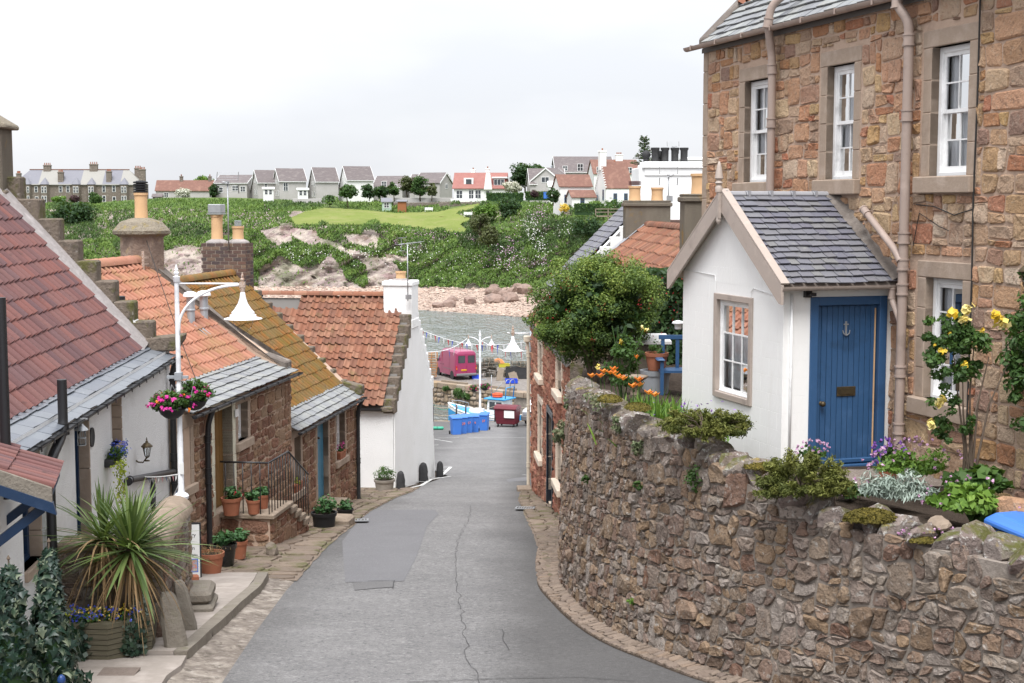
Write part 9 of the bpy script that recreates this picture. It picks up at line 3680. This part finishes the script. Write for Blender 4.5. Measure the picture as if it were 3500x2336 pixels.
t=thing('stonecrop_mat','pale stonecrop cushion on the wall top beside the poppies','plant',(1.22,19.2,wtop(WLEN*.5)+.12))
bush('foliage',t,(0,.3,.0),(.22,.7,.10),1300,.022,lf_sedum,26,.3,93)
# patio things
t=thing('garden_bench','blue painted garden bench end beside the porch','bench',P(2335,1330,24.0))
t.location.z=GZ
s=MB()
s.box(-.42,.9,-.25,.25,.42,.46)
s.build('seat',m_frameblue,t)
s=MB()
for x in(-.42,.84):
 s.box(x,x+.06,-.28,-.22,0,.62)
 s.box(x,x+.06,.2,.26,0,.62)
s.build('leg',m_frameblue,t)
s=MB()
s.cbox(-.48,-.34,-.32,.3,.62,.66,.02)
s.build('armrest',m_frameblue,t)
s=MB()
for i in range(5):
 s.box(-.36+i*.25,-.30+i*.25,.2,.24,.46,.95)
s.box(-.4,.9,.19,.25,.95,1.02)
s.build('backrest',m_frameblue,t)
t=thing('coal_bunker','pebbledash bunker with flat white lid under the fuchsia','bunker',P(2190,1250,25.5))
t.location.z=GZ
s=MB()
s.cbox(-.42,.42,-.4,.4,0,.78,.02)
s.build('body',m_roughcast,t)
s=MB()
s.hexa([(-.5,-.48,.78),(.5,-.48,.78),(-.5,.48,.84),(.5,.48,.84),(-.5,-.48,.83),(.5,-.48,.83),(-.5,.48,.89),(.5,.48,.89)])
s.build('lid',m_plaster,t)
q=P(2240,1300,24.2)
pot('galvanised ribbed tub turned under a terracotta pot',(q.x,q.y,GZ),.26,.42,m_zinc,None,flare=.85)
q=P(2244,1262,24.2)
pot('terracotta pot standing on the ribbed tub',(q.x,q.y,GZ+.42),.2,.3,m_terra,lf_mid,51,n=160)
s=MB()
q=P(2170,1330,23.4)
s.lathe([(.12,0),(.08,.1),(.07,.3),(.2,.38),(.22,.42),(.15,.42)],n=14)
tag(s.build('bird_bath',m_slab,None,smooth=True,loc=(q.x,q.y,GZ)),'small stone bird bath between poppies and bunker','bird bath')
q=P(2318,1110,23.5)
t=thing('bird_feeder','hanging bird feeder beside the porch corner','feeder',q)
s=MB()
s.lathe([(.05,-.08),(.06,-.06),(.06,.0),(.11,.02),(.09,.05),(.02,.07)],n=12)
s.build('body',m_lampwhite,t,smooth=True)
s=MB()
s.tube([(0,0,.06),(0,0,.35)],.004,4)
s.build('hook',m_black,t)
# heath bushes sprawling over the wall head
def heath(lb,u,v,Y,rad,n,seed):
 c=P(u,v,Y)
 t=thing('heath_bush',lb,'bush',c)
 rg=np.random.default_rng(seed)
 C,A,RN=[],[],[]
 nb=90
 for b in range(nb):
  d=rg.normal(size=3)
  d[2]=abs(d[2])*.55+rg.uniform(-.25,.1)
  d/=np.linalg.norm(d)
  e=d*np.array(rad)*rg.uniform(.75,1.08)
  m=n//nb
  f=rg.uniform(.45,1,m)**.7
  sp_=rg.normal(size=(m,3))*.022*np.array([1,1,.8])
  C.append(e*f[:,None]+sp_)
  A.append(np.repeat(d[None],m,0))
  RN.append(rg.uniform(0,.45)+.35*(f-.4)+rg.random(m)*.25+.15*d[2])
 C,A,RN=np.concatenate(C),np.concatenate(A),np.concatenate(RN)
 V,Q=cards(C,rg.uniform(.014,.032,len(C)),asp=.30,bias=(0,0,.5))
 npmesh('foliage',V,Q,lf_juniper,t,np.repeat(np.clip(RN,0.01,.98),4))
 s=MB()
 for b in range(46):
  d=rg.normal(size=3)
  d[2]=abs(d[2])*.5-.12
  d/=np.linalg.norm(d)
  e=d*np.array(rad)*.85
  s.tube([(0,0,-.06),tuple(e*.5+np.array([0,0,.03])),tuple(e)],[.009,.006,.002],4)
 s.build('stems',m_trunk,t)
 return t
heath('dense green heath bush hanging over the wall by the porch',2410,1470,15.9,(.52,.36,.30),15000,5)
heath('larger green heath bush sprawling over the wall below the blue door',2742,1672,14.35,(.50,.40,.42),20000,6)
def moss_pad(lb,u,v,Y,rad,n,seed):
 t=thing('moss_pad',lb,'moss',P(u,v,Y))
 rg=np.random.default_rng(seed)
 d=unit(rg.normal(size=(n,3)))
 d[:,2]=np.abs(d[:,2])
 C=d*np.array(rad)*rg.uniform(.85,1.05,(n,1))
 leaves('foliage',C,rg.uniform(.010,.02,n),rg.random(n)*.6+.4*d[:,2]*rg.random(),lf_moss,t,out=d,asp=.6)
 return t
moss_pad('thick golden moss cushion on the wall head right of the heath',2975,1778,13.7,(.26,.17,.11),4200,1)
moss_pad('moss cushion on the wall head between the heath bushes',2600,1598,15.1,(.18,.15,.05),2000,2)
moss_pad('yellow green moss on the wall top near the poppies',2085,1368,18.6,(.16,.3,.06),2200,3)
moss_pad('flat moss patch on the wall top before the porch',2180,1395,17.5,(.16,.3,.05),1800,4)
moss_pad('moss tuft on the wall head at the right',3150,1850,13.1,(.13,.1,.035),800,6)
# plants growing from the wall face
for lb,u,v,r,n,m in(('grey green tuft growing high on the wall face',2190,1530,.13,420,lf_sedum),('leafy plant growing on the wall below the heath',2378,1640,.2,380,lf_mid),('small green tuft low in the middle of the wall',2010,1640,.09,200,lf_mid),('red tinged stonecrop on the upper wall face',2120,1450,.13,380,lf_sedum),('tiny green tuft near the foot of the wall',2165,2060,.07,120,lf_bright),('green tuft beside the lower middle stones',2185,1660,.08,150,lf_mid)):
# find wall point on this sight line
 best=None
 for i in range(400):
  s_=WLEN*i/400
  x,y=wpos(s_)
  pp=P(u,v,y)
  f_=wf(s_,pp.z-RZ(y),.02)
  e=abs(f_[0]-pp.x)
  if best is None or e<best[0]:
   best=(e,pp)
 t=thing('wall_plant',lb,'plant',best[1])
 bush('foliage',t,(-.02,-.02,0),(r,r*.5,r*1.1),n,.022,m,12,.4,u)
t=thing('hebe_clump','grey leaved shrub sprouting at the far left edge of the wall','shrub',P(1938,1480,24.5))
bush('foliage',t,(0,0,0),(.30,.3,.32),1500,.032,lf_sedum,24,.35,61)
t=thing('hebe_clump','grey leaved trailing growth above the shrub on the wall edge','shrub',P(1968,1375,24.2))
bush('foliage',t,(0,0,0),(.22,.25,.42),1100,.03,lf_sedum,20,.35,62)
# flower bed before the big house
def bedplant(name,lb,u,v,Y,rad,n,size,mat,seed,fl=None,cat='plant',asp=.55,**kw):
 c=P(u,v,Y)
 t=thing(name,lb,cat,(c.x,c.y,GZ+.08))
 zc=max(c.z-GZ-.08,rad[2]*.6)
 bush('foliage',t,(0,0,zc),rad,n,size,mat,24,.36,seed,asp=asp,minz=0,**kw)
 if fl:
  for m,k,sz,up in fl:
   rg=np.random.default_rng(seed+5)
   d=unit(rg.normal(size=(k,3)))
   d[:,2]=np.abs(d[:,2])
   d[:,1]-=.3
   C=d*np.array(rad)*rg.uniform(.95,1.2,(k,1))+np.array([0,0,zc+up])
   C=np.repeat(C,4,0)+rg.normal(size=(k*4,3))*sz*.35
   leaves('blooms',C,np.full(len(C),sz),rg.random(len(C)),m,t,asp=.85)
 return t
bedplant('lavender_shrub','silver leaved lavender shrub behind the mossy wall head',3060,1690,14.4,(.46,.36,.32),3600,.042,lf_silver,71,asp=.2,axis=(0,0,1),axw=.5,cat='shrub')
bedplant('cranesbill','loose pink cranesbill behind the silver lavender',3130,1610,15.6,(.55,.4,.3),1800,.03,lf_bright,72,[(fl_pink,60,.018,.04)],'flowers')
bedplant('herb_clump','bright green leafy clump by the wall of the big house',3300,1730,13.8,(.46,.34,.24),2000,.045,lf_bright,73,[(fl_pink,24,.015,.05)],asp=.75)
bedplant('nasturtium_clump','round leaved green clump against the sandstone wall',3330,1660,14.9,(.42,.3,.26),700,.075,lf_mid,74,asp=.95)
bedplant('ground_flowers','small white and pink flowers at the gravel edge',2900,1690,14.9,(.3,.24,.12),500,.03,lf_mid,75,[(fl_white,10,.025,.03),(fl_pink,24,.022,.03)],'flowers')
bedplant('pink_saxifrage','pink flower heads behind the lower heath bush',2775,1560,16.2,(.2,.15,.14),300,.03,lf_mid,76,[(fl_pink,34,.016,.05)],'flowers')
bedplant('big_leaf_plant','large round green leaves above the blue bin lid',3400,1775,13.7,(.24,.2,.14),120,.09,lf_mid,77,asp=.95)
bedplant('low_thyme','low mauve thyme spilling on the wall head at the right',3180,1830,13.25,(.3,.15,.06),500,.016,lf_olive,78,[(fl_pink,40,.012,.02)],'plant')
q=P(3035,1600,16.35)
pot('terracotta pot of purple flowers beside the blue door frame',(q.x,q.y,GZ+.02),.12,.2,m_terra,None)
t=thing('viola_plant','purple flowering plant in the pot by the blue door','flowers',(q.x,q.y,GZ+.22))
bush('foliage',t,(0,0,.12),(.17,.16,.14),420,.026,lf_mid,14,.4,81)
C=np.repeat(unit(RNG.normal(size=(60,3)))*np.array([.2,.18,.16])+np.array([0,-.02,.16]),4,0)+RNG.normal(size=(240,3))*.008
leaves('blooms',C,np.full(240,.02),RNG.random(240),fl_purple,t,asp=.9)
boulder('garden_stone',P(3470,1740,13.6),(.22,.18,.17),m_sand,88,'rounded red stone in the bed at the right edge',cat='stone')
boulder('garden_stone',P(3210,1790,13.3),(.16,.12,.07),m_slab,89,'flat brown stone in the soil behind the wall',cat='stone')
# rose on canes against the window
rb=P(3300,1640,14.9)
t=thing('climbing_rose','tall yellow rose on bare canes before the ground floor window','rose',(rb.x,rb.y,GZ+.05))
s=MB()
tops=[]
for i,(dx,dz)in enumerate(((-.12,1.7),(.02,1.75),(.12,1.6),(.25,1.55),(-.05,1.4),(.06,1.2))):
 s.tube([(dx*.3,.02*i,0),(dx*.4+.04,.03,dz*.35),(dx*.9,0,dz*.7),(dx*1.6,-.05,dz)],[.016,.014,.01,.005],6)
s.build('canes',m_trunk,t,smooth=True)
cF=P(3270,1215,14.85)-t.location
bush('foliage',t,tuple(cF),(.44,.3,.42),3000,.032,lf_mid,40,.24,95)
bush('foliage',t,(cF.x-.1,cF.y,cF.z+.25),(.38,.2,.24),900,.03,lf_mid,22,.22,96)
bush('foliage',t,(cF.x-.02,cF.y,cF.z-.62),(.3,.2,.42),800,.03,lf_mid,22,.22,97)
for i,(u,v,r_)in enumerate(((3255,1070,.075),(3305,1058,.07),(3295,1095,.065),(3408,1078,.075),(3428,1105,.075),(3248,1142,.03),(3222,1200,.045),(3195,1180,.02),(3358,1130,.028),(3215,1372,.07),(3180,1450,.06),(3298,1245,.04))):
 p=P(u,v,14.7)-t.location
 n_=22
 C=np.array(p)+RNG.normal(size=(n_,3))*r_*.32
 leaves('rose',C,np.full(n_,r_*.58),np.clip((.25 if i not in(1,2,4,9,10)else .8)+RNG.normal(size=n_)*.12,0,1),fl_yellow,t,out=unit(C-np.array(p)),outw=1.,asp=.85)
 # dark climber at the right edge
t=thing('evergreen_climber','dense evergreen climber at the right edge of the sandstone house','climber',P(3490,1300,14.9))
bush('foliage',t,(.05,0,.25),(.26,.3,1.0),3400,.034,lf_mid,40,.22,98)
# blue bin behind the wall
q=P(3490,1850,13.2)
t=thing('wheelie_bin','blue wheelie bin lid behind the wall at the right edge','bin',(q.x+.12,q.y,-4.05),.35)
s=MB()
s.box(-.24,.24,-.28,.28,0,.95)
s.build('body',m_binblue,t,bevel=.02)
s=MB()
loft(s,[[(-.3,-.36,.95),(.3,-.36,.95),(.3,.36,1.0),(-.3,.36,1.0)],[(-.3,-.36,1.0),(.3,-.36,1.0),(.3,.36,1.05),(-.3,.36,1.05)],[(-.22,-.26,1.06),(.22,-.26,1.06),(.22,.28,1.12),(-.22,.28,1.12)]])
s.build('lid',m_binblue,t,bevel=.012)
# gulls on the chimney and in the sky are left as two small birds
